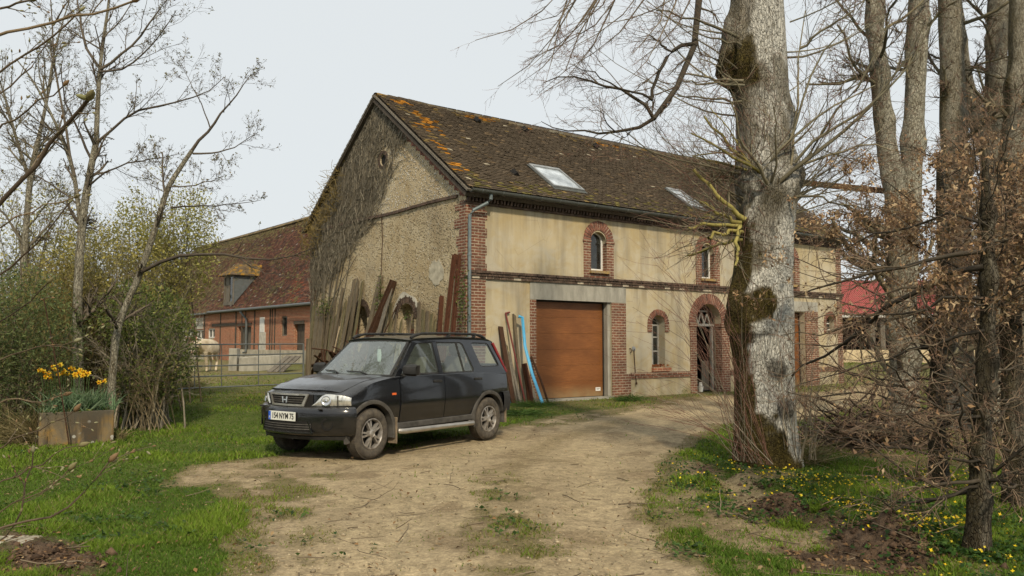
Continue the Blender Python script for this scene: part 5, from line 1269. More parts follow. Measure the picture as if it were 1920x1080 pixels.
# heap of scrap iron at the foot of the planks
def scrap():
    A, Q = lean_pts((640, 625), (640, 640), 'g', .5, .6); Q[2] = gh(Q[0], Q[1]); m = MB(); rg = random.Random(3)
    for k in range(34):
        c = Q+dG*rg.uniform(-1.5, .9)+nG*rg.uniform(-.25, .45)+UP*rg.uniform(.05, 1.15); d = norm(V(rg.uniform(-1, 1), rg.uniform(-1, 1), rg.uniform(-.5, .9)))*rg.uniform(.2, .65)
        if k % 3: m.bar(c-d, c+d, rg.uniform(.05, .16), rg.uniform(.01, .04), (.2, .3, .9))
        else: m.tube([c-d, c+V(0, 0, .08), c+d], .022, 6)
    # legs carrying it down to the ground
    for k in range(6): c = Q+dG*rg.uniform(-1.4, .8)+nG*rg.uniform(0, .3); m.bar(c, c+UP*1.05+dG*.2, .06, .04, nG)
    o = m.build('scrap_heap', MAT['rust_dark']); tag(o, 'tangled heap of dark scrap iron at the foot of the leaning planks', 'scrap')
scrap()
plank((637, 572+40), (618, 690), .045, .04, MAT['bare_wood'], 'pale bare branch leaning in front of the scrap iron', cat='branch', name='bare_branch', kind='pole', o_top=.4, o_mid=.75)
# cluster between the corner and the garage door
F_ = dict(frame='f')
plank((940, 612), (958, 722), .13, .03, MAT['rust_dark'], 'dark rusty strip leftmost of the pieces leaning left of the garage', cat='strip', name='iron_strip', o_mid=.4, **F_)
plank((947, 640), (966, 730), .07, .05, MAT['wood_grey'], 'slim grey lath leaning left of the garage beside the dark strip', cat='lath', name='lath', o_mid=.45, **F_)
plank((966, 590), (975, 700), .075, .05, MAT['wood_old'], 'slim brown batten standing behind the blue gutter', cat='batten', name='batten', o_mid=.35, **F_)
plank((956, 660), (972, 735), .07, .04, MAT['wood_grey'], 'pale plank leaning low left of the garage', o_mid=.55, **F_)
plank((950, 645), (962, 735), .09, .05, MAT['wood_moss'], 'mossy plank leaning left of the garage behind the car tail', o_mid=.3, **F_)
plank((983, 682), (993, 745), .17, .05, MAT['rust'], 'stout rust brown pipe standing short beside the blue gutter', cat='pipe', name='rusty_pipe', kind='pole', o_mid=.35, o_top=.15, **F_)
plank((996, 668), (1024, 745), .06, .05, MAT['rust_dark'], 'thin dark rod leaning across the garage door edge', cat='rod', name='iron_rod', kind='pole', o_mid=.55, **F_)
plank((987, 690), (1004, 748), .10, .03, MAT['wood_grey'], 'dark grey board leaning just behind the lower blue gutter', o_mid=.4, **F_)
A, Q = lean_pts((948, 586), (982, 742), 'f', .05, .55); m = MB(); m.tube([A, A*.6+Q*.4, Q], .022, 8); m.tube([A-UP*.02, A+dF*.13+UP*.01], .022, 8)
o = m.build('red_pole', MAT['red_metal']); tag(o, 'dull red pole with short crossbar leaning left of the garage', 'pole')
def channel(pts, r, mat, name, label, cat):
    m = MB(); prof = [(r*math.cos(a), r*math.sin(a)) for a in np.linspace(PI*1.05, PI*1.95, 8)]; g = []
    for i, p in enumerate(pts):
        d = norm(pts[min(i+1, len(pts)-1)]-pts[max(i-1, 0)]); x = norm(np.cross(d, nF)); y = np.cross(x, d); g.append([p+x*a-y*b for a, b in prof])
    m.grid(g); o = m.build(name, mat, smooth=.8, solid=.008); tag(o, label, cat)
b0 = on_plane(971, 593, C0+nF*.22, nF); b1 = on_plane(979, 594, C0+nF*.24, nF); b2 = on_plane(984, 650, C0+nF*.36, nF); b3 = on_plane(997, 700, C0+nF*.7, nF); b4 = on_plane(1017, 757, C0+nF*1.15, nF); b4[2] = max(b4[2], .0)
channel([b0, b1-UP*.02, b1*.5+b2*.5, b2, b2*.5+b3*.5, b3, b3*.5+b4*.5, b4], .042, MAT['blue_plastic'], 'blue_gutter', 'long bright blue plastic gutter bent and leaning left of the garage', 'gutter')
q = on_plane(962, 757, V(0, 0, 0), UP); m = MB(); m.add([q+V(-.12, 0, .0), q+V(.16, .05, 0), q+V(.05, .1, .30), q+V(-.05, .12, .12), q+V(-.10, .3, 0), q+V(.2, .3, 0)], [(0, 1, 2), (0, 2, 3), (0, 3, 4), (1, 5, 2), (2, 5, 4), (2, 4, 3)])
o = m.build('blue_tarp', MAT['blue_plastic'], solid=.01); tag(o, 'scrap of bright blue plastic sheet on the grass behind the car', 'sheet')
# dry leaf and rusty rod by the planter, planter itself comes with the plants
# horizontal plank fixed across the trees
bA = at(1304, 323, 10.9); bB = at(1700, 362, 12.9); m = MB(); m.bar(bA, bB, .05, .085, UP)
o = m.build('nailed_plank', MAT['beam_brown']); tag(o, 'brown plank nailed level across the tree trunks', 'plank')
# terracotta crocks / dead leaves on the window ledge
m = MB(); rg = random.Random(5)
for k in range(46):
    c = FP(6.80+rg.uniform(-.27, .42), .835+rg.uniform(0, .07), rg.uniform(-.16, .06)); e1 = norm(V(rg.uniform(-1, 1), rg.uniform(-1, 1), rg.uniform(-.3, .8)))*.05; e2 = norm(np.cross(e1, V(.3, .8, .2)))*.03
    m.add([c-e1, c-e2, c+e1, c+e2], [(0, 1, 2, 3)], (.33, .14, .05) if k % 2 else (.25, .09, .045))
o = m.build('leaf_litter', MAT['dry_leaf'], recalc=False); tag(o, 'orange brown dead leaves heaped on the small ground floor window ledge', 'leaves')
# small pots / pale objects at the doorway
m = MB(); c = FP(8.78, .03, -.12); m.lathe([(.0, 0), (.07, 0), (.095, .17), (.085, .17), (.06, .04)], c, UP, 14); m.lathe([(0, .30), (.05, .28), (.06, .18), (0, .16)], c, UP, 10)
o = m.build('flower_pot', MAT['white_paint'], smooth=.6); tag(o, 'small pale pot standing on the step of the arched doorway', 'pot')

# ------------------------------------------------------------------ the cow
def cow():
    base = at(386, 699, 32.5); base[2] = gh(base[0], base[1]); yaw = math.radians(266)
    t = thing('cow', 'white cow walking in the yard behind the field gate', 'cow', base, yaw)
    vs = []; es = []; rad = []
    def node(p, r, parent=None):
        vs.append(p); rad.append(r); i = len(vs)-1
        if parent is not None: es.append((parent, i))
        return i
    pel = node((-.55, 0, 1.10), (.26, .26)); mid = node((-.1, 0, 1.02), (.33, .36), pel); ch = node((.42, 0, 1.03), (.27, .33), mid)
    rump = node((-.82, 0, 1.12), (.20, .20), pel)
    nk = node((.78, 0, 1.12), (.17, .20), ch); hd = node((1.05, .03, 1.08), (.13, .14), nk); mz = node((1.30, .06, .86), (.085, .095), hd); ms = node((1.36, .065, .80), (.075, .07), mz)
    for sy in (1, -1):
        d = .10*sy
        h = node((-.62, .17*sy, .86), (.15, .13), pel); st = node((-.52+d, .17*sy, .62), (.09, .085), h); hk = node((-.72+d, .17*sy, .42), (.055, .06), st); ft = node((-.66+d, .17*sy, .10), (.045, .045), hk); node((-.62+d, .17*sy, .02), (.06, .05), ft)
        s = node((.45, .16*sy, .82), (.13, .12), ch); kn = node((.47-d*1.4, .16*sy, .44), (.065, .065), s); f = node((.46-d*1.9, .16*sy, .11), (.045, .045), kn); node((.49-d*1.9, .16*sy, .02), (.06, .05), f)
    me = bpy.data.meshes.new('cow_body'); me.from_pydata(vs, es, []); o = bpy.data.objects.new('tmpcow', me); COL.objects.link(o)
    sk = o.modifiers.new('s', 'SKIN'); 
    if not me.skin_vertices: me.attributes  # layer is made below
    bm = bmesh.new(); bm.from_mesh(me); lay = bm.verts.layers.skin.verify()
    for i, v in enumerate(bm.verts): v[lay].radius = rad[i]; v[lay].use_root = (i == 0)
    bm.to_mesh(me); bm.free()
    o.modifiers.new('u', 'SUBSURF').levels = 2
    me = bake(o); me.name = 'body'; shade(me, True); link('body', me, MAT['cow'], t, local=True)
    for sy in (1, -1):
        m = MB(); m.grid([[V(1.02-.03*f, .10*sy+sy*.20*f, 1.17+w*(.055*math.sin(PI*min(1, f*.9+.12)))-.03*f) for w in (-1, 1)] for f in np.linspace(0, 1, 6)]); m.build('ear', MAT['cow'], t, local=True, solid=.02)
        m = MB(); m.tube([V(1.04, .075*sy, 1.20), V(1.06, .14*sy, 1.25), V(1.10, .17*sy, 1.31)], [.025, .018, .006], 7); m.build('horn', MAT['bare_wood'], t, local=True)
        m = MB(); m.lathe([(0, .012), (.014, .008), (.018, 0)], V(1.155, .035+.105*sy, 1.02), norm(V(.4, sy, .15)), 10); m.build('eye', MAT['ink'], t, local=True)
    m = MB(); m.lathe([(0, .03), (.05, .022), (.075, 0)], V(1.385, .068, .795), norm(V(.8, .03, -.35)), 12); m.build('muzzle', MAT['muzzle'], t, smooth=True, local=True)
    m = MB(); m.tube([V(-.98, 0, 1.20), V(-1.06, .0, 1.05), V(-1.05, .02, .65), V(-1.04, .02, .45)], [.035, .025, .018, .04], 7); m.build('tail', MAT['cow'], t, smooth=True, local=True)
MAT['cow'] = simple('cow_hide', (.60, .53, .40), .85, .18, 3, c2=(.40, .31, .20))
MAT['muzzle'] = simple('muzzle_skin', (.42, .27, .20), .7, .1, 9)
cow()
# ------------------------------------------------------------------ branches, twigs, leaves
def unit(a): return a/(np.linalg.norm(a, axis=-1, keepdims=True)+1e-9)
def tubes(P, R, n=4):
    N, K = R.shape; T = np.gradient(P, axis=1); T = unit(T)
    ref = np.broadcast_to(np.array([.37, .21, .9]), T.shape); ref = np.where(np.abs((T*ref).sum(-1, keepdims=True)) > .93, np.array([1., .1, 0]), ref)
    X = unit(np.cross(T, ref)); Y = np.cross(T, X); a = np.arange(n)*2*PI/n
    vs = P[:, :, None]+R[:, :, None, None]*(X[:, :, None]*np.cos(a)[None, None, :, None]+Y[:, :, None]*np.sin(a)[None, None, :, None])
    base = (np.arange(N)*K*n)[:, None, None]+(np.arange(K-1)*n)[None, :, None]+np.arange(n)[None, None, :]
    nxt = (np.arange(N)*K*n)[:, None, None]+(np.arange(K-1)*n)[None, :, None]+((np.arange(n)+1) % n)[None, None, :]
    F = np.stack([base, nxt, nxt+n, base+n], -1).reshape(-1, 4)
    return vs.reshape(-1, 3), F
def spawn(P, R, per, rg, t=(.2, 1), ang=(45, 15), ratio=(.3, .6), rr=.55, K=5, wob=.25, trop=(0, 0, 0), rmin=.0018, taper=.45, Lp=None, flat=None):
    N, Kp = R.shape; idx = np.repeat(np.arange(N), per); M_ = len(idx)
    tt = rg.uniform(t[0], t[1], M_); fi = tt*(Kp-1-1e-6); i0 = fi.astype(int); fr = (fi-i0)[:, None]
    p = P[idx, i0]*(1-fr)+P[idx, i0+1]*fr; tg = unit(P[idx, i0+1]-P[idx, i0])
    r0 = R[idx, i0]*(1-fr[:, 0])+R[idx, i0+1]*fr[:, 0]
    L = np.linalg.norm(np.diff(P, axis=1), axis=2).sum(1)[idx] if Lp is None else np.full(M_, Lp)
    L = L*rg.uniform(ratio[0], ratio[1], M_)*(1-.35*tt)
    q = rg.normal(size=(M_, 3)); 
    if flat is not None: q = q*np.asarray(flat)
    pr = unit(np.cross(tg, unit(q))); a = np.radians(rg.normal(ang[0], ang[1], M_))[:, None]
    d = tg*np.cos(a)+pr*np.sin(a); rb = np.maximum(r0*rr, rmin*1.05)
    out = np.empty((M_, K, 3)); out[:, 0] = p; st = (L/(K-1))[:, None]; tr = np.asarray(trop, float)
    for k in range(1, K):
        d = unit(d+rg.normal(size=(M_, 3))*wob+tr); out[:, k] = out[:, k-1]+d*st
    Rr = rb[:, None]*(1-(1-taper)*np.linspace(0, 1, K)[None]); return out, np.maximum(Rr, rmin*.6)
def resample(pts, K):
    pts = np.asarray(pts, float); s = np.r_[0, np.cumsum(np.linalg.norm(np.diff(pts, axis=0), axis=1))]
    # smooth (Catmull-like) by two corner-cutting passes
    q = pts
    for _ in range(2):
        if len(q) > 2: q = np.concatenate([q[:1], np.stack([q[:-1]*.75+q[1:]*.25, q[:-1]*.25+q[1:]*.75], 1).reshape(-1, 3)[1:-1], q[-1:]])
    s = np.r_[0, np.cumsum(np.linalg.norm(np.diff(q, axis=0), axis=1))]; x = np.linspace(0, s[-1], K)
    return np.stack([np.interp(x, s, q[:, i]) for i in range(3)], 1)
def limbs_px(lst, K=8, jit=0.0, rg=None):
    """lst of (pixel polyline, depth0, depth1, r0, r1)"""
    Ps = []; Rs = []
    for pts, Y0, Y1, r0, r1 in lst:
        m_ = len(pts); w = [at(u, v, Y0+(Y1-Y0)*i/(m_-1)) for i, (u, v) in enumerate(pts)]
        p = resample(w, K)
        if rg is not None and jit: p[1:-1] += rg.normal(size=(K-2, 3))*jit
        Ps.append(p); Rs.append(np.linspace(r0, r1, K))
    return np.array(Ps), np.array(Rs)
def twig_obj(name, sets, parent, mat=None, kind=None):
    """sets: list of (P,R,n,color or (c1,c2))"""
    parts = []; cols = []
    rg = np.random.default_rng(11)
    for P, R, n, c in sets:
        v, f = tubes(P, R, n); parts.append((v, f)); N, K = R.shape
        c1, c2 = c if isinstance(c[0], tuple) else (c, c)
        w = rg.random(N)[:, None]; cc = np.array(c1)*(1-w)+np.array(c2)*w; cc *= rg.uniform(.7, 1.3, N)[:, None]
        cols.append(np.repeat(cc, K*n, 0))
    v, f = merge_np(parts); me = np_mesh(name, v, f, np.clip(np.concatenate(cols), 0, 1), True)
    return link(name, me, mat or MAT['twig'], parent)
def leaves_np(P, S, C, rg, asp=.45, up=None, fold=.25):
    N = len(P); d = unit(rg.normal(size=(N, 3))+(0 if up is None else np.asarray(up))); w = unit(np.cross(d, unit(rg.normal(size=(N, 3))))); nn_ = np.cross(d, w)
    S = S[:, None]; v = np.stack([P, P+d*S*.5+w*S*asp*.5+nn_*S*fold*.4, P+d*S, P+d*S*.5-w*S*asp*.5+nn_*S*fold*.4], 1).reshape(-1, 3)
    F = np.arange(N*4).reshape(N, 4); return v, F, np.repeat(C, 4, 0)
def leaf_obj(name, sets, parent, mat, kind=None):
    vs = []; fs = []; cs = []; o = 0
    for v, f, c in sets: vs.append(v); fs.append(f+o); cs.append(c); o += len(v)
    me = np_mesh(name, np.concatenate(vs), np.concatenate(fs), np.clip(np.concatenate(cs), 0, 1)); ob = link(name, me, mat, parent)
    if kind: ob['kind'] = kind
    return ob
def pick(cols, n, rg, v=.3):
    c = np.array(cols)[rg.integers(0, len(cols), n)]; return c*rg.uniform(1-v, 1+v, n)[:, None]
def trunk_obj(name, path, parent, mat, colfn, burrs=(), n=36, m=90, rough=.06, seed=1, flare=0.0, local=False):
    P = resample([p for p, r in path], m); zz = np.linspace(0, 1, m); s = np.r_[0, np.cumsum([np.linalg.norm(path[i+1][0]-path[i][0]) for i in range(len(path)-1)])]; s /= s[-1]
    R = np.interp(zz, s, [r for p, r in path]); T = unit(np.gradient(P, axis=0)); X = unit(np.cross(T, np.array([0., 1, .05]))); Y = np.cross(X, T)
    a = np.arange(n)*2*PI/n; dirs = X[:, None]*np.cos(a)[None, :, None]-Y[:, None]*np.sin(a)[None, :, None]
    ca, sa = np.cos(a)[None], np.sin(a)[None]; zc_ = P[:, 2][:, None]
    nz = fbm(ca*1.3+zc_*.9+seed, sa*1.3+zc_*.5, seed, 4)-.5; nz2 = fbm(ca*5+zc_*2.2+seed, sa*5+zc_*2.5, seed+5, 3)-.5
    rad = R[:, None]*(1+rough*4*nz+rough*1.6*nz2)
    if flare: rad *= 1+flare*np.exp(-(zc_-P[0, 2])/.28)*(1+.6*np.sin(5*a+seed)[None])
    vs = P[:, None]+dirs*rad[:, :, None]
    for bp, amp, sg in burrs:
        d = np.linalg.norm(vs-np.asarray(bp)[None, None], axis=2); vs = vs+dirs*(amp*np.exp(-(d/sg)**2)*(1+.9*nz2*2))[:, :, None]
    col = np.clip(colfn(vs, dirs), 0, 1)
    i = np.arange(m-1)[:, None]*n; k = np.arange(n)[None]; F = np.stack([i+k, i+n+k, i+n+(k+1) % n, i+(k+1) % n], -1).reshape(-1, 4)
    me = np_mesh(name, vs.reshape(-1, 3), F, col.reshape(-1, 3), True); return link(name, me, mat, parent)

TW_RED = ((.17, .085, .065), (.22, .13, .095)); TW_BR = ((.12, .095, .065), (.19, .15, .105)); TW_GR = ((.15, .135, .09), (.22, .19, .125)); TW_YE = ((.22, .195, .065), (.32, .27, .085)); TW_DK = ((.045, .038, .029), (.085, .069, .050)); TW_LI = ((.23, .20, .15), (.31, .27, .20))
# ---- the big whitewashed lime in front of the barn
def big_lime():
    rg = np.random.default_rng(21); Y = 10.25; px = lambda u, v: at(u, v, Y)
    base = px(1440, 872); base[2] = gh(base[0], base[1])-.05
    t = thing('lime_tree', 'massive old lime trunk with chalky white bark and mossy left flank before the barn', 'tree', base)
    path = [(base, .43), (px(1436, 830), .405), (px(1434, 780), .385), (px(1433, 720), .372), (px(1431, 660), .375), (px(1430, 610), .385), (px(1429, 560), .38), (px(1432, 500), .365), (px(1435, 440), .36), (px(1438, 380), .375), (px(1436, 320), .375), (px(1433, 260), .35), (px(1428, 180), .345), (px(1424, 100), .345), (px(1420, 20), .34), (px(1416, -60), .33), (px(1400, -260), .33), (px(1390, -520), .28), (px(1380, -900), .16)]
    burrs = [(px(1372, 620)+V(0, -.2, 0), .10, .26), (px(1380, 560)+V(0, -.2, 0), .09, .28), (px(1375, 120), .20, .30), (px(1370, 60), .12, .25), (px(1490, 325), .12, .25), (px(1400, 345)+V(0, -.3, 0), .13, .30), (px(1450, 350)+V(0, -.35, 0), .10, .22), (px(1395, 420)+V(0, -.2, 0), .07, .2),
             (px(1440, 690)+V(0, -.4, 0), .07, .11), (px(1462, 762)+V(0, -.4, 0), .08, .10), (px(1490, 215), .07, .18), (px(1395, 660)+V(0, -.3, 0), .05, .12)]
    def cf(vs, dr):
        z = vs[..., 2]; x = dr[..., 0]; y = dr[..., 1]; n1 = fbm(vs[..., 0]*4+vs[..., 1]*3, z*2.4, 7, 4); n2 = fbm(vs[..., 0]*2+5, z*1.1+vs[..., 1], 17, 4)
        e = (n1-.5)*.75+(fbm(vs[..., 0]*14+3, z*9+vs[..., 1]*6, 27, 3)-.5)*.5
        left = sstep(-x+e, .46, .66)*(1-.75*sstep(z, 3.0, 3.5)); left = left*sstep(y, .75, .2)
        foot = sstep(.52-.62*x-z+e*.8, -.08, .10)*sstep(y, .8, .3)
        b2 = sstep(1-((z-2.02)/.30)**2-np.maximum(0, x+.02)*2.6+e*1.3, .35, .6); b4 = sstep(1-((z-2.62)/.34)**2-np.maximum(0, x+.45)*3+e*1.3, .4, .7)
        b3 = np.exp(-((z-3.45)/.3)**2)*.5*sstep(n2, .4, .6)+.5*sstep(-x+e, .4, .8)*np.exp(-((z-5.15)/.55)**2)+.35*sstep(n1, .52, .62)*sstep(z, 3.4, 4)
        moss = np.clip(left+foot+b2+b4*.4+b3, 0, 1); white = np.clip(1.0-moss, 0, 1)*np.clip(1.05-.25*sstep(z, 2.5, 4.0)-.55*sstep(n2, .52, .66)*sstep(z, 1.7, 2.6), .2, 1)
        dark = .20*left+.12*foot+.20*b2*(n1 > .5)+.85*np.exp(-((z-1.665-.04*x)/.028)**2)*sstep(-x+.15, -.1, .1)+.2*b3
        for kp in (px(1438, 690)+V(0, -.38, 0), px(1456, 762)+V(0, -.4, 0)):
            d = np.linalg.norm(vs-kp, axis=2); dark = dark+.7*np.exp(-((d-.10)/.03)**2)+.45*np.exp(-((d-.045)/.02)**2)+.15*np.exp(-(d/.1)**2); white = white*(1-.7*np.exp(-(d/.11)**2))
        return np.stack([white, moss, dark], -1)
    trunk_obj('trunk', path, t, MAT['bark_white'], cf, burrs, n=96, m=300, rough=.028, seed=3, flare=.06)
    Ln = lambda *a: list(a)
    H = [([(1385, -420), (1345, -160), (1318, -20), (1303, 85), (1284, 132), (1268, 180), (1246, 202), (1226, 222)], 10.1, 9.3, .075, .028),
         ([(1226, 222), (1205, 188), (1150, 165), (1105, 150), (1060, 143), (1020, 155)], 9.3, 9.0, .024, .005), ([(1226, 222), (1195, 238), (1160, 249), (1100, 244), (1050, 242), (1015, 228)], 9.3, 9.6, .024, .004),
         ([(1298, 82), (1264, 92), (1246, 110), (1236, 136), (1228, 160), (1222, 188)], 9.5, 9.2, .026, .018), ([(1222, 186), (1180, 170), (1135, 150), (1100, 128), (1075, 122)], 9.2, 8.9, .015, .004), ([(1258, 96), (1232, 76), (1218, 66)], 9.4, 9.3, .014, .008),
         ([(1160, 248), (1148, 235), (1130, 215), (1100, 200)], 9.4, 9.3, .010, .003), ([(1188, 240), (1165, 258), (1162, 267)], 9.35, 9.3, .010, .006)]
    P, R = limbs_px(H, 9, .02, rg)
    F = []
    for k in range(20):
        x0 = rg.uniform(1060, 1330); dx = rg.uniform(40, 190); y1 = rg.uniform(40, 175)
        F.append(([(1402, -460), (x0*.4+1392*.6, -380), (x0+60, -190), (x0, -20), (x0-dx*.35, y1*.45), (x0-dx*.75, y1*.85), (x0-dx, y1)], 10.2, rg.uniform(8.2, 9.6), .028, .003))
    P2, R2 = limbs_px(F, 12, .025, rg)
    SP = [([(1385, 70), (1330, 46), (1290, 36), (1230, 20)], .022, .007), ([(1390, 85), (1340, 70), (1290, 60)], .016, .006), ([(1395, 152), (1340, 145), (1275, 140)], .022, .010), ([(1395, 160), (1330, 157), (1280, 153)], .018, .008), ([(1392, 190), (1330, 183), (1270, 180)], .017, .008), ([(1390, 175), (1350, 120), (1310, 110)], .012, .005),
          ([(1450, 345), (1405, 312), (1352, 262), (1320, 218)], .030, .012), ([(1440, 332), (1390, 300), (1340, 270), (1296, 250)], .024, .009), ([(1462, 352), (1400, 325), (1345, 303), (1298, 292)], .028, .008), ([(1470, 355), (1420, 318), (1380, 285), (1300, 292)], .018, .008), ([(1400, 300), (1370, 240), (1330, 200)], .012, .005),
          ([(1398, 412), (1352, 372), (1322, 342), (1300, 318)], .034, .018), ([(1390, 418), (1345, 396), (1312, 378)], .028, .016), ([(1390, 424), (1342, 420), (1312, 426), (1290, 428)], .026, .016), ([(1392, 435), (1350, 438), (1328, 446)], .026, .018), ([(1392, 450), (1345, 462), (1312, 474), (1288, 479)], .022, .012), ([(1388, 424), (1382, 455), (1379, 500)], .028, .016),
          ([(1480, 325), (1530, 270), (1560, 222), (1602, 168), (1642, 108), (1670, 30)], .024, .007), ([(1490, 305), (1560, 242), (1650, 190), (1722, 100), (1760, 20)], .022, .006), ([(1495, 312), (1600, 270), (1705, 285)], .018, .006), ([(1480, 372), (1532, 360), (1565, 382), (1622, 392)], .018, .006), ([(1480, 330), (1502, 205), (1490, 118), (1510, 20)], .018, .006),
          ([(1472, 285), (1530, 100), (1602, 38), (1640, -30)], .017, .006), ([(1440, 342), (1428, 245), (1420, 170), (1408, 110), (1380, 20)], .022, .008), ([(1430, 352), (1442, 292), (1482, 252), (1562, 200), (1640, 160)], .022, .007), ([(1450, 352), (1472, 330), (1552, 270), (1640, 190), (1702, 110), (1732, 48)], .030, .008), ([(1445, 355), (1430, 330), (1410, 290), (1380, 250), (1370, 190)], .026, .010), ([(1440, 352), (1450, 320), (1460, 270), (1450, 200)], .018, .007), ([(1500, 90), (1540, 60), (1600, 20)], .02, .01)]
    P3, R3 = limbs_px([(p, 9.85, 9.85-rg.uniform(-.5, .9), a, b) for p, a, b in SP], 8, .02, rg)
    # many more shoots bristling from the burrs on every side
    n = 44; zz = np.concatenate([rg.normal(3.55, .25, 22), rg.uniform(2.9, 6.6, 22)]); az = np.where(rg.random(n) < .5, rg.normal(PI, .45, n), rg.normal(0, .45, n)); P5 = np.empty((n, 8, 3)); c_ = px(1436, 300)
    d = np.stack([np.cos(az), np.sin(az), rg.uniform(-.1, .7, n)], 1); d = unit(d); P5[:, 0] = np.stack([c_[0]+np.cos(az)*.34, c_[1]+np.sin(az)*.34, zz], 1); L5 = rg.uniform(.7, 2.3, n)
    for k in range(1, 8): d = unit(d+rg.normal(size=(n, 3))*.08+np.array([0, 0, .07])); P5[:, k] = P5[:, k-1]+d*(L5/7)[:, None]
    R5 = rg.uniform(.006, .015, n)[:, None]*np.linspace(1, .3, 8)[None]; P3 = np.concatenate([P3, P5]); R3 = np.concatenate([R3, R5])
    twig_obj('limbs', [(P, R, 7, TW_DK), (P2, R2, 4, TW_BR)], t)
    twig_obj('sprouts', [(P3[:6], R3[:6], 6, TW_GR), (P3[6:17], R3[6:17], 6, TW_YE), (P3[17:], R3[17:], 6, TW_GR)], t)
    A, AR = spawn(P, R, 9, rg, (.25, 1), (50, 16), (.25, .6), .4, 6, .17, (-.06, 0, .02), Lp=1.3); B, BR = spawn(A, AR, 5, rg, (.15, 1), (40, 15), (.3, .65), .6, 5, .16, (-.03, 0, 0)); Cc, CR = spawn(B, BR, 3, rg, (.2, 1), (38, 14), (.35, .7), .7, 4, .12)
    A2, A2R = spawn(P2, R2, 11, rg, (.5, 1), (35, 13), (.3, .65), .55, 6, .13, (-.05, 0, -.03), Lp=.95); B2, B2R = spawn(A2, A2R, 4, rg, (.2, 1), (35, 12), (.35, .7), .7, 4, .12)
    A3, A3R = spawn(P3, R3, 12, rg, (.12, 1), (45, 20), (.35, 1.1), .33, 6, .10, (0, 0, .04), Lp=1.05, rmin=.0024); B3, B3R = spawn(A3, A3R, 4, rg, (.2, .95), (38, 14), (.3, .6), .7, 4, .12)
    twig_obj('twigs', [(A, AR, 4, TW_BR), (B, BR, 3, TW_BR), (Cc, CR, 3, TW_RED), (A2, A2R, 3, TW_BR), (B2, B2R, 3, TW_RED), (A3, A3R, 3, TW_GR), (B3, B3R, 3, TW_RED)], t)
    # suckers round the foot
    S = []
    for k in range(66):
        if k < 42:
            u0 = rg.uniform(1375, 1450); u1 = rg.uniform(1185, 1400); v1 = rg.uniform(470, 800); v0 = 872-abs(u0-1440)*.15; Yb = 9.7-rg.random()*.3; Ye = Yb-rg.uniform(-.4, 1.2)
            S.append(([(u0, v0), (u0-(u0-u1)*.28, v0-(v0-v1)*.48), (u0-(u0-u1)*.64, v0-(v0-v1)*.82), (u1, v1)], Yb, Ye, rg.uniform(.003, .0065), .0016))
        else:
            u0 = rg.uniform(1470, 1530); u1 = u0+rg.uniform(-60, 110); v1 = rg.uniform(560, 770); S.append(([(u0, 862), (u0+(u1-u0)*.3, 862-(862-v1)*.5), (u1, v1)], 9.9, 9.9-rg.uniform(-.3, .8), rg.uniform(.004, .009), .0016))
    P4, R4 = limbs_px(S, 8, .012, rg); A4, A4R = spawn(P4, R4, 5, rg, (.35, 1), (28, 10), (.25, .5), .6, 5, .08, (-.03, 0, .05))
    twig_obj('suckers', [(P4[:26], R4[:26], 4, TW_RED), (P4[26:], R4[26:], 4, TW_LI), (A4, A4R, 3, TW_RED)], t)
big_lime()
# ---- the other limes of the row
def lime(label, legs, bark, base_uv, seed, nl=10, white=.5, mossy=.4, twig_n=9, gname=None):
    rg = np.random.default_rng(seed); b0 = legs[0][0]; Yb = legs[0][2]
    t = None; allP = []; allR = []
    for j, (pts, radii, Y0, Y1) in enumerate(legs):
        m_ = len(pts); W_ = [at(u, v, Y0+(Y1-Y0)*i/(m_-1)) for i, (u, v) in enumerate(pts)]
        if j == 0:
            W_[0][2] = gh(W_[0][0], W_[0][1])-.05; t = thing('lime_tree', label, 'tree', W_[0], group=gname)
        def cf(vs, dr, s=seed+j):
            n2 = fbm(vs[..., 0]*3+s, vs[..., 2]*1.2+vs[..., 1], s, 4); z = vs[..., 2]
            moss = np.clip(mossy*(sstep(-dr[..., 0]*.7+dr[..., 1]*.5+(n2-.5), .1, .7)+.6*sstep(n2, .55, .7)), 0, 1); w = np.clip(white+.5*sstep(1.5-z, 0, 1.0)-moss*.6, 0, 1); return np.stack([w, moss, .10*sstep(n2, .5, .7)], -1)
        trunk_obj('trunk', list(zip(W_, radii)), t, bark, cf, [(W_[k]+V(rg.normal()*.15, -.1, rg.normal()*.3), rg.uniform(.02, .06), .2) for k in range(1, m_-1) for _ in (0, 1)], n=30, m=110, rough=.05, seed=seed+j, flare=.15 if j == 0 else 0)
        P = resample(W_, 10)[None]; R = np.linspace(radii[1], radii[-1], 10)[None]; allP.append(P); allR.append(R)
    P = np.concatenate(allP); R = np.concatenate(allR)
    A, AR = spawn(P, R, int(nl*1.5), rg, (.28, .98), (64, 18), (.2, .6), .24, 8, .15, (0, 0, .06), Lp=4.2); B, BR = spawn(A, AR, twig_n, rg, (.15, 1), (45, 18), (.25, .5), .45, 6, .14, (0, 0, .03)); C_, CR = spawn(B, BR, 9, rg, (.12, 1), (42, 15), (.3, .65), .6, 5, .13, rmin=.0036); D, DR = spawn(C_, CR, 2, rg, (.2, 1), (35, 14), (.35, .7), .7, 4, .1, rmin=.0032)
    twig_obj('limbs', [(A, AR, 6, ((.11, .095, .06), (.18, .155, .095))), (B, BR, 4, TW_GR)], t); twig_obj('twigs', [(C_, CR, 3, TW_BR), (D, DR, 3, TW_RED)], t)
    return t
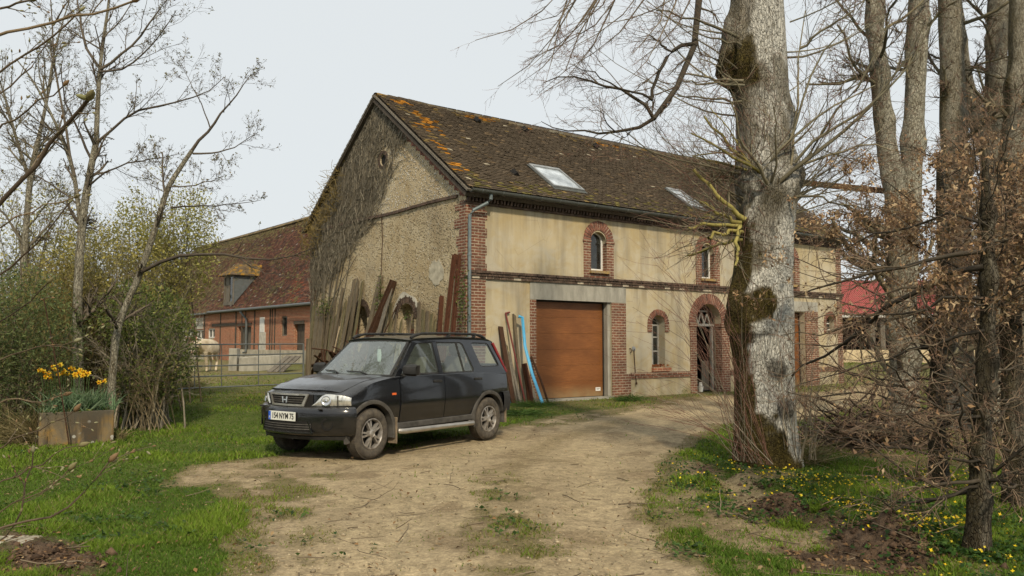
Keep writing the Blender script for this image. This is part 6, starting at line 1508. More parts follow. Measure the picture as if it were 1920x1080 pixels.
lime('forked lime trunk with pale foot standing second in the tree row', [([(1690, 832), (1697, 760), (1695, 680), (1690, 590), (1690, 500), (1688, 420)], [.25, .205, .205, .205, .225, .25], 12.4, 12.5), ([(1688, 440), (1678, 360), (1660, 260), (1648, 150), (1638, 0), (1630, -200), (1620, -500)], [.19, .155, .135, .125, .115, .10, .07], 12.4, 12.2), ([(1692, 440), (1706, 370), (1712, 260), (1718, 130), (1722, 0), (1732, -220), (1740, -500)], [.20, .165, .155, .155, .15, .12, .08], 12.55, 12.9)], MAT['bark_grey'], None, 31, 11, .8, .35, gname=None)
lime('grey lime trunk third in the row behind the leafy hornbeam', [([(1800, 800), (1798, 650), (1795, 450), (1790, 330), (1788, 220), (1785, 100), (1780, 0), (1775, -300)], [.31, .24, .23, .225, .235, .20, .19, .12], 14.6, 14.6)], MAT['bark_grey'], None, 41, 12, .5, .5)
lime('forked mossy lime fourth in the row with a limb slanting right', [([(1852, 790), (1852, 600), (1856, 420), (1860, 320), (1866, 200), (1868, 100), (1872, 0), (1876, -300)], [.28, .21, .205, .20, .205, .195, .18, .11], 15.6, 15.6), ([(1862, 330), (1830, 240), (1806, 120), (1790, 0), (1770, -250)], [.12, .12, .11, .10, .06], 15.5, 15.0)], MAT['bark_grey'], None, 51, 10, .55, .5)
lime('mossy lime trunk at the far right edge of the picture', [([(1915, 800), (1908, 600), (1902, 420), (1898, 300), (1912, 180), (1915, 60), (1920, -100), (1925, -400)], [.30, .23, .22, .215, .20, .19, .18, .11], 13.2, 13.2), ([(1902, 330), (1935, 200), (1985, 40), (2040, -200)], [.14, .12, .10, .06], 13.2, 13.5)], MAT['bark_grey'], None, 61, 10, .5, .6)
# ---- hornbeams keeping last year's brown leaves
DRY = [(.34, .215, .115), (.42, .285, .16), (.26, .16, .09), (.48, .36, .22), (.21, .13, .08)]
def hornbeam(label, pts, radii, Y0, Y1, seed, manual=(), nl=26, leafz=(1.15, 3.3), nleaf=2500, spread=1.3, side=-.5, lsize=(.03, .058)):
    rg = np.random.default_rng(seed); m_ = len(pts); W_ = [at(u, v, Y0+(Y1-Y0)*i/(m_-1)) for i, (u, v) in enumerate(pts)]; W_[0][2] = gh(W_[0][0], W_[0][1])-.05
    t = thing('hornbeam', label, 'tree', W_[0])
    def cf(vs, dr):
        n2 = fbm(vs[..., 0]*6+seed, vs[..., 2]*2.2, seed, 4); return np.stack([.35+.3*n2, .55*sstep(-dr[..., 0]+(n2-.5)*1.5, 0, .7), .25+.35*sstep(n2, .45, .6)], -1)
    trunk_obj('trunk', list(zip(W_, radii)), t, MAT['bark_dark'], cf, [(W_[k]+V(.05*rg.normal(), -.05, .1*rg.normal()), .03, .10) for k in range(1, m_)], n=26, m=80, rough=.07, seed=seed, flare=.14)
    Pm, Rm = limbs_px(manual, 9, .018, rg) if len(manual) else (np.zeros((0, 9, 3)), np.zeros((0, 9)))
    P = resample(W_, 10)[None]; R = np.linspace(radii[0], radii[-1], 10)[None]
    A, AR = spawn(P, R, nl, rg, (.16, 1), (72, 16), (.55, 1.1), .17, 9, .20, (side*.06, 0, .03), Lp=spread); A = np.concatenate([A, Pm]); AR = np.concatenate([AR, Rm])
    B, BR = spawn(A, AR, 11, rg, (.12, 1), (48, 18), (.25, .55), .5, 6, .22, (side*.03, 0, .02)); C_, CR = spawn(B, BR, 6, rg, (.15, 1), (45, 18), (.3, .65), .6, 5, .2); 
    twig_obj('limbs', [(A, AR, 6, TW_DK), (B, BR, 4, ((.10, .078, .055), (.19, .15, .10)))], t); D_, DR_ = spawn(C_, CR, 1, rg, (.2, .9), (42, 16), (.35, .8), .7, 4, .18, rmin=.0014); twig_obj('twigs', [(C_, CR, 3, ((.15, .10, .07), (.30, .21, .14))), (D_, DR_, 3, ((.16, .095, .07), (.30, .19, .13)))], t)
    # leaves hang on the twigs, thickest in clumps between leafz
    Q = C_[:, 1:].reshape(-1, 3); dens = sstep(Q[:, 2], leafz[0], leafz[0]+.6)*(1-sstep(Q[:, 2], leafz[1]-.5, leafz[1])); dens *= sstep(fbm(Q[:, 0]*2.2+seed, Q[:, 2]*2.2+Q[:, 1], seed, 3), .36, .62); dens += .02
    idx = rg.choice(len(Q), nleaf, p=dens/dens.sum()); pos = Q[idx]+rg.normal(size=(nleaf, 3))*.018
    v, f, c = leaves_np(pos, rg.uniform(lsize[0], lsize[1], nleaf), pick(DRY, nleaf, rg, .3), rg, .42, (0, 0, -.7), 1.1); leaf_obj('dead_leaves', [(v, f, c)], t, MAT['dry_leaf'])
MAN = [([(1838, 900), (1809, 908), (1754, 906), (1706, 894), (1663, 858), (1635, 835)], 5.9, 5.5, .016, .004), ([(1838, 912), (1809, 920), (1754, 935), (1714, 946), (1675, 950), (1615, 926)], 5.9, 5.3, .014, .003), ([(1840, 870), (1800, 850), (1750, 800), (1700, 780), (1640, 770)], 5.9, 5.6, .013, .003),
       ([(1845, 500), (1740, 520), (1660, 576), (1630, 609), (1597, 643), (1535, 668), (1502, 684), (1485, 704)], 5.95, 7.6, .024, .008), ([(1850, 470), (1760, 488), (1680, 502), (1575, 528), (1535, 544), (1491, 556)], 5.95, 7.4, .020, .006), ([(1845, 560), (1780, 560), (1700, 590), (1640, 580), (1560, 560)], 5.9, 6.8, .014, .004), ([(1846, 620), (1760, 640), (1690, 660), (1600, 690), (1500, 720)], 5.9, 6.6, .014, .003), ([(1842, 780), (1760, 790), (1680, 830), (1600, 840), (1520, 800)], 5.9, 6.2, .012, .003), ([(1850, 420), (1790, 390), (1720, 420), (1640, 440), (1580, 470)], 5.9, 6.8, .014, .004)]
hornbeam('dark slender hornbeam nearest the camera at right, its low branches holding brown leaves', [(1830, 1046), (1836, 950), (1840, 850), (1846, 740), (1850, 640), (1855, 520), (1850, 400), (1846, 280)], [.098, .070, .064, .060, .054, .048, .038, .022], 5.92, 6.0, 71, MAN, 34, (1.55, 3.1), 4200, 1.35)
hornbeam('bushy hornbeam with dense brown leaves between the near hornbeam and the limes', [(1760, 860), (1752, 760), (1762, 640), (1770, 520), (1765, 400), (1760, 290)], [.10, .08, .075, .065, .05, .025], 8.6, 8.6, 81, (), 44, (2.0, 3.9), 8000, 1.9)
hornbeam('leafy brown hornbeam at the right edge beyond the nearest one', [(1905, 900), (1900, 760), (1895, 600), (1900, 450), (1895, 300)], [.12, .10, .09, .07, .03], 7.6, 7.7, 91, (), 40, (1.6, 3.6), 6500, 1.6)
# ------------------------------------------------------------------ left-hand trees, hedge, vine and planter
BUD = [(.20, .155, .075), (.16, .16, .055), (.13, .10, .055)]
def bare_tree(label, limbs, Y, seed, cols, per=(7, 5, 3), name='cherry_tree', buds=1600, ratio=.9, base=None, lich=.5):
    per = (per[0]+4, per[1]+3, per[2]+2); buds = int(buds*1.6)
    rg = np.random.default_rng(seed); p0 = limbs[0][0]; w0 = at(p0[0][0], p0[0][1], limbs[0][1]); w0[2] = gh(w0[0], w0[1])
    t = thing(name, label, 'tree', w0)
    tr = [l for l in limbs if l[3] >= .045]; rest = [l for l in limbs if l[3] < .045]
    for l in tr:
        W_ = [at(u, v, l[1]+(l[2]-l[1])*i/(len(l[0])-1)) for i, (u, v) in enumerate(l[0])]; rr = np.linspace(l[3], l[4], len(W_))*.76
        if l is limbs[0]: W_[0] = V(W_[0][0], W_[0][1], w0[2]-.05)
        cf = lambda vs, dr: np.stack([lich+.4*fbm(vs[..., 0]*5, vs[..., 2]*3, seed, 3), .25*fbm(vs[..., 0]*3, vs[..., 2]*2, seed+3, 3), .35*sstep(-dr[..., 0], .0, .8)], -1)
        trunk_obj('trunk', list(zip(W_, rr)), t, MAT['bark_grey'], cf, n=16, m=60, rough=.05, seed=seed)
    P, R = limbs_px(limbs, 9, .015, rg); A, AR = spawn(P, R, per[0], rg, (.25, 1), (42, 14), (.25, .6), .42, 6, .12, (.0, 0, .06), Lp=2.2*ratio); B, BR = spawn(A, AR, per[1], rg, (.2, 1), (42, 16), (.25, .6), .55, 5, .13, (0, 0, .04)); C_, CR = spawn(B, BR, per[2], rg, (.25, 1), (45, 18), (.3, .6), .7, 4, .12, (0, 0, .03))
    S = [(A, AR, 5, cols), (B, BR, 4, cols)]
    if rest: Pr, Rr = limbs_px(rest, 9, .01, rg); S.insert(0, (Pr, Rr, 6, cols))
    twig_obj('limbs', S, t); twig_obj('twigs', [(C_, CR, 3, cols)], t)
    Q = np.concatenate([B[:, 1:].reshape(-1, 3), C_[:, 1:].reshape(-1, 3)]); k = rg.integers(0, len(Q), buds); v, f, c = leaves_np(Q[k], rg.uniform(.025, .05, buds), pick(BUD, buds, rg), rg, .5, (0, 0, .5)); leaf_obj('buds', [(v, f, c)], t, MAT['leaf'])
CH = ((.075, .06, .046), (.145, .12, .09))
bare_tree('bare cherry tree with two upright stems rising from the hedge', [
    ([(152, 760), (146, 640), (145, 560), (152, 430), (165, 340), (180, 268)], 14.0, 14.0, .125, .07), ([(180, 268), (184, 180), (187, 130), (196, 60), (205, 0), (210, -80)], 14.0, 14.2, .06, .02), ([(152, 430), (140, 330), (128, 290), (100, 220), (62, 150), (30, 110)], 14.0, 13.6, .055, .012),
    ([(180, 268), (220, 235), (252, 206), (300, 200), (345, 188), (400, 168), (420, 145)], 14.0, 13.6, .028, .006), ([(188, 130), (230, 105), (268, 62), (300, 20), (320, -20)], 14, 13.8, .03, .006), ([(188, 130), (160, 90), (150, 40), (140, -40)], 14.1, 14.3, .03, .01), ([(165, 350), (200, 320), (260, 300), (330, 290)], 14, 13.6, .02, .005), ([(186, 135), (240, 128), (290, 80), (330, 20)], 14, 13.5, .022, .005), ([(140, 330), (120, 220), (100, 120), (95, 0)], 13.9, 13.7, .03, .01), ([(172, 300), (150, 250), (120, 190), (115, 120)], 14, 14.3, .025, .007), ([(160, 400), (110, 350), (60, 330), (10, 300)], 14, 13.8, .02, .005)], 14, 101, CH, (6, 5, 3), buds=2200)
bare_tree('leaning bare cherry stem bending right above the hedge', [
    ([(205, 760), (215, 640), (228, 588), (265, 510), (300, 400), (315, 350), (338, 315), (360, 282)], 13.2, 13.4, .085, .045), ([(360, 282), (392, 245), (420, 210), (440, 180), (470, 140)], 13.4, 13.2, .03, .005), ([(362, 288), (400, 288), (430, 280), (460, 265), (484, 248)], 13.4, 13.0, .018, .004), ([(310, 385), (306, 330), (304, 285)], 13.3, 13.4, .022, .012), ([(265, 510), (300, 492), (340, 477), (390, 476), (440, 479), (500, 490), (545, 484), (590, 464)], 13.2, 12.2, .034, .006), ([(440, 479), (470, 500), (500, 512), (540, 518)], 12.8, 12.4, .012, .004), ([(318, 350), (360, 350), (420, 330)], 13.3, 13.0, .014, .004), ([(320, 390), (370, 385), (440, 385), (490, 375)], 13.3, 12.9, .016, .003), ([(395, 243), (380, 200), (340, 120)], 13.3, 13.1, .012, .003)], 13.3, 111, CH, (5, 4, 3), buds=900, ratio=.6)
bare_tree('pale bare stem at the far left standing behind the cherry', [
    ([(45, 760), (42, 640), (40, 560), (48, 440), (56, 330), (72, 262)], 15.5, 15.5, .11, .06), ([(72, 262), (90, 180), (100, 100), (130, 0)], 15.5, 15.6, .05, .012), ([(56, 340), (30, 260), (10, 180), (-20, 100)], 15.5, 15.2, .05, .012), ([(60, 320), (110, 260), (160, 200), (200, 170)], 15.5, 15.1, .022, .005), ([(46, 460), (10, 400), (-40, 360)], 15.5, 15.4, .03, .008), ([(48, 430), (90, 380), (120, 350)], 15.5, 15.0, .02, .006)], 15.5, 121, ((.13, .115, .08), (.21, .18, .13)), (8, 6, 3), buds=1700)
# ---- shrubs of the hedge
def shrub(name, label, cu, cv, Y, rad, n, sizes, cols, seed, base_v=None, stems=40, scol=TW_BR, clump=1.5, thr=(.36, .58), asp=.5, cat='shrub', up=None, twigs=True, mat='leaf', sr=1.0):
    rg = np.random.default_rng(seed); c = at(cu, cv, Y); b = V(c[0], c[1], gh(c[0], c[1])); t = thing(name, label, cat, b)
    # stems fan out from the foot
    P = np.empty((stems, 7, 3)); f = np.linspace(0, 1, 7)[None, :, None]
    s0 = b[None]+np.stack([rg.normal(0, rad[0]*.28, stems), rg.normal(0, rad[1]*.28, stems), np.full(stems, -.05)], 1); d = unit(rg.normal(size=(stems, 3))); e = c[None]+d*np.array(rad)[None]*rg.uniform(.5, 1.02, stems)[:, None]; e[:, 2] = np.maximum(e[:, 2], b[2]+.25)
    P = s0[:, None]*(1-f)+e[:, None]*f; P[:, :, 2] += (np.sin(f[..., 0]*PI)*.18*rad[2]); P[:, 1:] += np.cumsum(rg.normal(size=(stems, 6, 3))*.03*max(rad), axis=1)*.5
    R = np.linspace(1, .3, 7)[None]*(sr*rg.uniform(.010, .022, stems))[:, None]
    A, AR = spawn(P, R, 7, rg, (.25, 1), (38, 16), (.25, .5), .5, 5, .15, (0, 0, .05)); B, BR = spawn(A, AR, 3, rg, (.2, 1), (40, 16), (.35, .7), .6, 4, .14)
    twig_obj('stems', [(P, R, 5, scol), (A, AR, 4, scol), (B, BR, 3, scol)], t)
    if n:
        n = int(n*1.15); q = []; tot = 0
        while tot < n:
            m_ = n*3; x = unit(rg.normal(size=(m_, 3)))*(rg.random(m_)**.42)[:, None]; w = c[None]+x*np.array(rad)[None]
            g = fbm(w[:, 0]*clump+seed, w[:, 2]*clump+w[:, 1]*.8, seed, 4); ok = (rg.random(m_) < sstep(g, *thr)) & (w[:, 2] > b[2]+.03); q.append(w[ok]); tot += ok.sum()
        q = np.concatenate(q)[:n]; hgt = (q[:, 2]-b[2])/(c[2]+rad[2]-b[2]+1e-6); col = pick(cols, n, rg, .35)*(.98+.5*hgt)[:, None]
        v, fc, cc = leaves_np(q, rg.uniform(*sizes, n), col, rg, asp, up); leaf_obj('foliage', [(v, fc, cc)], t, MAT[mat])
    return t
OL = [(.30, .26, .065), (.23, .21, .055), (.37, .32, .10), (.16, .145, .04)]; IV = [(.085, .115, .03), (.12, .15, .035), (.065, .09, .022), (.17, .18, .05)]; YG = [(.28, .27, .075), (.21, .20, .055), (.34, .31, .11)]; DG = [(.07, .095, .035), (.09, .115, .04), (.12, .135, .045)]
shrub('evergreen_tree', 'loose small leaved evergreen tree rounded behind the leaning stem', 312, 455, 17.0, (1.1, 1.1, 1.75), 6500, (.05, .085), YG, 201, stems=34, clump=1.6, thr=(.40, .62), cat='tree')
shrub('willow_shrub', 'olive green twiggy shrub in the middle of the hedge', 190, 560, 15.6, (1.5, 1.2, 1.55), 8000, (.045, .08), OL, 211, stems=90, scol=((.20, .18, .10), (.28, .24, .14)), thr=(.36, .58))
shrub('willow_shrub', 'olive shrub at the right end of the hedge beside the gate', 278, 580, 16.4, (.80, 1.0, 1.5), 4600, (.045, .085), OL, 221, stems=80, scol=TW_LI, thr=(.36, .6))
shrub('ivy_bush', 'dark ivy covered bush with low dense leaves behind the planter', 262, 650, 14.4, (1.05, .9, 1.25), 7600, (.045, .075), IV, 231, stems=70, scol=TW_LI, thr=(.30, .5))
shrub('ivy_bush', 'dark ivy mound nearest the gate end of the hedge', 272, 695, 14.8, (.60, .7, .7), 3000, (.045, .07), IV+[(.06, .085, .025)], 241, stems=40, scol=TW_LI, thr=(.32, .52))
shrub('yellow_shrub', 'yellowish lichen covered twiggy bush behind the daffodils', 110, 610, 14.6, (1.15, .9, 1.2), 5200, (.04, .07), [(.15, .125, .035), (.10, .085, .025), (.19, .15, .05)], 251, stems=80, scol=((.20, .17, .07), (.28, .22, .09)), thr=(.36, .6))
shrub('evergreen_bush', 'dark green dense bush at the far left edge of the hedge', 12, 650, 12.4, (1.25, .9, 1.35), 10000, (.05, .09), DG, 261, stems=30, thr=(.30, .5), asp=.3)
shrub('willow_shrub', 'pale twiggy tall shrub filling the hedge at far left', 60, 480, 17.2, (2.1, 1.3, 1.8), 5200, (.05, .085), OL+YG, 271, stems=90, scol=TW_GR, thr=(.40, .62))
shrub('willow_shrub', 'sparse olive bush far back between hedge and brick barn', 235, 545, 20.0, (1.6, 1.5, 1.9), 5200, (.06, .10), OL, 281, stems=70, scol=TW_BR, thr=(.38, .6))
shrub('bramble', 'arching dry bramble stems along the foot of the hedge', 285, 700, 14.0, (.75, .5, .6), 500, (.03, .05), [(.10, .10, .03), (.2, .15, .07)], 291, stems=26, scol=((.16, .125, .075), (.25, .20, .12)), thr=(.3, .5), sr=.4)
# ---- climbing vine on the gable
def vine():
    rg = np.random.default_rng(301); t = thing('climbing_vine', 'leafless grey brown creeper covering the left half of the gable', 'creeper', GP(8.2, 0, .1))
    poly = [gab(*p) for p in [(712, 190), (745, 212), (768, 238), (770, 258), (748, 300), (735, 340), (718, 385), (690, 440), (650, 498), (622, 530), (603, 562), (592, 575)]]+[(8.75, 2.9), (8.75, 5.3), (6.5, 7.05)]
    def inside(a, b): return pip(a, b, poly)
    N0 = 8200; a = rg.uniform(2.6, 8.8, N0); z = rg.uniform(2.6, 8.8, N0); ja = a+np.abs(rg.normal(0, .5, N0))*-1+.1; ok = inside(ja, z) & (np.hypot(a-4.05, z-6.75) > .42); a = a[ok]; z = z[ok]; N = len(a); K = 6
    P = np.empty((N, K, 3)); R = np.empty((N, K)); ang = rg.normal(math.radians(62), .42, N); L = rg.uniform(.25, .95, N); off = rg.uniform(.012, .07, N)
    ta = a.copy(); tz = z.copy()
    for k in range(K):
        top = 5.5+(8.76-5.5)*np.clip(np.where(ta < T_R, ta/T_R, (8.72-ta)/(8.72-T_R)), 0, 1)-.04; zz = np.minimum(tz, top)
        P[:, k] = C0[None]+dG[None]*ta[:, None]+nG[None]*(off+rg.normal(0, .008, N))[:, None]+UP[None]*zz[:, None]
        ang = ang+rg.normal(0, .22, N); ta = ta-np.cos(ang)*L/(K-1); tz = tz+np.sin(ang)*L/(K-1)
    keep = (np.linalg.norm(P-GP(4.12, 6.89, .03)[None, None], axis=2) > .24).all(1); P = P[keep]; N = len(P); R = (rg.uniform(.005, .012, N)**1)[:, None]*np.linspace(1, .7, K)[None]
    main = []
    for k in range(26):
        t0 = rg.uniform(7.6, 8.6); z0 = rg.uniform(0, 1.2); p = []; aa = t0; bz = z0; an = math.radians(rg.uniform(70, 100))
        for i in range(9):
            p.append(GP(aa, bz, .05)); an += rg.normal(0, .15)-.03; aa = max(aa-math.cos(an)*.62*rg.uniform(.6, 1.2), 3.6); aa = min(aa, 8.65); bz += math.sin(an)*.62
            bz = min(bz, 5.35+(8.7-5.5)*min(1, max(0, (8.72-aa)/(8.72-T_R))))
        main.append(resample(p, 12))
    Pm = np.array(main); Rm = np.linspace(.022, .010, 12)[None]*np.ones((26, 1))
    twig_obj('stems', [(Pm, Rm, 5, ((.10, .085, .062), (.16, .14, .105))), (P, R, 3, ((.10, .085, .062), (.28, .245, .18)))], t)
    # shaggy lichen-gold ends hanging off the left verge
    M_ = 420; a = rg.uniform(6.4, 9.0, M_); zt = 5.4+(8.76-5.4)*np.clip((8.8-a)/(8.8-T_R), 0, 1); z = zt-rg.uniform(-.15, 1.2, M_)**1.0; S = C0[None]+dG[None]*a[:, None]+nG[None]*rg.uniform(.05, .35, M_)[:, None]+UP[None]*z[:, None]
    d = unit(rg.normal(size=(M_, 3))+dG[None]*.5+UP[None]*.2); Q = np.empty((M_, 5, 3)); Q[:, 0] = S
    for k in range(1, 5): d = unit(d+rg.normal(size=(M_, 3))*.4); Q[:, k] = Q[:, k-1]+d*rg.uniform(.04, .16, M_)[:, None]
    twig_obj('twigs', [(Q, np.full((M_, 5), .006), 3, ((.20, .14, .035), (.26, .20, .09)))], t)
    for k, (u, v) in enumerate(((715, 395),)):
        p = [GP(gab(715, 600)[0], .6, .03), GP(gab(716, 520)[0], gab(716, 520)[1], .03), GP(gab(719, 450)[0], gab(719, 450)[1], .03), GP(gab(717, 400)[0], gab(717, 400)[1], .03)]
        m = MB(); m.tube(p, .012, 5); o = m.build('wall_cable', MAT['rust_dark']); tag(o, 'thin dark cable running straight up the gable under the ledge', 'cable')
    # ivy on the planks
    for lab, uu, vv, rr, nn_ in (('green ivy climbing at the left end of the plank row', 608, 575, (.4, .2, .35), 200), ('dark ivy strip clinging beside the broad brown plank', 712, 580, (.10, .12, .8), 260), ('ivy tuft on the wall at the foot of the rusty beams', 868, 560, (.18, .12, .7), 220), ('ivy hanging inside the arched niche', 763, 592, (.12, .06, .14), 34)):
        c = on_plane(uu, vv, C0+nG*.25, nG); rgx = rg; q = c[None]+(dG[None]*rg.normal(size=(nn_, 1))*rr[0]*.6+nG[None]*rg.normal(size=(nn_, 1))*rr[1]*.5+UP[None]*rg.normal(size=(nn_, 1))*rr[2]*.55)
        off = (q-C0[None])@nG; q += nG[None]*np.maximum(0, .03-off)[:, None]
        q[:, 2] = np.maximum(q[:, 2], .05); st = np.stack([np.linspace(0, 1, 6)[:, None]*(c-V(c[0]*0, 0, c[2]))[None]*0+V(c[0], c[1], 0)[None]*(1-np.linspace(0, 1, 6)[:, None])+c[None]*np.linspace(0, 1, 6)[:, None]+dG[None]*rg.normal(0, .05, (6, 1)) for _ in range(4)])
        tt = thing('ivy', lab, 'ivy', V(c[0], c[1], 0)); twig_obj('stems', [(st, np.full((4, 6), .007), 4, TW_BR)], tt)
        v, f, cc = leaves_np(q, rg.uniform(.04, .07, nn_), pick(IV+[(.06, .10, .02)], nn_, rg), rg, .8); leaf_obj('foliage', [(v, f, cc)], tt, MAT['leaf'])
vine()
# ---- concrete planter with daffodils
pa = V(*gpx(72, 838), 0); pb = V(*gpx(213, 829), 0); ex = norm(pb-pa); ey = V(-ex[1], ex[0], 0); LP = np.linalg.norm(pb-pa); HP = .50; z0 = gh(pa[0], pa[1])-.05
def m_planter():
    t = NT('planter_concrete'); ob = t.uv(kind='Object'); z = t.sep(ob, 2)
    col = t.ramp(t.noise(3, 5, .65, t.uv(1, 1, .6, 'Object'), .8), [(.38, (.13, .11, .08)), (.50, (.19, .145, .085)), (.62, (.29, .175, .05))])
    st = t.noise(2.4, 4, .6, t.uv(2.2, 2.2, .25, 'Object')); col = t.mix(t.ramp(st, [(.46, 0), (.58, .85)]), col, (.055, .046, .036))
    mr = t.n('ShaderNodeMapRange'); t.l(z, mr.inputs[0]); mr.inputs[1].default_value = .28; mr.inputs[2].default_value = .54; col = t.mix(t.math('MULTIPLY', mr.outputs[0], .75), col, (.09, .08, .06))
    sp = t.vor(7.5, ob); col = t.mix(t.math('MULTIPLY', t.ramp(sp, [(.16, 1), (.22, 0)]), t.ramp(t.noise(2.2, 2, .5), [(.52, 0), (.56, .85)])), col, (.42, .41, .36))
    t.bump(t.noise(40, 5, .7), .5, .01); return t.fin(col, .95, 0, .1)
m = MB(); TH = .07; DP = .45; b0 = V(pa[0], pa[1], z0)
m.obox(b0, ex*LP, ey*TH, UP*(HP+.06)); m.obox(b0+ey*(DP-TH), ex*LP, ey*TH, UP*(HP+.06)); m.obox(b0+ey*TH, ex*TH, ey*(DP-2*TH), UP*(HP+.055)); m.obox(b0+ex*(LP-TH)+ey*TH, ex*TH, ey*(DP-2*TH), UP*(HP+.055))
pt = thing('planter', 'stained concrete trough planter with lichen spots under the daffodils', 'planter', b0+ex*LP/2+ey*DP/2)
m.build('trough', m_planter(), pt, bevel=.012)
m = MB(); m.obox(b0+ex*TH+ey*TH+UP*.1, ex*(LP-2*TH), ey*(DP-2*TH), UP*(HP-.1)); m.build('soil', MAT['soil_brown'] if 'soil_brown' in MAT else simple('potting_soil', (.05, .035, .024), .95, .4, 12, bump=.6), pt)
def ribbons(S, E, bend, w0, rg, col, K=5):
    """strap leaves from S to E"""
    N = len(S); f = np.linspace(0, 1, K)[None, :, None]; P = S[:, None]*(1-f)+E[:, None]*f+bend[:, None]*(f*f); T = unit(np.gradient(P, axis=1)); sd_ = unit(np.cross(T, unit(rg.normal(size=(N, 3)))[:, None])); w = (w0[:, None]*np.array([.7, 1, 1, .7, .08])[None])[:, :, None]
    v = np.stack([P-sd_*w, P+sd_*w], 2).reshape(-1, 3); b = (np.arange(N)*K*2)[:, None]+np.arange(K-1)[None]*2; F = np.stack([b, b+1, b+3, b+2], -1).reshape(-1, 4); return v, F, np.repeat(col, K*2, 0)
def daffodils():
    rg = np.random.default_rng(401); c = b0+ex*LP*.52+ey*DP*.45+UP*HP; t = thing('daffodils', 'clump of yellow daffodils with blue green leaves growing in the concrete planter', 'daffodils', c)
    N = 620; S = c[None]+ex[None]*rg.normal(.02, LP*.23, (N, 1)).clip(-.5, .5)+ey[None]*rg.uniform(-.12, .14, (N, 1)); E = S+np.stack([rg.normal(0, .13, N), rg.normal(0, .12, N), rg.uniform(.25, .47, N)], 1); bend = np.stack([rg.normal(0, .10, N), rg.normal(-.03, .08, N), -rg.uniform(0, .14, N)], 1)
    v, f, cc = ribbons(S, E, bend, rg.uniform(.006, .011, N), rg, pick([(.17, .25, .14), (.12, .20, .095), (.22, .30, .18)], N, rg, .25)); leaf_obj('foliage', [(v, f, cc)], t, MAT['blade'])
    fl = [(82, 697), (92, 700), (110, 702), (100, 688), (121, 695), (133, 690), (140, 702), (96, 708), (86, 706), (117, 700), (137, 692), (150, 694), (158, 698), (163, 702), (167, 700), (155, 704), (142, 706), (186, 717), (197, 714), (75, 694), (105, 693), (113, 684), (126, 700), (148, 699)]
    for u, vv in fl:
        p = on_plane(u, vv, c+ey*rg.uniform(-.12, .12), ey); d = norm(V(rg.normal(0, .5), -1+rg.normal(0, .3), rg.normal(.0, .25))); m = MB(); e1 = norm(np.cross(d, UP)); e2 = np.cross(e1, d); yc = (.80, .52, .03) if rg.random() < .6 else (.85, .62, .06)
        for k in range(6):
            a = k*PI/3+rg.random()*.3; q = e1*math.cos(a)+e2*math.sin(a); s_ = np.cross(q, d); m.add([p, p+q*.026+s_*.014, p+q*.047-d*.006, p+q*.026-s_*.014], [(0, 1, 2, 3)], yc)
        g = [[p+d*h+(e1*math.cos(a)+e2*math.sin(a))*r for a in np.linspace(0, 2*PI, 9)] for r, h in ((.010, 0), (.013, .02), (.019, .034))]; m.grid(g, (.82, .40, .02))
        st = c+ex*np.dot(p-c, ex)*.8+ey*rg.uniform(-.15, .15); m.tube([st, st*.4+p*.6-d*.01+UP*.02, p-d*.015+UP*.012, p], .004, 5, col=(.10, .17, .06)); m.build('flower', MAT['petal'], t, recalc=False, uv=False)
    # creeping green at the rim
    n = 420; q = c[None]+ex[None]*rg.uniform(-.52, .42, (n, 1))+ey[None]*rg.uniform(-.2, .05, (n, 1))+UP[None]*rg.uniform(.0, .09, (n, 1)); v, f, cc = leaves_np(q, rg.uniform(.025, .05, n), pick(IV+[(.04, .09, .02)], n, rg), rg, .8); leaf_obj('ground_ivy', [(v, f, cc)], t, MAT['leaf'])
daffodils()
def tuft(label, c, n, h, w, cols, seed, lean=(0, 0), name='grass_tuft', wd=(.003, .006), cat='grass'):
    rg = np.random.default_rng(seed); S = c[None]+np.stack([rg.normal(0, w*.3, n), rg.normal(0, w*.3, n), np.zeros(n)], 1); S[:, 2] = ground_h(S[:, 0], S[:, 1])-.01 if c[2] < .4 else c[2]
    E = S+np.stack([rg.normal(lean[0], w*.6, n), rg.normal(lean[1], w*.5, n), rg.uniform(h*.4, h, n)], 1); bend = np.stack([rg.normal(lean[0]*1.0, w*.4, n), rg.normal(lean[1], w*.4, n), -rg.uniform(0, h*.6, n)], 1)
    v, f, cc = ribbons(S, E, bend, rg.uniform(*wd, n), rg, pick(cols, n, rg, .3)); o = leaf_obj(name, [(v, f, cc)], None, MAT['blade']); tag(o, label, cat); return o
q = on_plane(60, 770, b0+ey*.4, ey); tuft('straw coloured drooping grass tuft at the left end of the planter', V(q[0], q[1]+.1, z0), 900, .80, .42, [(.27, .22, .11), (.34, .28, .15), (.20, .17, .07)], 411, (-.12, -.12), wd=(.003, .005))
A_ = on_plane(82, 560, b0-ey*.12, ey); B_ = V(*gpx(131, 848), 0); B_[2] = gh(B_[0], B_[1])-.05; B_ = on_plane(131, 842, b0-ey*.15, ey); B_[2] = min(B_[2], 0.0); m = MB(); m.tube([B_, (A_+B_)/2+ex*.02, A_], [.010, .009, .008], 7); o = m.build('rusty_rod', MAT['rust_dark']); tag(o, 'thin rust brown rod stuck in the grass leaning before the planter', 'rod')
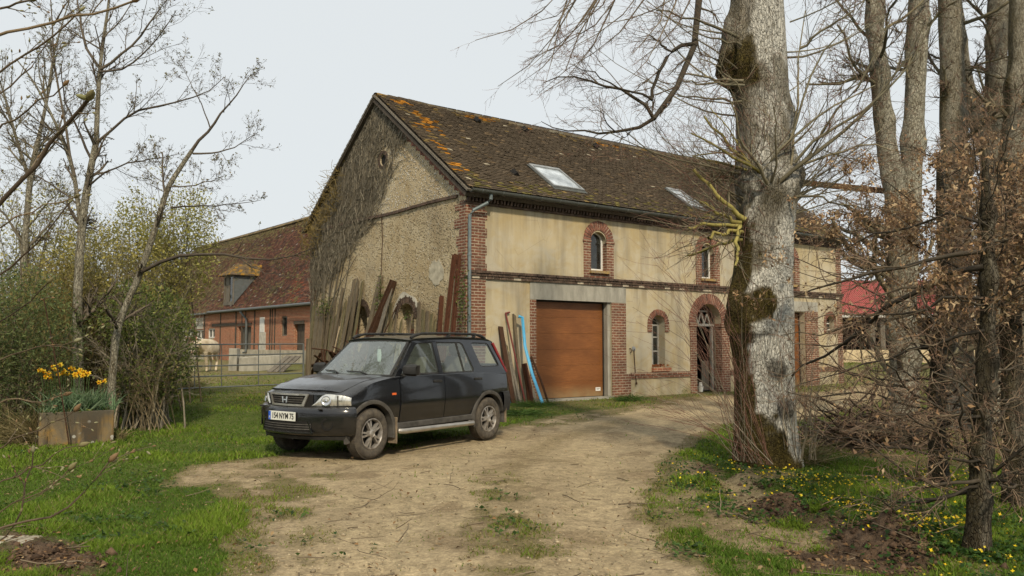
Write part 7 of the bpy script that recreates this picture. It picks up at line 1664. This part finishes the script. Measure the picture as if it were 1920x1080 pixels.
# ---- near magnolia at the left edge
def magnolia():
    rg = np.random.default_rng(501); t = thing('magnolia', 'budding shrub twigs reaching in close at the left edge', 'shrub', V(-2.15, 2.3, gh(-2.15, 2.3)))
    g0 = V(-2.15, 2.3, gh(-2.15, 2.3)); ST = []; 
    L = [([(-40, 430), (40, 335), (110, 252), (150, 205), (166, 186)], 2.25, 2.1, .0068, .005), ([(-60, 90), (40, 56), (150, 30), (200, 15), (250, 2)], 2.3, 2.2, .005, .003), ([(-60, 180), (30, 110), (100, 70), (150, 20)], 2.5, 2.4, .004, .0025), ([(-60, 30), (10, 15), (60, 0)], 2.4, 2.3, .004, .003), ([(-60, 300), (20, 230), (70, 190), (120, 160)], 2.7, 2.6, .004, .0022), ([(-60, 560), (20, 500), (80, 440), (130, 380)], 2.7, 2.6, .004, .002), ([(-60, 470), (0, 420), (70, 390), (140, 370)], 2.6, 2.5, .003, .002),
         ([(-60, 1010), (30, 980), (110, 965), (160, 920), (206, 864)], 2.3, 2.3, .004, .002), ([(-40, 1040), (30, 985), (50, 910), (62, 848)], 2.4, 2.4, .003, .002), ([(-40, 920), (40, 890), (100, 850), (150, 835)], 2.5, 2.5, .003, .0015), ([(-40, 860), (30, 820), (90, 800), (140, 770)], 2.6, 2.6, .003, .0015), ([(-40, 700), (30, 660), (80, 650), (140, 640)], 2.6, 2.6, .003, .0015), ([(-40, 980), (60, 930), (120, 900), (130, 880)], 2.2, 2.2, .002, .0015), ([(-40, 780), (20, 740), (70, 760), (120, 740)], 2.8, 2.8, .003, .0015), ([(-60, 240), (10, 160), (60, 130), (90, 80)], 2.9, 2.9, .004, .002), ([(-60, 640), (10, 600), (60, 560), (90, 530)], 2.9, 2.8, .003, .002)]
    P, R = limbs_px(L, 9, .004, rg); A, AR = spawn(P, R, 3, rg, (.3, 1), (38, 12), (.3, .6), .6, 5, .1, (.02, 0, .03), rmin=.0009, Lp=.32); B, BR = spawn(A, AR, 2, rg, (.3, .95), (40, 14), (.3, .6), .7, 4, .1, rmin=.0007)
    S = []
    for p in P:
        mid = g0*.45+p[0]*.55; mid[2] = max(mid[2], g0[2]+.2); S.append(resample([g0+V(rg.normal()*.05, rg.normal()*.05, 0), mid, p[0]], 9))
    S = np.array(S); SR = np.linspace(.014, 0, 9)[None]*np.ones((len(S), 1))+R[:, :1]*np.linspace(0, 1, 9)[None]
    twig_obj('stems', [(S, SR, 6, ((.10, .075, .05), (.15, .115, .08))), (P, R, 7, ((.095, .07, .05), (.16, .12, .075)))], t); twig_obj('twigs', [(A, AR, 4, TW_BR), (B, BR, 3, TW_BR)], t)
    tips = np.concatenate([P[:, -1], P[:, 4], P[:, 6], A[:, -1], A[:, 2], B[:, -1]]); td = np.concatenate([P[:, -1]-P[:, -2], P[:, 5]-P[:, 4], P[:, 7]-P[:, 6], A[:, -1]-A[:, -2], A[:, 3]-A[:, 2], B[:, -1]-B[:, -2]]); m = MB()
    for i, (p, d) in enumerate(zip(tips, td)):
        d = norm(d+rg.normal(size=3)*.004); L_ = (.030 if i < len(P) else .012)*rg.uniform(.7, 1.2)*(1.0 if i != 0 else 1.3); w = L_*.27; c = [(.18, .16, .08), (.20, .13, .07), (.25, .24, .14)][i % 3]; m.tube([p-d*.002, p+d*L_*.3, p+d*L_*.65, p+d*L_], [w*.5, w, w*.75, w*.1], 6, col=c)
        if i == 0:
            for k in range(3): dd = norm(d+rg.normal(size=3)*.5); m.tube([p, p+dd*.012, p+dd*.026, p+dd*.034], [.004, .008, .006, .001], 6, col=(.27, .27, .13))
    o = m.build('buds', MAT['twig'], t, smooth=True, uv=False); o['kind'] = 'stuff'
magnolia()
# ------------------------------------------------------------------ grass, flowers, litter, stones
def screen_pts(n, rg, vmin=648, vmax=1110, umin=-260, umax=2180, pw=1.0):
    u = rg.uniform(umin, umax, n); f = rg.random(n)**pw; v = vmin+(vmax-vmin)*f
    a = (u-960)/FPX; b = (540-v)/FPX; d = np.stack([a, _c-b*_s, _s+b*_c], 1); z = np.zeros(n)
    for _ in range(3):
        t = (z-EYE)/d[:, 2]; x = d[:, 0]*t; y = d[:, 1]*t; z = ground_h(x, y)
    ok = (t > 0) & (y < 60); return x[ok], y[ok], z[ok]
def barn_clear(x, y):
    p = np.stack([x-C0[0], y-C0[1]], 1); s = p@dF[:2]; o = p@nF[:2]; t = p@dG[:2]; og = p@nG[:2]
    return ~((o < .0) & (og < .0) & (s < 16.6))
def grass():
    rg = np.random.default_rng(601); x, y, z = screen_pts(620000, rg, pw=.9); dr, bare, so, g, un = masks(x, y)
    n = fbm(x*1.2, y*1.2, 611, 4); n2 = fbm(x*5, y*5, 617, 3); den = g*(.35+.9*sstep(n2, .3, .6)); den = np.where(g > .85, np.maximum(den, .62), den*.8)
    den *= np.where((y > 17) & (x < -2), .55, 1)
    ok = (rg.random(len(x)) < den) & barn_clear(x, y); x, y, z, n, n2, g, dr = x[ok], y[ok], z[ok], n[ok], n2[ok], g[ok], dr[ok]; N = len(x)
    lush = sstep(n, .35, .65); h = (.024+.042*lush)*rg.uniform(.5, 1.35, N)*np.where(g < .8, .5, 1)
    bank = pip(x, y, [gpx(*p) for p in [(1420, 985), (1480, 1000), (1490, 1080), (1330, 1080), (1290, 1000)]]) | pip(x, y, [gpx(*p) for p in [(1460, 890), (1560, 885), (1680, 920), (1600, 960), (1480, 930)]]); h = np.where(bank, h*1.35, h)
    w = .003+.0006*y; ang = rg.uniform(0, 2*PI, N); tilt = rg.normal(0, .55, (N, 2))*h[:, None]
    B = np.stack([x, y, z-.006], 1); dx = np.stack([np.cos(ang)*w, np.sin(ang)*w, 0*w], 1); Tp = B+np.stack([tilt[:, 0], tilt[:, 1], h], 1)
    vs = np.stack([B-dx, B+dx, Tp], 1).reshape(-1, 3); F = np.arange(3*N).reshape(N, 3)
    c1 = np.array([.150, .225, .022]); c2 = np.array([.080, .145, .015]); c3 = np.array([.22, .20, .06]); c4 = np.array([.30, .24, .12])
    k = lush[:, None]; col = c2*(1-k)+c1*k; col = col*rg.uniform(.7, 1.35, N)[:, None]
    q = (rg.random(N) < .55*(dr > .3))[:, None]; col = np.where(q, np.array([.17, .175, .04])*rg.uniform(.7, 1.2, N)[:, None], col); far = (y > 17)[:, None]; q = (rg.random(N) < np.where(y > 17, .45, .05+.35*(1-lush)*(dr > .05)))[:, None]; col = np.where(q, c3*rg.uniform(.7, 1.2, N)[:, None], col); q = (rg.random(N) < .035+.15*(dr > .2))[:, None]; col = np.where(q, c4*rg.uniform(.6, 1.1, N)[:, None], col)
    me = np_mesh('grass', vs, F, np.repeat(col, 3, 0)); o = link('grass', me, MAT['blade'], base=V(0, 0, 0)); tag(o, 'short green lawn grass along the drive and under the trees', 'grass', kind='stuff')
grass()
def ground_leaves(name, label, cat, n, test, size, cols, seed, lift=.0, mat='leaf', asp=.6, up=(0, 0, .15), flat=.35, vmin=660):
    rg = np.random.default_rng(seed); x, y, z = screen_pts(n, rg, vmin=vmin); ok = test(x, y, rg) & barn_clear(x, y); x, y, z = x[ok], y[ok], z[ok]; N = len(x)
    P = np.stack([x, y, z+lift+rg.uniform(0, .02, N)], 1); d = rg.normal(size=(N, 3)); d[:, 2] = d[:, 2]*flat+up[2]; d = unit(d); w = unit(np.cross(d, np.array([0, 0, 1.])[None]+rg.normal(size=(N, 3))*.35)); S = rg.uniform(*size, N)[:, None]
    v = np.stack([P, P+d*S*.5+w*S*asp*.5+np.array([0, 0, .12])*S, P+d*S, P+d*S*.5-w*S*asp*.5+np.array([0, 0, .12])*S], 1).reshape(-1, 3); F = np.arange(4*N).reshape(N, 4)
    me = np_mesh(name, v, F, np.repeat(pick(cols, N, rg, .35), 4, 0)); o = link(name, me, MAT[mat], base=V(0, 0, 0)); tag(o, label, cat, kind='stuff'); return P
CEL = [gpx(*p) for p in [(1255, 870), (1340, 855), (1430, 880), (1560, 900), (1700, 890), (1925, 870), (1925, 1085), (1700, 1085), (1640, 1040), (1500, 985), (1400, 985), (1330, 960), (1270, 920)]]
def in_cel(x, y): return soft(x, y, CEL, .15, 71, .5, 2)
ground_leaves('ground_cover', 'low round leaved green plants covering the bank at right', 'ground cover', 150000, lambda x, y, r: r.random(len(x)) < in_cel(x, y)*sstep(fbm(x*2.6, y*2.6, 81, 3), .36, .54)*.85*(1-.75*soft(x, y, SOIL, .05, 41, .35, 4)), (.025, .05), [(.045, .10, .018), (.07, .14, .025), (.03, .07, .015)], 621, .02, asp=.85)
ground_leaves('weeds', 'broad leaved weeds and clover flecks in the lawn and along the barn foot', 'weeds', 90000, lambda x, y, r: r.random(len(x)) < (1-masks(x, y)[1])*sstep(fbm(x*1.8, y*1.8, 83, 4), .55, .68)*.5+soft(x, y, FOOT, .08, 53, .35, 3)*sstep(fbm(x*3, y*3, 85, 3), .5, .62)*.5, (.03, .055), [(.055, .11, .02), (.08, .14, .03), (.04, .075, .02)], 631, .015, asp=.7)
DEADL = [(.24, .14, .06), (.17, .10, .05), (.30, .21, .11), (.12, .075, .04)]
ground_leaves('fallen_leaves', 'scattered brown fallen leaves and bits on the ground', 'leaves', 60000, lambda x, y, r: r.random(len(x)) < .035+.5*masks(x, y)[4]*(1-masks(x, y)[1])+.28*masks(x, y)[2]-.012*masks(x, y)[1], (.02, .05), DEADL, 641, .006, 'dry_leaf', flat=.3)
def celandine():
    rg = np.random.default_rng(651); x, y, z = screen_pts(34000, rg, 850, 1100, 1180, 2150); n = fbm(x*1.6, y*1.6, 91, 3); ok = rg.random(len(x)) < in_cel(x, y)*(.10+sstep(n, .44, .62))*.17*(1-.9*soft(x, y, SOIL, .05, 41, .35, 4)); x, y, z = x[ok], y[ok], z[ok]; N = len(x)
    P = np.stack([x, y, z+rg.uniform(.035, .085, N)], 1); up = unit(rg.normal(0, .45, (N, 3))+np.array([0, -.25, .9])); e1 = unit(np.cross(up, np.array([1., .2, 0])[None])); e2 = np.cross(up, e1); K = 8; vs = np.empty((N, K, 3)); S = rg.uniform(.007, .017, N)
    for k in range(K):
        a = 2*PI*k/K; r = (S*(1.15 if k % 2 else .55))[:, None]; vs[:, k] = P+(e1*math.cos(a)+e2*math.sin(a))*r+up*(S*.25*(k % 2))[:, None]
    me = np_mesh('celandine', vs.reshape(-1, 3), np.arange(N*K).reshape(N, K), np.repeat(pick([(.85, .62, .02), (.80, .52, .02), (.88, .70, .06)], N, rg, .12), K, 0)); o = link('celandine', me, MAT['petal'], base=V(0, 0, 0)); tag(o, 'small bright yellow celandine flowers strewn over the bank at right', 'flowers', kind='stuff')
celandine()
def stones():
    rg = np.random.default_rng(661); x, y, z = screen_pts(52000, rg, 690, 1100); dr, bare, so, g, un = masks(x, y); ok = rg.random(len(x)) < .22*bare*sstep(fbm(x*2, y*2, 95, 3), .38, .66)+.012+.05*so; x, y, z = x[ok], y[ok], z[ok]; so = so[ok]; N = len(x); S = np.exp(rg.normal(math.log(.007), .45, N)).clip(.003, .028)
    oc = np.array([[1, 0, 0], [-1, 0, 0], [0, 1, 0], [0, -1, 0], [0, 0, .75], [0, 0, -.75]]); a = rg.uniform(0, 2*PI, N); ca, sa = np.cos(a), np.sin(a)
    loc = oc[None]*rg.uniform(.6, 1.3, (N, 6, 1))*S[:, None, None]; X = loc[..., 0]*ca[:, None]-loc[..., 1]*sa[:, None]; Y = loc[..., 0]*sa[:, None]+loc[..., 1]*ca[:, None]
    vs = np.stack([x[:, None]+X, y[:, None]+Y, z[:, None]+loc[..., 2]+S[:, None]*.25], -1).reshape(-1, 3); tri = np.array([[0, 2, 4], [2, 1, 4], [1, 3, 4], [3, 0, 4], [2, 0, 5], [1, 2, 5], [3, 1, 5], [0, 3, 5]]); F = (np.arange(N)*6)[:, None, None]+tri[None]
    col = np.where((so > .4)[:, None], np.array([.11, .075, .05])[None]*rg.uniform(.6, 1.5, (N, 1)), np.array([.33, .27, .18])[None]*rg.uniform(.5, 1.45, (N, 1)))
    me = np_mesh('pebbles', vs, F.reshape(-1, 3), np.repeat(np.clip(col, 0, .7), 6, 0)); o = link('pebbles', me, MAT['soil_bits'], base=V(0, 0, 0)); tag(o, 'loose pebbles and crumbs of earth on the dirt drive', 'pebbles', kind='stuff')
    # clods on the turned soil
    x, y, z = screen_pts(60000, rg, 860, 1100); so = masks(x, y)[2]; h = np.zeros(len(x))
    for mx, my, hh, w in MOUND: h += np.exp(-((x-mx)**2+(y-my)**2)/(w*w)*1.2)
    ok = rg.random(len(x)) < .10*so+.5*h; x, y, z = x[ok], y[ok], z[ok]; N = len(x); S = np.exp(rg.normal(math.log(.013), .5, N)).clip(.005, .05); loc = oc[None]*rg.uniform(.5, 1.4, (N, 6, 1))*S[:, None, None]
    vs = (np.stack([x, y, z+S*.2], 1)[:, None]+loc).reshape(-1, 3); F = (np.arange(N)*6)[:, None, None]+tri[None]; col = np.array([.085, .055, .036])[None]*rg.uniform(.5, 1.6, (N, 1))
    me = np_mesh('soil_clods', vs, F.reshape(-1, 3), np.repeat(col, 6, 0)); o = link('soil_clods', me, MAT['soil_bits'], base=V(0, 0, 0)); tag(o, 'dark crumbly clods of molehill earth on the bank', 'soil', kind='stuff')
stones()
def sticks():
    rg = np.random.default_rng(671); x, y, z = screen_pts(5200, rg, 700, 1100); dr, bare, so, g, un = masks(x, y); ok = (rg.random(len(x)) < .05+.55*un*(1-bare)+.15*so) & barn_clear(x, y); x, y, z = x[ok], y[ok], z[ok]; N = len(x); K = 5; P = np.empty((N, K, 3)); P[:, 0] = np.stack([x, y, z+.01], 1); a = rg.uniform(0, 2*PI, N); d = np.stack([np.cos(a), np.sin(a), rg.normal(.05, .12, N)], 1); L = rg.uniform(.08, .45, N)
    for k in range(1, K): d = unit(d+rg.normal(size=(N, 3))*np.array([.2, .2, .1])); P[:, k] = P[:, k-1]+d*(L/(K-1))[:, None]
    o = twig_obj('fallen_twigs', [(P, rg.uniform(.002, .006, N)[:, None]*np.linspace(1, .6, K)[None], 4, ((.10, .075, .05), (.24, .19, .13)))], None); tag(o, 'fallen twigs and bark bits lying on the ground under the trees', 'twigs', kind='stuff')
sticks()
for lab, pts, r in (('grey stick with a fork lying on the bank beside the turned soil', [(1345, 972), (1385, 970), (1412, 982), (1426, 986)], .012), ('thin yellowish twig lying across the drive edge', [(1160, 949), (1185, 946), (1210, 948), (1236, 944)], .008)):
    m = MB(); q = [V(*gpx(*p), 0) for p in pts]; q = [V(p[0], p[1], gh(p[0], p[1])+.02) for p in q]; m.tube(q, [r, r, r*.8, r*.5], 6); o = m.build('stick', MAT['wood_old']); tag(o, lab, 'stick')
c = V(*gpx(25, 1016), 0); m = MB(); m.box(V(c[0]-.1, c[1], gh(c[0], c[1])-.03), (.5, .32, .08)); o = m.build('paving_slab', MAT['stone'], bevel=.02); tag(o, 'pale stone slab half sunk in the grass at bottom left', 'slab')
# green tufts by the garage, behind the car, at the planter
for k, (lab, u, v, n, h, w, cs) in enumerate((('green grass tuft at the foot of the blue gutter', 1000, 762, 420, .24, .5, 0), ('small green weed tuft on the garage threshold edge', 1080, 746, 260, .26, .18, 0), ('green weed clump at the foot of the brick pier right of the garage', 1178, 752, 420, .28, .34, 0), ('bright grass tuft just behind the car tail', 975, 778, 420, .2, .5, 0), ('weed clump left of the arched doorway', 1272, 738, 300, .35, .25, 0), ('grass tuft at the right end of the concrete planter', 222, 826, 160, .3, .14, 1), ('long dry grass tuft at the foot of the big lime', 1500, 868, 500, .5, .4, 1), ('green tuft at the gate post', 572, 742, 320, .3, .4, 0), ('pale dry grass under the hedge', 345, 752, 360, .45, .5, 1))):
    q = V(*gpx(u, v), 0); q[2] = 0; tuft(lab, q, n, h, w, [[(.06, .11, .02), (.09, .16, .03), (.045, .085, .02)], [(.28, .22, .12), (.2, .17, .07), (.14, .15, .045)]][cs], 700+k)
# dark brushwood and old stump between the limes
def brush():
    rg = np.random.default_rng(681); c = at(1615, 800, 12.0); c[2] = gh(c[0], c[1]); t = thing('brush_pile', 'dark heap of cut brushwood beside the second lime trunk', 'brushwood', c); N = 260; K = 5
    P = np.empty((N, K, 3)); a = rg.uniform(0, 2*PI, N); P[:, 0] = c[None]+np.stack([rg.normal(0, .42, N), rg.normal(0, .3, N), np.abs(rg.normal(.1, .22, N))], 1); d = np.stack([np.cos(a), np.sin(a)*.5, rg.normal(.12, .3, N)], 1); L = rg.uniform(.4, 1.3, N)
    for k in range(1, K): d = unit(d+rg.normal(size=(N, 3))*.18); P[:, k] = P[:, k-1]+d*(L/(K-1))[:, None]; P[:, k, 2] = np.maximum(P[:, k, 2], c[2]+.01)
    twig_obj('branches', [(P, rg.uniform(.006, .03, N)[:, None]*np.linspace(1, .4, K)[None], 5, ((.07, .05, .035), (.16, .115, .08)))], t)
    q = P[:, 1:].reshape(-1, 3)[rg.integers(0, N*4, 700)]; v, f, cc = leaves_np(q, rg.uniform(.03, .07, 700), pick(DRY, 700, rg, .3), rg, .5); leaf_obj('dead_leaves', [(v, f, cc)], t, MAT['dry_leaf'])
brush()
# far hedgerow and trees that close the horizon
def far_wood():
    rg = np.random.default_rng(691); vs = []; n = 26000; x = np.concatenate([rg.uniform(-95, -22, n//2), rg.uniform(16, 110, n-n//2)]); y = rg.uniform(70, 90, n); top = 3.0+5*fbm(x*.09, y*0+3, 5, 4)**1.3; z = rg.random(n)**.8*top
    P = np.stack([x, y, z+.6], 1); v, f, c = leaves_np(P, rg.uniform(.35, .8, n), pick([(.12, .105, .06), (.09, .085, .045), (.15, .13, .08), (.07, .075, .04)], n, rg, .3), rg, .4); me = np_mesh('far_wood', v, f, c); o = link('far_wood', me, MAT['leaf']); tag(o, 'hazy brown green hedgerow trees far off on the horizon', 'hedgerow', kind='stuff')
    # unseen belt of trees added behind the camera to darken reflections and sky fill
    n = 15000; a = rg.uniform(math.radians(-10), math.radians(190), n); r = rg.uniform(30, 38, n); top = 5+7*fbm(a*4, a*0+1, 15, 4); z = rg.random(n)**.9*top; P = np.stack([r*np.cos(a), -8-r*np.abs(np.sin(a)), z+.4], 1)
    v, f, c = leaves_np(P, rg.uniform(.4, .9, n), pick([(.09, .08, .045), (.06, .06, .03), (.11, .095, .06)], n, rg, .3), rg, .45); me = np_mesh('unseen_tree_belt', v, f, c); o = link('unseen_tree_belt', me, MAT['leaf']); tag(o, 'unseen belt of trees added behind the camera to darken reflections', 'hedgerow', kind='stuff')
far_wood()
# ------------------------------------------------------------------ sky, sun, camera
SUN_EL = math.radians(40); sd = norm(V(.20, -.98, 0)); SUN = V(sd[0]*math.cos(SUN_EL), sd[1]*math.cos(SUN_EL), math.sin(SUN_EL))
wd = bpy.data.worlds.new('World'); SC.world = wd; wd.use_nodes = True; nt = wd.node_tree; bg = nt.nodes['Background']
sky = nt.nodes.new('ShaderNodeTexSky'); sky.sky_type = 'NISHITA'; sky.sun_disc = False; sky.sun_elevation = SUN_EL
sky.sun_rotation = math.atan2(sd[0], sd[1]); sky.air_density = 1.0; sky.dust_density = 4.0; sky.ozone_density = 1.0
hz = nt.nodes.new('ShaderNodeMixRGB'); hz.inputs[0].default_value = .9; hz.inputs[2].default_value = (8.25, 8.65, 8.75, 1)
nt.links.new(sky.outputs[0], hz.inputs[1]); nt.links.new(hz.outputs[0], bg.inputs['Color']); bg.inputs['Strength'].default_value = .1
ld = bpy.data.lights.new('sun', 'SUN'); ld.energy = 3.5; ld.angle = math.radians(3.5); ld.color = (1, .87, .66)
lo = bpy.data.objects.new('sun', ld); COL.objects.link(lo); lo.rotation_euler = Vector(SUN).to_track_quat('Z', 'Y').to_euler(); lo.location = (5, -10, 20)
cd = bpy.data.cameras.new('camera'); cam = bpy.data.objects.new('camera', cd); COL.objects.link(cam); SC.camera = cam
cd.sensor_fit = 'HORIZONTAL'; cd.sensor_width = 36; cd.lens = 36*FPX/1920; cd.clip_end = 3000; cd.clip_start = .05
cam.location = (0, 0, EYE); cam.rotation_euler = (PI/2+PITCH, 0, 0)
SC.view_settings.view_transform = 'Standard'; SC.view_settings.look = 'None'; SC.view_settings.exposure = 0
SC.render.engine = 'CYCLES'; cy = SC.cycles; cy.max_bounces = 6; cy.diffuse_bounces = 2; cy.glossy_bounces = 3; cy.transmission_bounces = 3; cy.transparent_max_bounces = 8
cy.use_adaptive_sampling = True; cy.adaptive_threshold = .02; cy.adaptive_min_samples = 24; cy.use_denoising = True
cy.caustics_reflective = False; cy.caustics_refractive = False
